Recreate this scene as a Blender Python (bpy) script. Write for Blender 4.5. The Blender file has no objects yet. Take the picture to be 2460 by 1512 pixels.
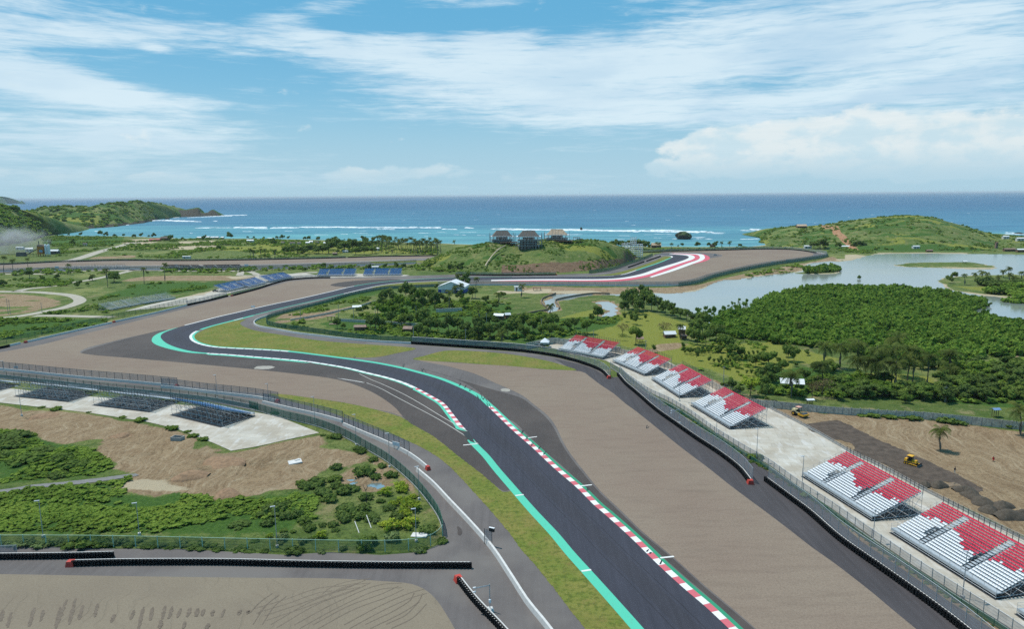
import bpy, bmesh, math, random
import numpy as np
from mathutils import Vector, Matrix
from mathutils.geometry import tessellate_polygon
R=math.radians
SC=bpy.context.scene; COL=SC.collection
# ------------------------------------------------------------ camera, sky, sun
F=1706.; HC=68.; PITCH=9.55; ROLL=0.0076
def ray(x,y):
    u=(x-1230)/F; v=-(y-756)/F; c,s=math.cos(ROLL),math.sin(ROLL)
    u,v=u*c+v*s,-u*s+v*c; p=R(PITCH)
    return (u, math.cos(p)+v*math.sin(p), -math.sin(p)+v*math.cos(p))
def P(x,y,z=0.):                      # photo point (2460 px wide) -> point at height z
    d=ray(x,y); t=(z-HC)/d[2]; return (d[0]*t,d[1]*t,z)
def PY(x,y,Y):                        # photo point -> point at ground distance Y
    d=ray(x,y); t=Y/d[1]; return (d[0]*t,Y,HC+d[2]*t)
def pxm(x,y):                         # photo pixels per metre at that ground point
    d=ray(x,y); return F/((-HC/d[2]))
cd=bpy.data.cameras.new('camera'); cam=bpy.data.objects.new('camera',cd); COL.objects.link(cam)
cd.lens=36*F/2460; cd.sensor_width=36; cd.clip_start=1; cd.clip_end=200000
cam.matrix_world=Matrix.Translation((0,0,HC))@Matrix.Rotation(R(90-PITCH),4,'X')@Matrix.Rotation(-ROLL,4,'Z')
SC.camera=cam
SUN_EL=R(66); SUN_DIR=Vector((-0.84,0.54,0)).normalized()*math.cos(SUN_EL)+Vector((0,0,math.sin(SUN_EL)))
SC.view_settings.view_transform='Standard'; SC.view_settings.look='None'; SC.view_settings.exposure=0.12; SC.view_settings.gamma=1
SKY_STRENGTH=0.11
sd=bpy.data.lights.new('sun','SUN'); sd.energy=4.2; sd.angle=R(0.53); sd.color=(1,.95,.88)
so=bpy.data.objects.new('sun',sd); COL.objects.link(so); so.rotation_euler=SUN_DIR.to_track_quat('Z','Y').to_euler()
SC.cycles.max_bounces=5; SC.cycles.diffuse_bounces=2; SC.cycles.transparent_max_bounces=12; SC.cycles.glossy_bounces=2
SC.cycles.use_adaptive_sampling=True; SC.cycles.use_denoising=False; SC.cycles.volume_bounces=0

class NT:                             # small node-tree builder
    def __init__(s,nt): s.nt=nt; s.n=nt.nodes; s.l=nt.links; s.n.clear()
    def new(s,t,**k):
        o=s.n.new(t)
        for a,b in k.items(): setattr(o,a,b)
        return o
    def put(s,sock,v):
        if v is None: return
        if isinstance(v,bpy.types.NodeSocket): s.l.new(v,sock)
        else:
            if sock.type=='RGBA' and len(v)==3: v=(*v,1)
            sock.default_value=v
    def m(s,op,a,b=None,c=None,clamp=False):
        o=s.new('ShaderNodeMath',operation=op,use_clamp=clamp)
        s.put(o.inputs[0],a); s.put(o.inputs[1],b); s.put(o.inputs[2],c); return o.outputs[0]
    def mr(s,v,a,b,c=0.,d=1.,smooth=True):
        o=s.new('ShaderNodeMapRange',interpolation_type='SMOOTHSTEP' if smooth else 'LINEAR')
        for i,x in enumerate((v,a,b,c,d)): s.put(o.inputs[i],x)
        return o.outputs[0]
    def mix(s,f,a,b,mode='MIX'):
        o=s.new('ShaderNodeMix',data_type='RGBA',blend_type=mode)
        s.put(o.inputs[0],f); s.put(o.inputs[6],a); s.put(o.inputs[7],b); return o.outputs[2]
    def noise(s,vec,scale,detail=4,rough=.55,dist=0.,out=0):
        o=s.new('ShaderNodeTexNoise'); s.put(o.inputs['Vector'],vec); s.put(o.inputs['Scale'],scale)
        s.put(o.inputs['Detail'],detail); s.put(o.inputs['Roughness'],rough); s.put(o.inputs['Distortion'],dist); return o.outputs[out]
    def mapg(s,vec,loc=(0,0,0),rot=(0,0,0),scale=(1,1,1),t='POINT'):
        o=s.new('ShaderNodeMapping',vector_type=t); s.put(o.inputs[0],vec); s.put(o.inputs[1],loc); s.put(o.inputs[2],rot); s.put(o.inputs[3],scale); return o.outputs[0]
    def pos(s): return s.new('ShaderNodeNewGeometry').outputs['Position']
    def xyz(s,v): o=s.new('ShaderNodeSeparateXYZ'); s.put(o.inputs[0],v); return o.outputs
    def comb(s,x,y,z=0.): o=s.new('ShaderNodeCombineXYZ'); s.put(o.inputs[0],x); s.put(o.inputs[1],y); s.put(o.inputs[2],z); return o.outputs[0]
    def bump(s,h,strength,dist,normal=None):
        o=s.new('ShaderNodeBump'); s.put(o.inputs['Strength'],strength); s.put(o.inputs['Distance'],dist); s.put(o.inputs['Height'],h)
        if normal: s.put(o.inputs['Normal'],normal)
        return o.outputs[0]
    def attr(s,name,out='Color'): o=s.new('ShaderNodeAttribute',attribute_name=name); return o.outputs[out]
    def rand(s): return s.new('ShaderNodeObjectInfo').outputs['Random']
def lin(r,g,b,k=1.3):                 # observed sunlit sRGB -> albedo
    f=lambda c: ((c/255+.055)/1.055)**2.4 if c/255>.04045 else c/255/12.92
    return tuple(min(.85,f(c)/k) for c in (r,g,b))
w=bpy.data.worlds.new('World'); SC.world=w; w.use_nodes=True
def build_world():
    N=NT(w.node_tree)
    sky=N.new('ShaderNodeTexSky',sky_type='NISHITA',sun_disc=False,sun_elevation=SUN_EL,sun_rotation=math.atan2(SUN_DIR.x,SUN_DIR.y),altitude=50,air_density=1.0,dust_density=0.6,ozone_density=2.0)
    d=N.new('ShaderNodeTexCoord').outputs['Generated']; X=N.xyz(d)
    az=N.m('ARCTAN2',X[0],X[1]); el=N.m('ARCSINE',X[2]); v=N.comb(az,el,0.)
    def ae(x,y):
        r=ray(x,y); return math.atan2(r[0],r[1]), math.atan2(r[2],math.hypot(r[0],r[1]))
    def blobs(L):
        acc=None
        for (x,y,rx,ry,rot,wt) in L:
            a,e=ae(x,y)
            q=N.mapg(v,(a,e,0),(0,0,rot),(rx/F,ry/F,1),'TEXTURE')
            ln=N.new('ShaderNodeVectorMath',operation='LENGTH'); N.put(ln.inputs[0],q)
            g=N.mr(ln.outputs['Value'],0.25,1.6,wt,0.)
            acc=g if acc is None else N.m('ADD',acc,g)
        return acc
    warp=N.noise(N.mapg(v,scale=(5,14,1)),1,3,.6,out=1)
    wv=N.new('ShaderNodeVectorMath',operation='MULTIPLY_ADD'); N.put(wv.inputs[0],warp); N.put(wv.inputs[1],(.05,.018,0)); N.put(wv.inputs[2],v)
    wv=wv.outputs[0]
    n1=N.noise(N.mapg(wv,(3.1,.4,0),(0,0,.02),(4.2,40,1)),1,10,.62)
    n1b=N.noise(N.mapg(wv,(1.7,2.4,0),(0,0,-.03),(15,150,1)),1,7,.68)
    n1=N.m('ADD',N.m('MULTIPLY',n1,.46),N.m('MULTIPLY',n1b,.54))
    cir=blobs([(110,42,330,50,-.05,.75),(190,88,110,20,0,.45),(680,58,95,26,-.2,.62),(790,14,110,20,.2,.62),(1130,3,120,16,0,.7),(372,114,30,9,-.1,.5),
      (860,100,350,28,0,.72),(760,140,250,24,0,.5),(1080,135,220,38,0,.5),(1200,75,90,30,.0,.45),(40,155,170,50,-.3,.75),(210,215,240,30,-.15,.6),
      (180,260,330,70,0,.5),(400,325,200,30,0,.62),(90,330,200,40,0,.35),(250,390,560,50,0,.5),(900,440,900,30,0,.35),(1250,170,420,60,0,.45),(1150,215,300,38,0,.4),
      (1560,190,540,100,.04,.55),(1300,262,300,26,0,.55),(1600,285,330,16,0,.42),(900,280,120,8,0,.35),(600,219,55,7,-.05,.42),(470,245,90,9,0,.42),(630,262,45,7,0,.4),
      (2000,130,540,170,.05,.62),(2300,60,300,90,.05,.4),(2200,240,380,60,.05,.4),(1700,60,500,60,.05,.3),(1060,120,60,20,0,-.3),(1900,200,170,24,.03,-.42),(1480,60,190,40,.1,-.15),(1150,55,260,26,.0,-.35),(700,360,300,60,0,-.1)])
    den1=N.mr(N.m('ADD',cir,N.m('MULTIPLY',N.m('SUBTRACT',n1,.5),3.9)),.12,1.35)
    n2=N.noise(N.mapg(wv,(2.3,5.4,0),(0,0,0),(15,30,1)),1,10,.6)
    n2v=N.new('ShaderNodeTexVoronoi'); n2v.feature='SMOOTH_F1'; N.put(n2v.inputs['Vector'],N.mapg(wv,scale=(34,62,1))); N.put(n2v.inputs['Scale'],1.)
    n2=N.m('ADD',n2,N.m('MULTIPLY',N.m('SUBTRACT',.4,n2v.outputs[0]),.28))
    cum=blobs([(1720,360,110,42,0,.85),(1850,325,230,30,.04,.75),(2020,330,230,62,.05,.8),(2160,350,160,62,0,.75),(2330,350,120,50,0,.62),(2440,300,60,45,.5,.8),(2250,318,60,24,0,.5),
      (1650,405,120,22,0,.5),(1900,405,330,30,0,.5),(2250,410,300,30,0,.55),(345,338,70,22,0,.36),(250,350,120,14,0,.3),(950,416,130,20,0,.8),(1085,408,60,26,0,.75),(820,428,140,14,0,.65),(150,425,190,16,0,.62),(400,432,120,12,0,.55),(1350,425,160,14,0,.5)])
    den2=N.mr(N.m('ADD',cum,N.m('MULTIPLY',N.m('SUBTRACT',n2,.5),2.5)),.40,.86)
    # elsewhere in the sky (never in the photo's frame): loose broken cloud
    k=1/SKY_STRENGTH
    skc=N.mix(.88,sky.outputs[0],N.mix(N.mr(el,0.02,.25),tuple(c*k for c in (.25,.53,.70)),tuple(c*k for c in (.11,.40,.64))))
    hz=N.mr(el,-.01,.15,.97,0.)
    skc=N.mix(hz,skc,tuple(c*k for c in (.40,.59,.70)))
    white=N.mix(N.mr(el,.0,.10),tuple(c*k for c in (.50,.67,.76)),tuple(c*k for c in (.72,.84,.90)))
    shade=N.mr(N.noise(N.mapg(wv,(0,9,0),(0,0,0),(6,30,1)),1,5,.55),.40,.66)
    white=N.mix(N.m('MULTIPLY',shade,N.mr(az,-.1,.35,.3,.62)),white,tuple(c*k for c in (.42,.60,.76)))
    skc=N.mix(N.m('MULTIPLY',den1,.80),skc,white)
    sh2=N.mr(N.noise(N.mapg(wv,(0,.012,4),(0,0,0),(18,34,1)),1,6,.55),.42,.62)
    cumc=N.mix(sh2,tuple(c*k for c in (.80,.84,.83)),tuple(c*k for c in (.60,.74,.80)))
    cumc=N.mix(N.mr(el,.01,.06),tuple(c*k for c in (.50,.66,.75)),cumc)
    skc=N.mix(N.m('MULTIPLY',den2,N.mr(el,.008,.06,.32,.74)),skc,cumc)
    bg=N.new('ShaderNodeBackground'); N.put(bg.inputs[0],skc); bg.inputs[1].default_value=SKY_STRENGTH
    o=N.new('ShaderNodeOutputWorld'); N.l.new(bg.outputs[0],o.inputs[0])
build_world()

# ------------------------------------------------------------ materials
MAT={}
def mat(name,fn):
    if name in MAT: return MAT[name]
    m=bpy.data.materials.new(name); m.use_nodes=True; N=NT(m.node_tree)
    o=N.new('ShaderNodeOutputMaterial'); r=fn(N)
    N.l.new(r,o.inputs[0]); MAT[name]=m; return m
def pbr(N,col,rough=.8,normal=None,spec=.3,metal=0.):
    b=N.new('ShaderNodeBsdfPrincipled'); N.put(b.inputs['Base Color'],col); N.put(b.inputs['Roughness'],rough)
    N.put(b.inputs['Specular IOR Level'],spec); N.put(b.inputs['Metallic'],metal)
    if normal: N.put(b.inputs['Normal'],normal)
    return b.outputs[0]
def plain(name,c,rough=.7,var=.12,scale=1.5,spec=.3,metal=0.):
    def f(N):
        p=N.pos(); n=N.noise(p,scale,5,.65)
        return pbr(N,N.mix(N.mr(n,.3,.7),tuple(x*(1-var) for x in c),tuple(min(.9,x*(1+var)) for x in c)),rough,None,spec,metal)
    return mat(name,f)
def asphalt(name,c,streak=0.,patch=.25,grain=.25,tint=None):
    def f(N):
        p=N.pos(); big=N.noise(p,.045,5,.6); mid=N.noise(p,.5,4,.6); fine=N.noise(p,4.,3,.7)
        st=N.noise(N.mapg(p,(0,0,0),(0,0,R(20)),(1.1,.05,1)),1.,4,.6)
        v=N.m('ADD',N.m('MULTIPLY',N.m('SUBTRACT',big,.5),patch*2),N.m('MULTIPLY',N.m('SUBTRACT',mid,.5),patch))
        v=N.m('ADD',v,N.m('MULTIPLY',N.m('SUBTRACT',fine,.5),grain*2)); v=N.m('ADD',v,N.m('MULTIPLY',N.m('SUBTRACT',st,.5),streak*2))
        v=N.m('ADD',v,1.); sc=N.new('ShaderNodeVectorMath',operation='SCALE'); N.put(sc.inputs[0],c); N.put(sc.inputs[3],v)
        col=sc.outputs[0]
        if tint: col=N.mix(N.mr(N.noise(p,.03,4,.6),.45,.62),col,tint)
        return pbr(N,col,.85,N.bump(fine,.25,.02),.25)
    return mat(name,f)
M_track=asphalt('track_asphalt',lin(62,63,73),.34,.14,.26)
M_apron=asphalt('apron_asphalt',lin(104,98,96),.24,.25,.26,lin(118,112,108))
M_service=asphalt('service_asphalt',lin(98,94,93),.22,.25,.28,lin(112,108,105))
M_dark=asphalt('fresh_dark_asphalt',lin(78,71,68),.22,.28,.25,lin(88,80,76)); M_droad=asphalt('dark_road_asphalt',lin(76,72,74),.4,.22,.22)
def gravel_fn(N):
    p=N.pos(); big=N.noise(p,.02,5,.6); mid=N.noise(N.mapg(p,(0,0,0),(0,0,R(-25)),(.10,.5,1)),1.,5,.65); fine=N.noise(p,2.6,5,.85); peb=N.noise(p,9,2,.7)
    c=N.mix(N.mr(big,.3,.7),lin(142,124,110),lin(150,135,119)); c=N.mix(N.mr(mid,.46,.66,0,.32),c,lin(122,106,94)); c=N.mix(N.mr(N.noise(N.mapg(p,(0,0,0),(0,0,R(15)),(.035,.16,1)),1,7,.7,.8),.54,.68,0,.16),c,lin(110,96,86))
    c=N.mix(N.mr(fine,.40,.68,0,.6),c,lin(112,98,86)); c=N.mix(N.mr(peb,.6,.78,0,.45),c,lin(190,178,162))
    return pbr(N,c,.95,N.bump(fine,.5,.06),.15)
M_gravel=mat('gravel',gravel_fn)
def rake_fn(N):                        # gravel with curved wheel tracks and rake marks
    p=N.pos(); wp=N.noise(p,.05,3,.5,out=1)
    a=N.new('ShaderNodeVectorMath',operation='MULTIPLY_ADD'); N.put(a.inputs[0],wp); N.put(a.inputs[1],(26,26,0)); N.put(a.inputs[2],p)
    wv=N.new('ShaderNodeTexWave',wave_type='BANDS',bands_direction='DIAGONAL'); N.put(wv.inputs['Vector'],N.mapg(a.outputs[0],(0,0,0),(0,0,R(20)),(.5,.5,.1))); N.put(wv.inputs['Scale'],.35); N.put(wv.inputs['Distortion'],3.)
    N.put(wv.inputs['Detail'],3.)
    msk=N.mr(N.noise(p,.06,3,.5),.45,.62); line=N.m('MULTIPLY',N.mr(wv.outputs[1],.82,.98),msk)
    fine=N.noise(p,2.6,5,.85); big=N.noise(p,.05,5,.6); peb=N.noise(p,9,2,.7)
    c=N.mix(N.mr(big,.3,.7),lin(136,124,108),lin(145,133,115)); c=N.mix(N.mr(fine,.42,.7,0,.5),c,lin(112,100,86)); c=N.mix(N.mr(peb,.6,.78,0,.4),c,lin(185,174,156))
    c=N.mix(N.m('MULTIPLY',line,.10),c,lin(104,92,78))
    return pbr(N,c,.95,N.bump(N.m('SUBTRACT',fine,N.m('MULTIPLY',line,1.2)),.6,.08),.15)
M_gravel2=mat('raked_gravel',rake_fn)
def grass_fn(N):
    p=N.pos(); a=N.noise(p,.09,5,.65); b=N.noise(p,.9,5,.75); f=N.noise(p,5,3,.8)
    c=N.mix(N.mr(a,.35,.65),lin(112,126,54),lin(140,134,72)); c=N.mix(N.mr(b,.45,.62,0,.85),c,lin(84,98,42)); c=N.mix(N.mr(N.noise(p,.055,6,.75),.50,.64,0,.45),c,lin(132,120,70))
    c=N.mix(N.mr(N.noise(p,.35,4,.6),.62,.74,0,.85),c,lin(74,104,38)); c=N.mix(N.mr(f,.45,.75,0,.6),c,lin(80,88,34)); c=N.mix(N.mr(N.noise(p,.25,5,.7),.55,.68,0,.6),c,lin(136,116,72))
    return pbr(N,c,.9,N.bump(f,.6,.08),.1)
M_grass=mat('verge_grass',grass_fn)
def conc_fn(N):
    p=N.pos(); a=N.noise(p,.12,6,.65); b=N.noise(N.mapg(p,(0,0,0),(0,0,R(12)),(.6,.15,1)),1.,5,.6); f=N.noise(p,3,4,.7)
    br=N.new('ShaderNodeTexBrick'); N.put(br.inputs['Vector'],N.mapg(p,(0,0,0),(0,0,R(12)),(1,1,1))); N.put(br.inputs['Scale'],.09); N.put(br.inputs['Mortar Size'],.006); N.put(br.inputs['Color1'],(.44,.44,.44,1)); N.put(br.inputs['Color2'],(.56,.56,.56,1)); N.put(br.inputs['Mortar'],(.3,.3,.3,1))
    c=N.mix(N.mr(a,.35,.65),lin(196,190,178),lin(178,168,152)); c=N.mix(N.mr(b,.5,.7,0,.7),c,lin(212,210,205)); c=N.mix(N.mr(f,.5,.8,0,.25),c,lin(140,132,120))
    c=N.mix(.55,c,br.outputs[0],'OVERLAY')
    return pbr(N,c,.85,None,.2)
M_conc=mat('concrete_slab',conc_fn)
M_road=plain('pale_road',lin(176,168,152),.9,.12,.3)
M_path=plain('grey_path',lin(128,126,124),.9,.12,1.)
def paint(name,c,wear=.5):
    def f(N):
        p=N.pos(); n=N.noise(p,1.3,6,.75); s=N.noise(N.mapg(p,(0,0,0),(0,0,R(20)),(3,.25,1)),1,4,.7)
        return pbr(N,N.mix(N.m('MULTIPLY',N.mr(n,.5,.8),wear),N.mix(N.mr(s,.55,.8,0,wear*.5),c,lin(60,62,66)),lin(120,116,110)),.6,None,.3)
    return mat(name,f)
M_green=paint('green_paint',lin(86,200,168),.4); M_green2=paint('dark_green_paint',lin(48,150,112),.35)
M_white=paint('white_paint',lin(232,230,226,1.25),.45); M_wthin=paint('thin_white_paint',lin(196,190,182),.6); M_red=paint('red_paint',lin(216,92,106),.35)
M_rubber=paint('rubber_mark',lin(46,50,50),.2)
def kerb_fn(N):
    u=N.new('ShaderNodeUVMap',uv_map='UVMap').outputs[0]; x=N.xyz(u)[0]
    t=N.m('GREATER_THAN',N.m('FRACT',N.m('MULTIPLY',x,1/4.6)),.5); p=N.pos()
    c=N.mix(t,lin(236,234,230,1.25),lin(214,106,116)); n=N.noise(p,1.6,5,.75)
    return pbr(N,N.mix(N.mr(n,.52,.8,0,.6),c,lin(110,100,98)),.6)
M_kerb=mat('red_white_kerb',kerb_fn)
def kerbw_fn(N):
    u=N.new('ShaderNodeUVMap',uv_map='UVMap').outputs[0]; x=N.xyz(u)[0]
    t=N.m('GREATER_THAN',N.m('FRACT',N.m('MULTIPLY',x,1/4.6)),.86); p=N.pos()
    c=N.mix(t,lin(236,236,232,1.25),lin(150,150,146)); n=N.noise(p,1.6,5,.75)
    return pbr(N,N.mix(N.mr(n,.55,.8,0,.5),c,lin(120,116,112)),.6)
M_kerbw=mat('white_kerb',kerbw_fn)
def nat_fn(N,S1=(150,126,98),S2=(168,146,116),S3=(108,88,66),S4=(188,170,142)):   # masks say where soil, sand, scrub and dry grass are
    p=N.pos(); at=N.new('ShaderNodeAttribute',attribute_name='mask'); cs=N.new('ShaderNodeSeparateColor'); N.l.new(at.outputs['Color'],cs.inputs[0])
    n1=N.noise(p,.035,5,.6); n2=N.noise(p,.22,5,.65); n3=N.noise(p,1.2,5,.7); n4=N.noise(p,5,3,.7)
    jit=N.m('ADD',N.m('MULTIPLY',N.m('SUBTRACT',n2,.5),.55),N.m('MULTIPLY',N.m('SUBTRACT',n3,.5),.35))
    def th(s,w=.07): return N.mr(N.m('ADD',s,jit),.5-w,.5+w)
    g=N.mix(N.mr(n1,.38,.62),lin(104,122,62),lin(128,136,78)); g=N.mix(N.mr(n2,.45,.60,0,.75),g,lin(78,100,48)); g=N.mix(N.mr(n3,.48,.62,0,.8),g,lin(62,80,40)); g=N.mix(N.mr(N.noise(p,.011,6,.7),.47,.60,0,.65),g,lin(70,94,42)); g=N.mix(N.mr(N.noise(N.mapg(p,(50,9,0)),.016,6,.72),.54,.64,0,.6),g,lin(146,148,92))
    g=N.mix(N.mr(n4,.5,.72,0,.5),g,lin(128,132,72))
    g=N.mix(N.mr(N.noise(p,.09,6,.7),.54,.66,0,.7),g,lin(156,142,104))
    g=N.mix(th(at.outputs['Alpha']),g,N.mix(N.mr(n3,.4,.7),lin(140,142,66),lin(112,122,52)))
    g=N.mix(th(cs.outputs[2]),g,N.mix(N.mr(n3,.38,.66),lin(62,92,38),lin(84,114,50)))
    so=N.mix(N.mr(n2,.3,.7),lin(*S1),lin(*S2)); so=N.mix(N.mr(n3,.45,.7,0,.7),so,lin(*S3))
    wv_=N.new('ShaderNodeVectorMath',operation='MULTIPLY_ADD'); N.put(wv_.inputs[0],N.noise(p,.025,3,.5,out=1)); N.put(wv_.inputs[1],(40,40,0)); N.put(wv_.inputs[2],p)
    st=N.noise(N.mapg(wv_.outputs[0],(0,0,0),(0,0,R(-38)),(.9,.05,1)),1,5,.7,.4); so=N.mix(N.mr(st,.50,.68,0,.6),so,lin(*S4)); so=N.mix(N.mr(st,.46,.34,0,.45),so,lin(*S3)); so=N.mix(N.mr(n1,.55,.7,0,.35),so,lin(*S3)); so=N.mix(N.mr(n4,.5,.75,0,.3),so,lin(*S3))
    g=N.mix(th(cs.outputs[0]),g,so)
    g=N.mix(N.m('MULTIPLY',th(cs.outputs[1]),N.mr(n3,.3,.5,.45,1.)),g,N.mix(n3,lin(206,192,164),lin(172,154,126)))
    h=N.m('ADD',N.m('MULTIPLY',n3,1.),N.m('MULTIPLY',n4,.35))
    return pbr(N,g,.95,N.bump(h,.9,.6),.1)
M_nat=mat('natural_ground',nat_fn); M_hillg=mat('hill_ground',lambda N:nat_fn(N,(116,94,76),(138,112,88),(74,60,48),(160,140,120)))
def leaf(name,c1,c2,c3=None):
    def f(N):
        p=N.pos(); n=N.noise(p,.45,4,.6); f_=N.noise(p,3,2,.6); r=N.rand()
        c=N.mix(N.mr(n,.32,.68),c1,c2); c=N.mix(N.mr(N.noise(p,.07,4,.6),.5,.64,0,.6),c,tuple(x*y for x,y in zip(c2,(1.08,1.0,1.0)))); c=N.mix(N.mr(N.noise(N.mapg(p,(31,7,0)),.05,4,.6),.5,.62,0,.5),c,tuple(x*.55 for x in c1)); c=N.mix(N.m('MULTIPLY',r,.5),c,c3 or tuple(x*.6 for x in c1)); c=N.mix(N.mr(f_,.5,.75,0,.3),c,tuple(x*.6 for x in c1))
        d=N.new('ShaderNodeBsdfDiffuse'); N.put(d.inputs[0],c); t=N.new('ShaderNodeBsdfTranslucent'); N.put(t.inputs[0],c)
        mx=N.new('ShaderNodeMixShader'); mx.inputs[0].default_value=.36; N.l.new(d.outputs[0],mx.inputs[1]); N.l.new(t.outputs[0],mx.inputs[2]); return mx.outputs[0]
    return mat(name,f)
L_dark=leaf('dark_foliage',lin(92,116,58),lin(124,146,72),lin(104,122,74)); L_mid=leaf('mid_foliage',lin(102,130,58),lin(138,160,76),lin(96,112,64))
L_bright=leaf('bright_foliage',lin(112,146,58),lin(146,170,76)); L_yellow=leaf('yellow_foliage',lin(158,182,66),lin(186,200,78),lin(140,160,62))
L_mang=leaf('mangrove_foliage',lin(100,136,54),lin(140,168,72),lin(106,130,60)); L_palm=leaf('palm_foliage',lin(76,96,48),lin(138,150,78),lin(84,98,52))
L_scrub=leaf('scrub_foliage',lin(116,148,60),lin(160,186,82),lin(120,138,66)); L_dry=leaf('dry_foliage',lin(120,112,78),lin(150,134,98)); L_cactus=leaf('pale_foliage',lin(150,168,110),lin(110,135,80))
M_bark=plain('bark',lin(118,104,88),.9,.25,3); M_palmbark=plain('palm_bark',lin(128,118,104),.9,.2,3)
M_cwall=plain('concrete_wall',lin(214,212,208),.8,.10,1.2); M_cgrey=plain('grey_concrete',lin(164,164,160),.9,.15,1.)
M_tyre=plain('tyre_rubber',(.006,.006,.007),.8,.3,3,.15); M_redblock=plain('red_plastic',lin(196,70,58),.5); M_steel=plain('galvanised_steel',lin(184,190,194),.45,.12,3,.5,.4)
M_dsteel=plain('dark_steel',lin(86,90,94),.5,.15,3); M_whitem=plain('white_metal',lin(232,234,236,1.2),.5,.05); M_lgrey=plain('grey_deck',lin(176,184,190),.6,.08,2)
M_seatr=plain('red_seat',lin(224,76,98),.45,.08,4); M_seatw=plain('white_seat',lin(240,242,244,1.2),.45,.04,4); M_seatb=plain('blue_seat',lin(92,144,198),.45,.15,2)
M_tarp=plain('dark_tarpaulin',lin(46,50,54),.7,.3,.8); M_blue=plain('blue_wall',lin(34,74,160),.6); M_yel=plain('yellow_machine_paint',lin(232,176,48),.5,.08,2); M_black=plain('black_parts',(.015,.015,.016),.6)
M_glass=plain('dark_glass',(.02,.025,.03),.15,.1,2,.5); M_thatch=plain('thatch',lin(118,108,100),.95,.25,.8); M_thatch2=plain('new_thatch',lin(206,178,150),.95,.2,.6); M_wood=plain('brown_timber',lin(120,92,70),.8,.2,1.5)
M_rust=plain('rusty_roof',lin(150,124,110),.7,.3,.7); M_orange=plain('orange_steel',lin(196,124,48),.6,.2,.3); M_redroof=plain('faded_red_roof',lin(190,120,112),.8,.15,.3); M_rock=plain('wet_rock',lin(58,56,44),.9,.4,.15)
M_graypile=plain('crushed_stone',lin(86,78,68),.95,.2,1.8); M_skin=plain('skin',lin(140,96,72),.6); M_clothb=plain('dark_cloth',lin(40,44,58),.9); M_clothr=plain('red_cloth',lin(200,40,44),.9); M_clothw=plain('pale_cloth',lin(200,196,190),.9)
def foam_fn(N):
    p=N.pos(); n=N.noise(N.mapg(p,(0,0,0),(0,0,0),(.05,.16,1)),1,6,.75); d=pbr(N,(.80,.85,.87),.9); t=N.new('ShaderNodeBsdfTransparent'); mx=N.new('ShaderNodeMixShader'); N.l.new(N.mr(n,.40,.56,0.,.95),mx.inputs[0]); N.l.new(t.outputs[0],mx.inputs[1]); N.l.new(d,mx.inputs[2]); return mx.outputs[0]
M_foam=mat('sea_foam',foam_fn)
def meshy(name,c,a,sc=0.):
    def f(N):
        p=N.pos(); d=pbr(N,c,.6); t=N.new('ShaderNodeBsdfTransparent'); mx=N.new('ShaderNodeMixShader')
        z=N.xyz(p)[2]; b=N.m('GREATER_THAN',N.m('FRACT',N.m('MULTIPLY',z,1.8)),.82); n=N.noise(p,.5,3,.6)
        fac=N.m('ADD',N.m('MULTIPLY',b,.25),N.mr(n,.3,.7,a-.08,a+.08),clamp=True)
        N.l.new(fac,mx.inputs[0]); N.l.new(t.outputs[0],mx.inputs[1]); N.l.new(d,mx.inputs[2]); return mx.outputs[0]
    return mat(name,f)
M_mesh=meshy('chain_link_mesh',lin(150,154,160),.46); M_gmesh=meshy('green_mesh',lin(52,104,84),.34); M_gmeshd=meshy('dense_green_mesh',lin(48,108,92),.72)
M_gpost=plain('green_post',lin(70,116,98),.5); M_prail=plain('pale_green_rail',lin(170,206,184),.5)
def sea_fn(N):
    p=N.pos(); X=N.xyz(p); d=N.m('ADD',X[1],N.m('MULTIPLY',X[0],.3))
    wob=N.noise(p,.0035,5,.6); d=N.m('ADD',d,N.m('MULTIPLY',N.m('SUBTRACT',wob,.5),420))
    c=N.mix(N.mr(d,1000,1380),lin(116,180,182),lin(104,166,176)); c=N.mix(N.mr(d,1350,1750),c,lin(88,140,164)); c=N.mix(N.mr(d,1900,4500),c,lin(78,120,150)); c=N.mix(N.mr(d,7000,30000),c,lin(90,126,150))
    pl=N.mapg(p,(0,0,0),(0,0,R(8)),(.006,.045,1)); sw=N.noise(pl,1,6,.68); sw2=N.noise(N.mapg(p,(0,0,0),(0,0,R(8)),(.0016,.009,1)),1,5,.6)
    c=N.mix(N.mr(sw,.35,.62,.5,0),c,lin(50,94,124)); c=N.mix(N.mr(sw2,.4,.62,.3,0.),c,lin(58,106,142)); c=N.mix(N.mr(sw,.66,.8,0,.5),c,lin(150,195,210))
    df=N.new('ShaderNodeBsdfDiffuse'); N.put(df.inputs[0],c); gl=N.new('ShaderNodeBsdfGlossy'); N.put(gl.inputs[0],(.8,.8,.8)); N.put(gl.inputs[1],.25)
    b=N.bump(N.noise(N.mapg(p,(0,0,0),(0,0,0),(.05,.12,1)),1,6,.7),.9,1.2); N.put(gl.inputs['Normal'],b); N.put(df.inputs['Normal'],b)
    mx=N.new('ShaderNodeMixShader'); mx.inputs[0].default_value=.10; N.l.new(df.outputs[0],mx.inputs[1]); N.l.new(gl.outputs[0],mx.inputs[2]); return mx.outputs[0]
M_sea=mat('sea_water',sea_fn)
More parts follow.
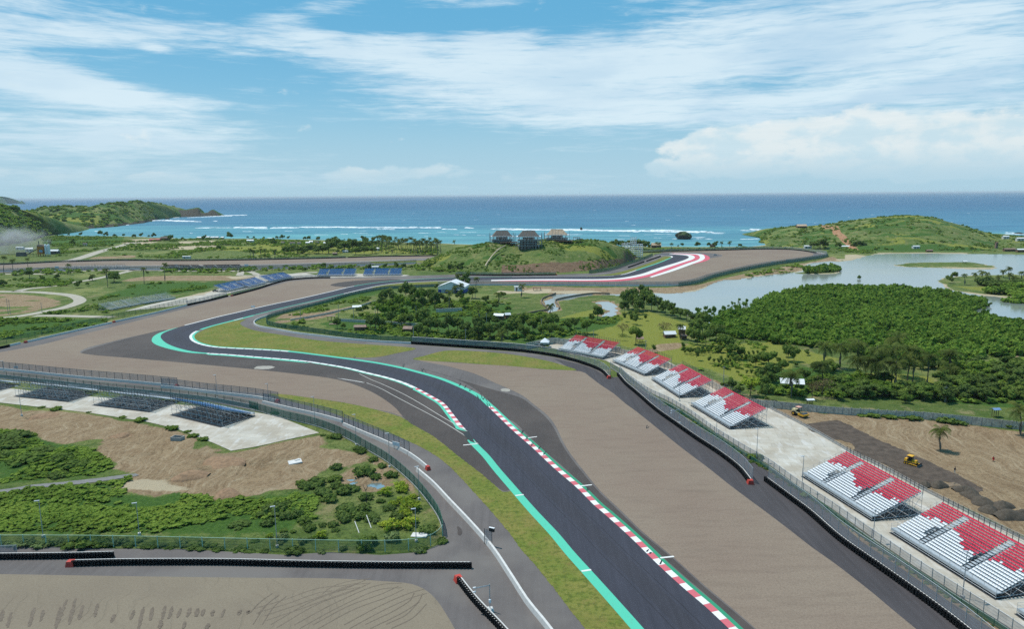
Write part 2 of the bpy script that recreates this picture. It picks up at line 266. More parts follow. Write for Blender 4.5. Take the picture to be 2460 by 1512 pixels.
def lag_fn(N):
    p=N.pos(); n=N.noise(p,.01,5,.6); X=N.xyz(p)
    c=N.mix(N.mr(n,.4,.62),lin(146,154,150),lin(150,156,146)); c=N.mix(N.mr(X[1],560,860,0,.6),c,lin(104,136,124)); c=N.mix(N.mr(N.noise(N.mapg(p,(0,0,0),(0,0,R(12)),(.006,.03,1)),1,5,.6),.5,.64,0,.35),c,lin(116,136,136))
    df=N.new('ShaderNodeBsdfDiffuse'); N.put(df.inputs[0],c); gl=N.new('ShaderNodeBsdfGlossy'); N.put(gl.inputs[0],(.85,.88,.9)); N.put(gl.inputs[1],.12)
    b=N.bump(N.noise(N.mapg(p,(0,0,0),(0,0,R(10)),(.12,.5,1)),1,5,.6),.35,.12); N.put(gl.inputs['Normal'],b)
    mx=N.new('ShaderNodeMixShader'); mx.inputs[0].default_value=.55; N.l.new(df.outputs[0],mx.inputs[1]); N.l.new(gl.outputs[0],mx.inputs[2]); return mx.outputs[0]
M_lag=mat('lagoon_water',lag_fn)

# ------------------------------------------------------------ mesh helpers
class MB:
    def __init__(s): s.v=[]; s.f=[]; s.mi=[]; s.uv=None
    def quad(s,a,b,c,d,m=0):
        n=len(s.v); s.v+=[tuple(a),tuple(b),tuple(c),tuple(d)]; s.f.append((n,n+1,n+2,n+3)); s.mi.append(m)
    def box(s,c,sz,rz=0,m=0,top=None):
        x,y,z=[q/2 for q in sz]; tx,ty=(top if top else (1,1)); cs,sn=math.cos(rz),math.sin(rz); n=len(s.v)
        for k,(i,j) in [(k,q) for k in (-1,1) for q in ((-1,-1),(1,-1),(1,1),(-1,1))]:
            px=i*x*(tx if k>0 else 1); py=j*y*(ty if k>0 else 1); s.v.append((c[0]+px*cs-py*sn,c[1]+px*sn+py*cs,c[2]+k*z))
        for q in ((0,3,2,1),(4,5,6,7),(0,1,5,4),(1,2,6,5),(2,3,7,6),(3,0,4,7)): s.f.append(tuple(n+i for i in q)); s.mi.append(m)
    def tube(s,pts,r,seg=6,m=0,cap=True):
        pts=[Vector(p) for p in pts]; rr=r if isinstance(r,(list,tuple)) else [r]*len(pts); n0=len(s.v)
        for i,p in enumerate(pts):
            d=(pts[min(i+1,len(pts)-1)]-pts[max(i-1,0)]).normalized(); a=d.cross(Vector((0,0,1)))
            if a.length<1e-3: a=Vector((1,0,0))
            a.normalize(); b=d.cross(a)
            for k in range(seg):
                t=2*math.pi*k/seg; s.v.append(tuple(p+(a*math.cos(t)+b*math.sin(t))*rr[i]))
        for i in range(len(pts)-1):
            for k in range(seg):
                q=n0+i*seg; s.f.append((q+k,q+(k+1)%seg,q+seg+(k+1)%seg,q+seg+k)); s.mi.append(m)
        if cap:
            s.f.append(tuple(n0+k for k in range(seg))[::-1]); s.mi.append(m); q=n0+(len(pts)-1)*seg; s.f.append(tuple(q+k for k in range(seg))); s.mi.append(m)
    def poly(s,pts,z0,z1,m=0):
        n=len(s.v); k=len(pts)
        for z in (z0,z1):
            for p in pts: s.v.append((p[0],p[1],z))
        s.f.append(tuple(range(n,n+k))[::-1]); s.f.append(tuple(range(n+k,n+2*k))); s.mi+=[m,m]
        for i in range(k): s.f.append((n+i,n+(i+1)%k,n+k+(i+1)%k,n+k+i)); s.mi.append(m)
    def mesh(s,name,mats):
        me=bpy.data.meshes.new(name); me.from_pydata(s.v,[],s.f)
        for m in (mats if isinstance(mats,(list,tuple)) else [mats]): me.materials.append(m)
        if s.mi and any(s.mi): me.polygons.foreach_set('material_index',s.mi)
        me.update(); return me
    def build(s,name,mats,parent=None,loc=None):
        o=bpy.data.objects.new(name,s.mesh(name,mats)); COL.objects.link(o)
        if parent: o.parent=parent
        if loc is not None: o.location=loc
        return o
def npmesh(name,v,f,mats,attr=None,smooth=False,uv=None):
    me=bpy.data.meshes.new(name); v=np.asarray(v,dtype=np.float32); f=np.asarray(f,dtype=np.int32); k=f.shape[1]
    me.vertices.add(len(v)); me.vertices.foreach_set('co',v.ravel()); me.loops.add(f.size); me.loops.foreach_set('vertex_index',f.ravel())
    me.polygons.add(len(f)); me.polygons.foreach_set('loop_start',np.arange(0,f.size,k,dtype=np.int32))
    if smooth: me.polygons.foreach_set('use_smooth',np.ones(len(f),dtype=bool))
    for m in (mats if isinstance(mats,(list,tuple)) else [mats]): me.materials.append(m)
    me.update(calc_edges=True)
    if attr is not None:
        a=me.color_attributes.new('mask','FLOAT_COLOR','POINT'); a.data.foreach_set('color',np.asarray(attr,dtype=np.float32).ravel())
    return me
def link(name,me,parent=None,loc=None,rz=0,sc=None):
    o=bpy.data.objects.new(name,me); COL.objects.link(o)
    if parent: o.parent=parent
    if loc is not None: o.location=loc
    if rz: o.rotation_euler=(0,0,rz)
    if sc is not None: o.scale=sc if isinstance(sc,(tuple,list)) else (sc,)*3
    return o
def empty(name,loc,rz=0,sc=None):
    return link(name,None,None,loc,rz,sc)
def tag(o,label,cat,group=None,kind=None):
    o['label']=label; o['category']=cat
    if group: o['group']=group
    if kind: o['kind']=kind
    return o
def structure(o): o['kind']='structure'; return o
def dup(root,loc,rz=0,sc=None,label=None,group=None):
    r=root.copy(); COL.objects.link(r); r.location=loc; r.rotation_euler=(0,0,rz)
    if sc is not None: r.scale=sc if isinstance(sc,(tuple,list)) else (sc,)*3
    if label: r['label']=label
    if group: r['group']=group
    elif 'group' in r: del r['group']
    for ch in KIDS.get(root.name,()):
        c=ch.copy(); COL.objects.link(c); c.parent=r
        for g in KIDS.get(ch.name,()): d=g.copy(); COL.objects.link(d); d.parent=c
    return r
KIDS={}
def kids(root,*L): KIDS[root.name]=list(L); return root
def D(s,ox=0.,oy=0.,k=1.):            # "x,y x,y" -> list of photo points
    return [(ox+float(a)*k,oy+float(b)*k) for a,b in (t.split(',') for t in s.split())]
def W(pts,z=0.): return [P(x,y,z) for x,y in pts]
def C(crop,s):                        # points measured in a 4x enlargement
    ox,oy=dict(f1=(0,449.7),f2=(615,449.7),f3=(1230,449.7),f4=(1845,449.7),m1=(0,668.5),m2=(615,668.5),m3=(1230,668.5),m4=(1845,668.5),
      l1=(0,948),l2=(615,948),l3=(1230,948),l4=(1845,948),b1=(0,1227.6),b2=(615,1227.6),b3=(1230,1227.6),b4=(1845,1227.6))[crop]
    return D(s,ox,oy,.25)
def smooth_line(w,n=6,closed=False):  # Catmull-Rom through world points
    w=[np.array(p[:2]) for p in w]; N=len(w); out=[]
    if N<3: return [tuple(p) for p in w]
    for i in range(N if closed else N-1):
        p0=w[(i-1)%N] if closed or i>0 else w[0]*2-w[1]; p1=w[i]; p2=w[(i+1)%N]; p3=w[(i+2)%N] if closed or i<N-2 else w[-1]*2-w[-2]
        # centripetal
        t0=0; t1=t0+max(np.linalg.norm(p1-p0),1e-3)**.5; t2=t1+max(np.linalg.norm(p2-p1),1e-3)**.5; t3=t2+max(np.linalg.norm(p3-p2),1e-3)**.5
        for j in range(n):
            t=t1+(t2-t1)*j/n; A1=(t1-t)/(t1-t0)*p0+(t-t0)/(t1-t0)*p1; A2=(t2-t)/(t2-t1)*p1+(t-t1)/(t2-t1)*p2; A3=(t3-t)/(t3-t2)*p2+(t-t2)/(t3-t2)*p3
            B1=(t2-t)/(t2-t0)*A1+(t-t0)/(t2-t0)*A2; B2=(t3-t)/(t3-t1)*A2+(t-t1)/(t3-t1)*A3; out.append(tuple((t2-t)/(t2-t1)*B1+(t-t1)/(t2-t1)*B2))
    if not closed: out.append(tuple(w[-1]))
    return out
FLAT=[]                               # polygons where the ground is kept level
def sheet(name,pts,mt,z,smooth=4,jag=0.,flat=True):
    w=W(pts); w=smooth_line(w,smooth,True) if smooth else [p[:2] for p in w]
    if flat: FLAT.append(w)
    if jag:
        q=[]
        rg=random.Random(len(w)*7+int(z*1000))
        for i,p in enumerate(w):
            a=np.array(p); b=np.array(w[(i+1)%len(w)]); L=np.linalg.norm(b-a); k=max(1,int(L/(jag*2.5)))
            nrm=np.array((b-a)[::-1])*(1,-1)/max(L,1e-6)
            for j in range(k): q.append(tuple(a+(b-a)*j/k+nrm*rg.uniform(-jag,jag)))
        w=q
    tris=tessellate_polygon([[Vector((p[0],p[1],0)) for p in w]])
    me=bpy.data.meshes.new(name); me.from_pydata([(p[0],p[1],z) for p in w],[],[tuple(t) for t in tris]); me.materials.append(mt); me.update()
    bm=bmesh.new(); bm.from_mesh(me)
    for f in bm.faces:
        if f.normal.z<0: f.normal_flip()
    bm.to_mesh(me); bm.free()
    return structure(link(name,me))
def offs(w,d):                        # offset line, + to the left of travel
    w=np.array([p[:2] for p in w]); t=np.gradient(w,axis=0); t/=np.maximum(np.linalg.norm(t,axis=1,keepdims=True),1e-6)
    return w+np.stack([-t[:,1],t[:,0]],1)*(np.asarray(d).reshape(-1,1) if np.ndim(d) else d)
def ribbon(name,w,d0,d1,mt,z,kind=True,z1=None):
    a=offs(w,d0); b=offs(w,d1); n=len(a); z1=z if z1 is None else z1
    v=np.concatenate([np.c_[a,np.full(n,z)],np.c_[b,np.full(n,z1)]]); f=[(i,i+1,n+i+1,n+i) for i in range(n-1)]
    if np.mean(np.asarray(d1)-np.asarray(d0))<0: f=[q[::-1] for q in f]
    me=bpy.data.meshes.new(name); me.from_pydata(v.tolist(),[],f); me.materials.append(mt)
    L=np.r_[0,np.cumsum(np.linalg.norm(np.diff(np.array([p[:2] for p in w]),axis=0),axis=1))]
    uv=me.uv_layers.new(name='UVMap'); vi=np.empty(len(me.loops),dtype=np.int32); me.loops.foreach_get('vertex_index',vi)
    U=np.stack([L[vi%n],(vi//n).astype(float)],1); uv.data.foreach_set('uv',U.astype(np.float32).ravel()); me.update()
    o=link(name,me); return structure(o) if kind else o
def resample(w,step):
    w=np.array([p[:2] for p in w]); L=np.r_[0,np.cumsum(np.linalg.norm(np.diff(w,axis=0),axis=1))]; n=max(2,int(round(L[-1]/step))+1)
    s=np.linspace(0,L[-1],n); return np.stack([np.interp(s,L,w[:,0]),np.interp(s,L,w[:,1])],1)
# value noise
_rg=np.random.RandomState(5); _T=_rg.rand(256,256)
def vnoise(x,y):
    xi=np.floor(x).astype(int); yi=np.floor(y).astype(int); fx=x-xi; fy=y-yi; fx=fx*fx*(3-2*fx); fy=fy*fy*(3-2*fy)
    a=_T[xi%256,yi%256]; b=_T[(xi+1)%256,yi%256]; c=_T[xi%256,(yi+1)%256]; d=_T[(xi+1)%256,(yi+1)%256]
    return (a*(1-fx)+b*fx)*(1-fy)+(c*(1-fx)+d*fx)*fy
def fbm(x,y,o=4,r=.5):
    s=0;a=1;t=0
    for i in range(o): s=s+a*vnoise(x*2**i+i*17.3,y*2**i+i*9.1); t+=a; a*=r
    return s/t
def inside(x,y,poly):
    p=np.array([q[:2] for q in poly]); r=np.zeros(x.shape,bool); n=len(p)
    for i in range(n):
        a=p[i]; b=p[(i+1)%n]
        if a[1]==b[1]: continue
        c=((a[1]>y)!=(b[1]>y))&(x<(b[0]-a[0])*(y-a[1])/(b[1]-a[1])+a[0]); r^=c
    return r
def sdf(x,y,poly,reach=30.):          # >0 inside, in metres, only exact within reach of the polygon
    p=np.array([q[:2] for q in poly]); out=np.full(x.shape,-reach); lo=p.min(0)-reach; hi=p.max(0)+reach
    k=np.where((x>lo[0])&(x<hi[0])&(y>lo[1])&(y<hi[1]))[0]
    if not len(k): return out
    X=x[k];Y=y[k]; d=np.full(X.shape,1e9); n=len(p)
    for i in range(n):
        a=p[i]; e=p[(i+1)%n]-a; L=max(e@e,1e-9); t=np.clip(((X-a[0])*e[0]+(Y-a[1])*e[1])/L,0,1); d=np.minimum(d,(X-a[0]-t*e[0])**2+(Y-a[1]-t*e[1])**2)
    d=np.sqrt(d); s=inside(X,Y,poly); out[k]=np.where(s,d,-d); return out
# ------------------------------------------------------------ circuit surfaces (traced, then laid on level ground)
OUT_W=smooth_line(W(D('1600,1575 1546,1512 1480,1438 1421,1373 1380,1328 1342,1283 1290,1228 1230,1160 1202,1128 1175,1095 1147,1067 1122,1037 1106,1018 1088,995 1067,970 1040,953.5 1005,934.5 970,919 927,906 885,896 840,885 790,876 727,867 665,861.5 615,857.5 550,852 500,849 462,845 425,836 402,826.5 389,816 386,808.5 392.5,801 410,793.5 432.5,786 475,775 525,762 575,750.5 615,741 665,730 727,717 790,702.5 852,688 915,678.5 990,672.5 1040,670 1090,668 1230,665.5 1355,665 1425,664.5 1470,663 1497,660 1530,650 1580,633.5 1605,623.5 1615,619 1616,616.5 1608,614.6 1580,613 1542,612')),6)
IN_W=smooth_line(W(D('1815,1575 1750,1512 1697,1462 1642,1415 1580,1358 1517,1295.5 1448,1233 1430,1218 1385,1173 1330,1125.5 1280,1078 1230,1034 1197,1002 1172,978 1150,958 1127,943.5 1090,926 1052,911 1002,896.5 957,885 902,874 840,865 765,855 690,846 615,841 562,838.5 512,835 480,828.5 461,820 455,812 457,805 470,796 500,785.5 550,772.5 615,756 677,740.5 727,729 790,714.7 840,702.5 877.5,693.5 915,686 965,679.8 1040,675.8 1115,674 1230,671.5 1330,670.5 1430,670.5 1480,668.5 1530,660 1580,644 1630,629 1648,622 1653,617.5 1643,613.8 1605,611.2 1542,610')),6)
n=260
A=resample(OUT_W,1.); 
def fillband(name,a,b,mt,z,n=420):
    def rs(w):
        w=np.array(w)[:,:2]; L=np.r_[0,np.cumsum(np.linalg.norm(np.diff(w,axis=0),axis=1))]; s=np.linspace(0,L[-1],n); return np.stack([np.interp(s,L,w[:,0]),np.interp(s,L,w[:,1])],1)
    a=rs(a); b=np.array(b)
    # nearest matching points keep the band square to its centre line
    q=[];j=0
    b=rs(b); 
    for p in a:
        d=np.linalg.norm(b[j:j+40]-p,axis=1); j=min(j+int(np.argmin(d)),len(b)-1); q.append(b[j])
    q=np.array(q); q[0]=b[0]; q[-1]=b[-1]
    v=np.concatenate([np.c_[a,np.full(n,z)],np.c_[q,np.full(n,z)]]); f=[]
    me=bpy.data.meshes.new(name); me.from_pydata(v.tolist(),[],[(i,n+i,n+i+1,i+1) for i in range(n-1)]); me.materials.append(mt); me.update()
    return structure(link(name,me))
sheet('apron',D('-40,846 50,824 272,774 362,755 450,734 545,712 615,694 665,680 702,672 752,668.5 792,667.5 850,666.5 960,663.5 1100,660 1230,660 1340,660 1430,657 1507,637 1545,623 1567,615 1592,607 1630,603 1755,600 1845,598 1895,599 1932,602 1962,606 1985,610 1989,613 1985,617 1957,622 1895,630.5 1845,637.5 1755,655.5 1705,668 1667,680.5 1630,686.5 1580,687.5 1480,687.5 1355,686.5 1230,686 1177,685.5 1050,687 965,691 927,692 890,698 840,708 790,723 715,742 647,759.5 620,767 611,774 613,781 622,786 665,794 715,803 840,818 915,823 990,828 1115,837 1230,845 1280,850 1330,858 1380,870 1417,882 1447,895 1462,908 1487,906 1500,915 1565,953 1617,980.5 1655,1013 1717,1050.5 1780,1090.5 1845,1133 1905,1172 1985,1227.6 2070,1302.6 2170,1370 2270,1440 2382,1512 2480,1578 -60,1578 -60,1314 0,1314 125,1315 275,1320 425,1320 550,1327 690,1335 790,1328 915,1335 1015,1327.6 1062,1306 1066,1285 1058,1255 1030,1208 995,1168 965,1138 927,1108 885,1083 822,1048 757,1023 672,1003 600,985 500,965 250,939 0,910 -40,905'),M_apron,.02,0)
sheet('gravel_trap',D('-40,853 0,847 100,828.5 180,808 250,791 362,763 450,741 545,716 615,698 665,685 702,676 752,672 793,670.5 865,669.5 902,669.5 940,672 955,675.2 915,680.5 852,690 790,704.6 727,719.5 665,732.5 615,744 575,753 525,764.5 475,777.5 425,790 400,794 337,805 250,826 212,835.5 195,843.5 193,848.5 212,852 300,860 400,868.5 525,880 615,888.5 690,896.5 790,909 840,921 890,941 927,963 952,983 968,1002 935,991 902,984.5 827,968 740,956 690,949 640,947.5 425,926 200,906 0,889 -40,886'),M_gravel,.034,3)
sheet('gravel_trap',D('1002,865.5 1077,881 1140,898.5 1190,921 1220,934 1255,951 1280,970.5 1317,1000.5 1337,1028 1352,1060.5 1370,1090.5 1405,1135.5 1442,1180.5 1495,1231 1542,1277.6 1620,1342.6 1692,1407.6 1755,1460 1815,1512 1880,1575 2280,1575 2202,1514 2145,1467 2095,1425 2052,1391 2005,1355 1950,1316 1900,1277 1845,1235 1805,1205.5 1755,1168 1705,1128 1642,1080.5 1592,1040.5 1530,990.5 1502,970 1475,947 1442,925 1417,906 1395,893 1305,888 1230,880.5 1100,873'),M_gravel,.034,3)
sheet('gravel_trap',D('1230,676.5 1430,678 1490,677 1545,670 1605,650 1645,635 1690,626 1712,619.5 1733,616.5 1734,613 1715,609.6 1680,607 1605,606.6 1545,606.5 1575,605.6 1630,604.5 1755,602 1845,600.2 1895,601 1930,604.4 1952,609 1953,613.5 1935,619 1895,625.5 1845,633 1755,651 1705,663 1667,675.5 1630,680.5 1480,682.5 1355,682 1230,681.5 1180,681.5 1130,681 1120,679'),M_gravel,.034,2)
sheet('gravel_trap',D('-60,1381 0,1381 175,1384 425,1387.6 615,1390 790,1391 915,1397.6 990,1405 1027,1422.6 1052,1447.6 1072,1477.6 1092,1512 1125,1578 -60,1578'),M_gravel2,.034,3)
sheet('dark_runoff',D('793,686 827,677.5 902,672.2 965,672.4 915,679 852,690.5'),M_dark,.047,3)
sheet('dark_runoff',D('195,847 250,829 337,806 395,793 420,800 480,840 600,850 760,868 900,893 1000,925 1060,960 1110,1020 1150,1070 1230,1160 1229,1176 1212,1181 1190,1168 1152,1136 1102,1098 1040,1048.5 990,1020.5 968,1002 952,983 927,963 890,941 840,921 790,909 690,896.7 615,888.7 525,880.3 400,868.7 300,860 212,852'),M_dark,.038,3)
sheet('dark_road',D('1330,862 1395,876 1430,889 1462,909 1487,906 1500,915 1565,953 1617,980.5 1655,1013 1717,1050.5 1780,1090.5 1845,1133 1905,1172 1985,1227.6 2070,1302.6 2170,1370 2270,1440 2382,1512 2478,1577 2270,1577 2190,1512 2130,1465 2052,1400 1950,1325 1845,1243 1755,1177 1642,1089 1530,999 1475,955 1430,921 1385,896'),M_droad,.029,0)
sheet('dark_runoff',D('1195,1000 1230,1012 1270,1048 1310,1086 1355,1124 1405,1172 1455,1219 1512,1266 1605,1351 1685,1421 1785,1511 1850,1575 1875,1575 1810,1511 1750,1460 1688,1408 1616,1343 1538,1279 1490,1232 1438,1182 1400,1137 1365,1092 1347,1062 1331,1030 1311,1003 1275,973 1250,956 1195,940 1120,918 1060,900 1000,884 1080,905 1140,935 1180,972'),M_dark,.029,4)
for nm,pp,sm in (('grass_verge','590,768 550,774.5 512,785 480,798 468,806 467,813.5 475,821 495,828.5 525,834 615,840.5 690,845 765,854 852,860 895,859.5 918,857 952,849.5 1000,838.5 965,833.5 865,827 765,818.5 665,803.5 615,795 595,789 579,781 578,775',3),
  ('grass_verge','991,863.5 1020,855.5 1067,843.8 1102,843 1170,846.5 1230,852.5 1305,865.5 1355,879 1385,890.5 1340,889 1305,887.5 1230,880.5 1165,876.5 1090,871 1025,867.5',3),
  ('grass_verge','892,692 915,687 965,681 1052,676.6 1105,675.3 1085,680 1052,684 1000,685 965,689',3),
  ('grass_verge','1405,664.6 1440,661.5 1467,658.5 1505,650 1575,626.5 1600,616 1612,617.5 1608,621.5 1580,631.5 1530,648 1497,658.5 1470,662',3),
  ('grass_verge','640,948 670,947.3 740,956.3 827,968.5 902,985 965,1003.5 990,1020.5 1040,1048.5 1102,1098 1152,1136 1190,1168 1206,1182 1217,1183 1228,1181 1270,1228 1317,1282.6 1370,1338 1397,1374 1445,1430 1517,1512 1572,1575 1450,1575 1405,1512 1370,1467.6 1325,1407.6 1280,1352.6 1252,1322.6 1230,1290 1197,1250 1165,1213 1122,1166 1077,1119 1027,1083.5 965,1054 902,1031 840,1008.5 790,990.5 740,975.5 677,959.5',2)):
    sheet(nm,D(pp),M_grass,.046 if 'x' else 0,sm,.12)
fillband('race_track',OUT_W,IN_W,M_track,.055,900)
for k_,(d0,d1,cc) in enumerate(((-4.4,-4.55,(50,50,56)),(-9.2,-9.35,(50,50,56)),(-5.2,-8.6,(60,60,68)))):
    ribbon('paving_seam' if k_<2 else 'rubbered_line',resample(OUT_W,4.),d0,d1,asphalt('seam_%s'%'abc'[k_],lin(*cc),.35,.2,.25),.0575+.001*k_)
# painted edges, measured in metres from the track edge
def seg(w,p0,p1):                     # part of a line between the points nearest two photo points
    w=np.array(w)[:,:2]; i=int(np.argmin(np.linalg.norm(w-np.array(P(*p0)[:2]),axis=1))); j=int(np.argmin(np.linalg.norm(w-np.array(P(*p1)[:2]),axis=1)))
    return w[min(i,j):max(i,j)+1]
def taper(w,d,a=.15,b=.15):
    n=len(w); t=np.linspace(0,1,n); return d*np.clip(np.minimum(t/max(a,1e-6),(1-t)/max(b,1e-6)),0,1)
# outer line runs bottom -> loop -> far; its outside is on the left of travel
w=seg(OUT_W,(1600,1575),(1140,1055)); ribbon('painted_verge',w,0,1.95,M_green,.066)
w=seg(OUT_W,(1122,1037),(1090,998)); ribbon('painted_verge',w,taper(w,1.0,.01,1.),taper(w,2.6,.25,.9)+.4,M_green,.064)
w=seg(OUT_W,(1118,1032),(1000,932)); ribbon('kerb',w,0,taper(w,1.35,.06,.001),M_kerb,.075); ribbon('painted_verge',w,taper(w,1.35,.06,.001),taper(w,1.35,.06,.001)+.9,M_green,.066)
w=seg(OUT_W,(1002,933),(727,867)); ribbon('kerb',w,0,1.35,M_kerbw,.0755); ribbon('painted_verge',w,1.35,1.9,M_green,.066)
w=seg(OUT_W,(757,870),(500,849)); ribbon('kerb',w,0,1.3,M_kerbw,.077); ribbon('painted_verge',w,1.3,taper(w,1.6,.05,.05)+.1+1.3,M_green,.066)
w=seg(OUT_W,(575,853.5),(430,787)); ribbon('painted_verge',w,0,.2+taper(w,4.6,.5,.45),M_green,.068)
w=seg(OUT_W,(440,783),(852,688)); ribbon('edge_line',w,0,1.1,M_white,.07)
w=seg(OUT_W,(852,688),(1060,669)); ribbon('edge_line',w,0,1.1,M_green,.07)
w=seg(OUT_W,(1060,669),(1230,666)); ribbon('edge_line',w,0,1.2,M_green2,.07)
w=seg(OUT_W,(1230,666),(1480,663)); ribbon('edge_line',w,0,.8,M_white,.07)
w=seg(OUT_W,(1492,661),(1530,650)); ribbon('edge_line',w,0,1.3,M_white,.07)
w=seg(OUT_W,(1530,650),(1612,620)); ribbon('edge_line',w,0,1.6,M_green,.07)
w=seg(OUT_W,(1614,619),(1580,613)); ribbon('edge_line',w,0,1.8,M_white,.07)
# inner line: outside is on the right of travel
w=seg(IN_W,(1815,1575),(1172,978)); ribbon('kerb',w,0,-1.35,M_kerb,.075); ribbon('painted_verge',w,-1.35,-2.15,M_green2,.068)
w=seg(IN_W,(1230,1034),(1127,943)); ribbon('painted_verge',w,taper(w,-1.0,.0,1.),-2.0,M_green,.070)
w=seg(IN_W,(1172,978),(562,838.5)); ribbon('painted_verge',w,0,-1.9,M_green,.0665)
w=seg(IN_W,(690,846),(470,796)); ribbon('kerb',w,0,-1.25,M_kerbw,.077); ribbon('painted_verge',w,-1.25,-2.3,M_green,.067)
w=seg(IN_W,(480,793),(600,760)); ribbon('painted_verge',w,0,-1.8,M_green,.067)
w=seg(IN_W,(560,770),(727,729)); ribbon('edge_line',w,0,-.8,M_white,.07); 
w=seg(IN_W,(590,763),(820,707)); ribbon('painted_verge',w,.0,-.8,M_green,.073)
w=seg(IN_W,(820,707),(1115,674)); ribbon('edge_line',w,0,-1.1,M_white,.071)
# red and white paint outside the far right-hand corner
E0=D('1180,673 1230,672 1330,671 1430,671.3 1480,669.5 1532,661 1580,645 1630,629.8 1650,622.5 1655,617.4 1644,613.4 1606,610.8')
E1=D('1180,675.5 1230,674.5 1330,674 1430,674 1490,671.5 1545,663 1592,647.5 1640,631.5 1664,623.5 1669,617.4 1656,612.3 1612,610')
E2=D('1180,676 1230,676 1330,676.8 1430,677.2 1495,675.5 1558,665.5 1606,649.5 1652,632.5 1676,624.3 1681,617.4 1668,611.4 1618,609.2')
E3=D('1558,667 1570,664.5 1590,658 1616,650 1660,633.2 1687,625 1692,617.4 1679,610.6 1625,608.6')
def band(nm,a,b,mt,z):
    a=smooth_line(W(a),5); b=smooth_line(W(b),5); n=min(len(a),len(b)); me=bpy.data.meshes.new(nm)
    def rs(w,n=60):
        w=np.array(w); L=np.r_[0,np.cumsum(np.linalg.norm(np.diff(w,axis=0),axis=1))]; s=np.linspace(0,L[-1],n); return np.stack([np.interp(s,L,w[:,0]),np.interp(s,L,w[:,1])],1)
    a=rs(a);b=rs(b); v=[(*p,z) for p in a]+[(*p,z) for p in b]; me.from_pydata(v,[],[(i,60+i,61+i,i+1) for i in range(59)]); me.materials.append(mt); me.update(); structure(link(nm,me))
band('painted_runoff',E0,E1,M_white,.068); band('painted_runoff',E1,E2,M_red,.07)
band('painted_runoff',D('1560,665.5 1606,650 1652,633 1676,624.8 1681,617.4 1668,611.4 1618,609.2'),D('1566,667 1616,652 1664,634.6 1688,625.5 1693,617.4 1680,610.6 1622,608.8'),M_white,.072)
band('painted_runoff',D('1645,637 1664,634 1688,625.5 1693,617.4 1682,611'),D('1650,637.5 1668,634.3 1700,625.8 1704,617.4 1690,611'),M_red,.068)
# marker lines on track and run-off
def stripe(pp,wd,mt,z,nm='marker_line'):
    w=W(pp); ribbon(nm,smooth_line(w,4),-wd/2,wd/2,mt,z)
for s in ('1113,1071 1147,1067.5','1238,1192.5 1258,1190','1397,1374.5 1420,1371','1268,1053.5 1290,1050.5','1383,1170.5 1422,1166.5','1586,1342.5 1619,1339','812,910 885,922'): stripe(D(s),.5 if not s.startswith('812') else .3,M_white,.085)
stripe(C('m2','785,965 960,990 1080,1017 1200,1065 1320,1130 1480,1215')+C('l2','1750,240 2000,395 2135,480'),.28,M_wthin,.085)
stripe(C('m2','993,922 1120,985 1180,1008 1330,1075 1450,1135 1590,1215')+C('l2','1800,225 2030,357'),.28,M_wthin,.085)
sheet('rubber_patch',C('l2','1985,380 2040,355 2105,470 2060,455'),M_rubber,.087,0)
rg=random.Random(3)
for (x,y,n) in ((2150,50,5),(2230,100,5),(1590,905-0,2)):       # tyre marks across the paint near the kerb
    for k in range(n):
        x0,y0=(615+x/4,948+y/4) if y<600 else (615+x/4,668.5+y/4)
        x0+=rg.uniform(-6,12); y0+=rg.uniform(-6,10); stripe([(x0,y0),(x0-rg.uniform(3,6),y0-rg.uniform(6,11))],.22,M_rubber,.088,'tyre_mark')
for (x,y) in C('l3','90,380 130,440 180,500 250,530 300,585 720,930 1290,330')+C('b3','1290,400 1420,520 1320,420')+C('m2','940,772 1410,860 1590,900 1950,1040 2000,1060 2050,1090 2180,1170'):
    for q in range(2): stripe([(x+q*2,y),(x+q*2+rg.uniform(1,5),y-rg.uniform(4,9))],.2,M_rubber,.089,'tyre_mark')
for (x,y,r) in ((632,884,26),(1218,938,9)):                      # dusty patches
    pass
# pale dust beside the kerb
M_dust=plain('pale_dust',lin(168,162,152),.95,.15,.6)
sheet('dust_patch',D('610,886 620,881 645,880 660,882.5 652,886 640,888 622,888'),M_dust,.060,3,.25)
sheet('dust_patch',D('1203,937 1213,934 1226,937 1222,942 1208,941'),M_dust,.062,3,.2)
sheet('dark_patch',C('b2','1935,155 1955,160 1975,185 1982,215 1962,242 1942,235 1938,190'),M_dark,.05,3)
M_mark=plain('wheel_rut',lin(116,104,91),.95,.2,2.)
for k,(x,y,l) in enumerate(C('b1','0,0') and [(30,960,110),(110,980,150),(330,940,180),(420,960,110),(580,930,210),(640,860,240),(725,850,250),(795,915,140),(940,900,130),(1100,1000,80),(1290,960,90),(1380,930,220),(1470,930,130),(1590,920,130),(1660,925,120),(1740,945,90),(1830,940,90),(1900,945,80),(1960,950,70),(2050,960,60),(2160,950,80),(2310,960,50),(2390,960,40),(1550,1060,80),(1780,1070,70),(2000,1090,60)]):
    x0,y0=x/4,1227.6+y/4; s=rg.uniform(.35,.75); dx=-l/4*s*.55; w=W([(x0,y0),(x0+dx*.5,y0+l/8),(x0+dx,y0+l/4)]); q_=smooth_line(w,8); nn=len(q_); ww=(.26+.1*rg.random())*np.array([math.sin(math.pi*(i+.4)/nn)**.35*rg.uniform(.55,1.25) for i in range(nn)]); ribbon('wheel_rut',np.array(q_)+np.array([[rg.uniform(-.07,.07),0] for _ in q_]),-ww,ww,M_mark,.060+k*.0012)
ZR=[.038]
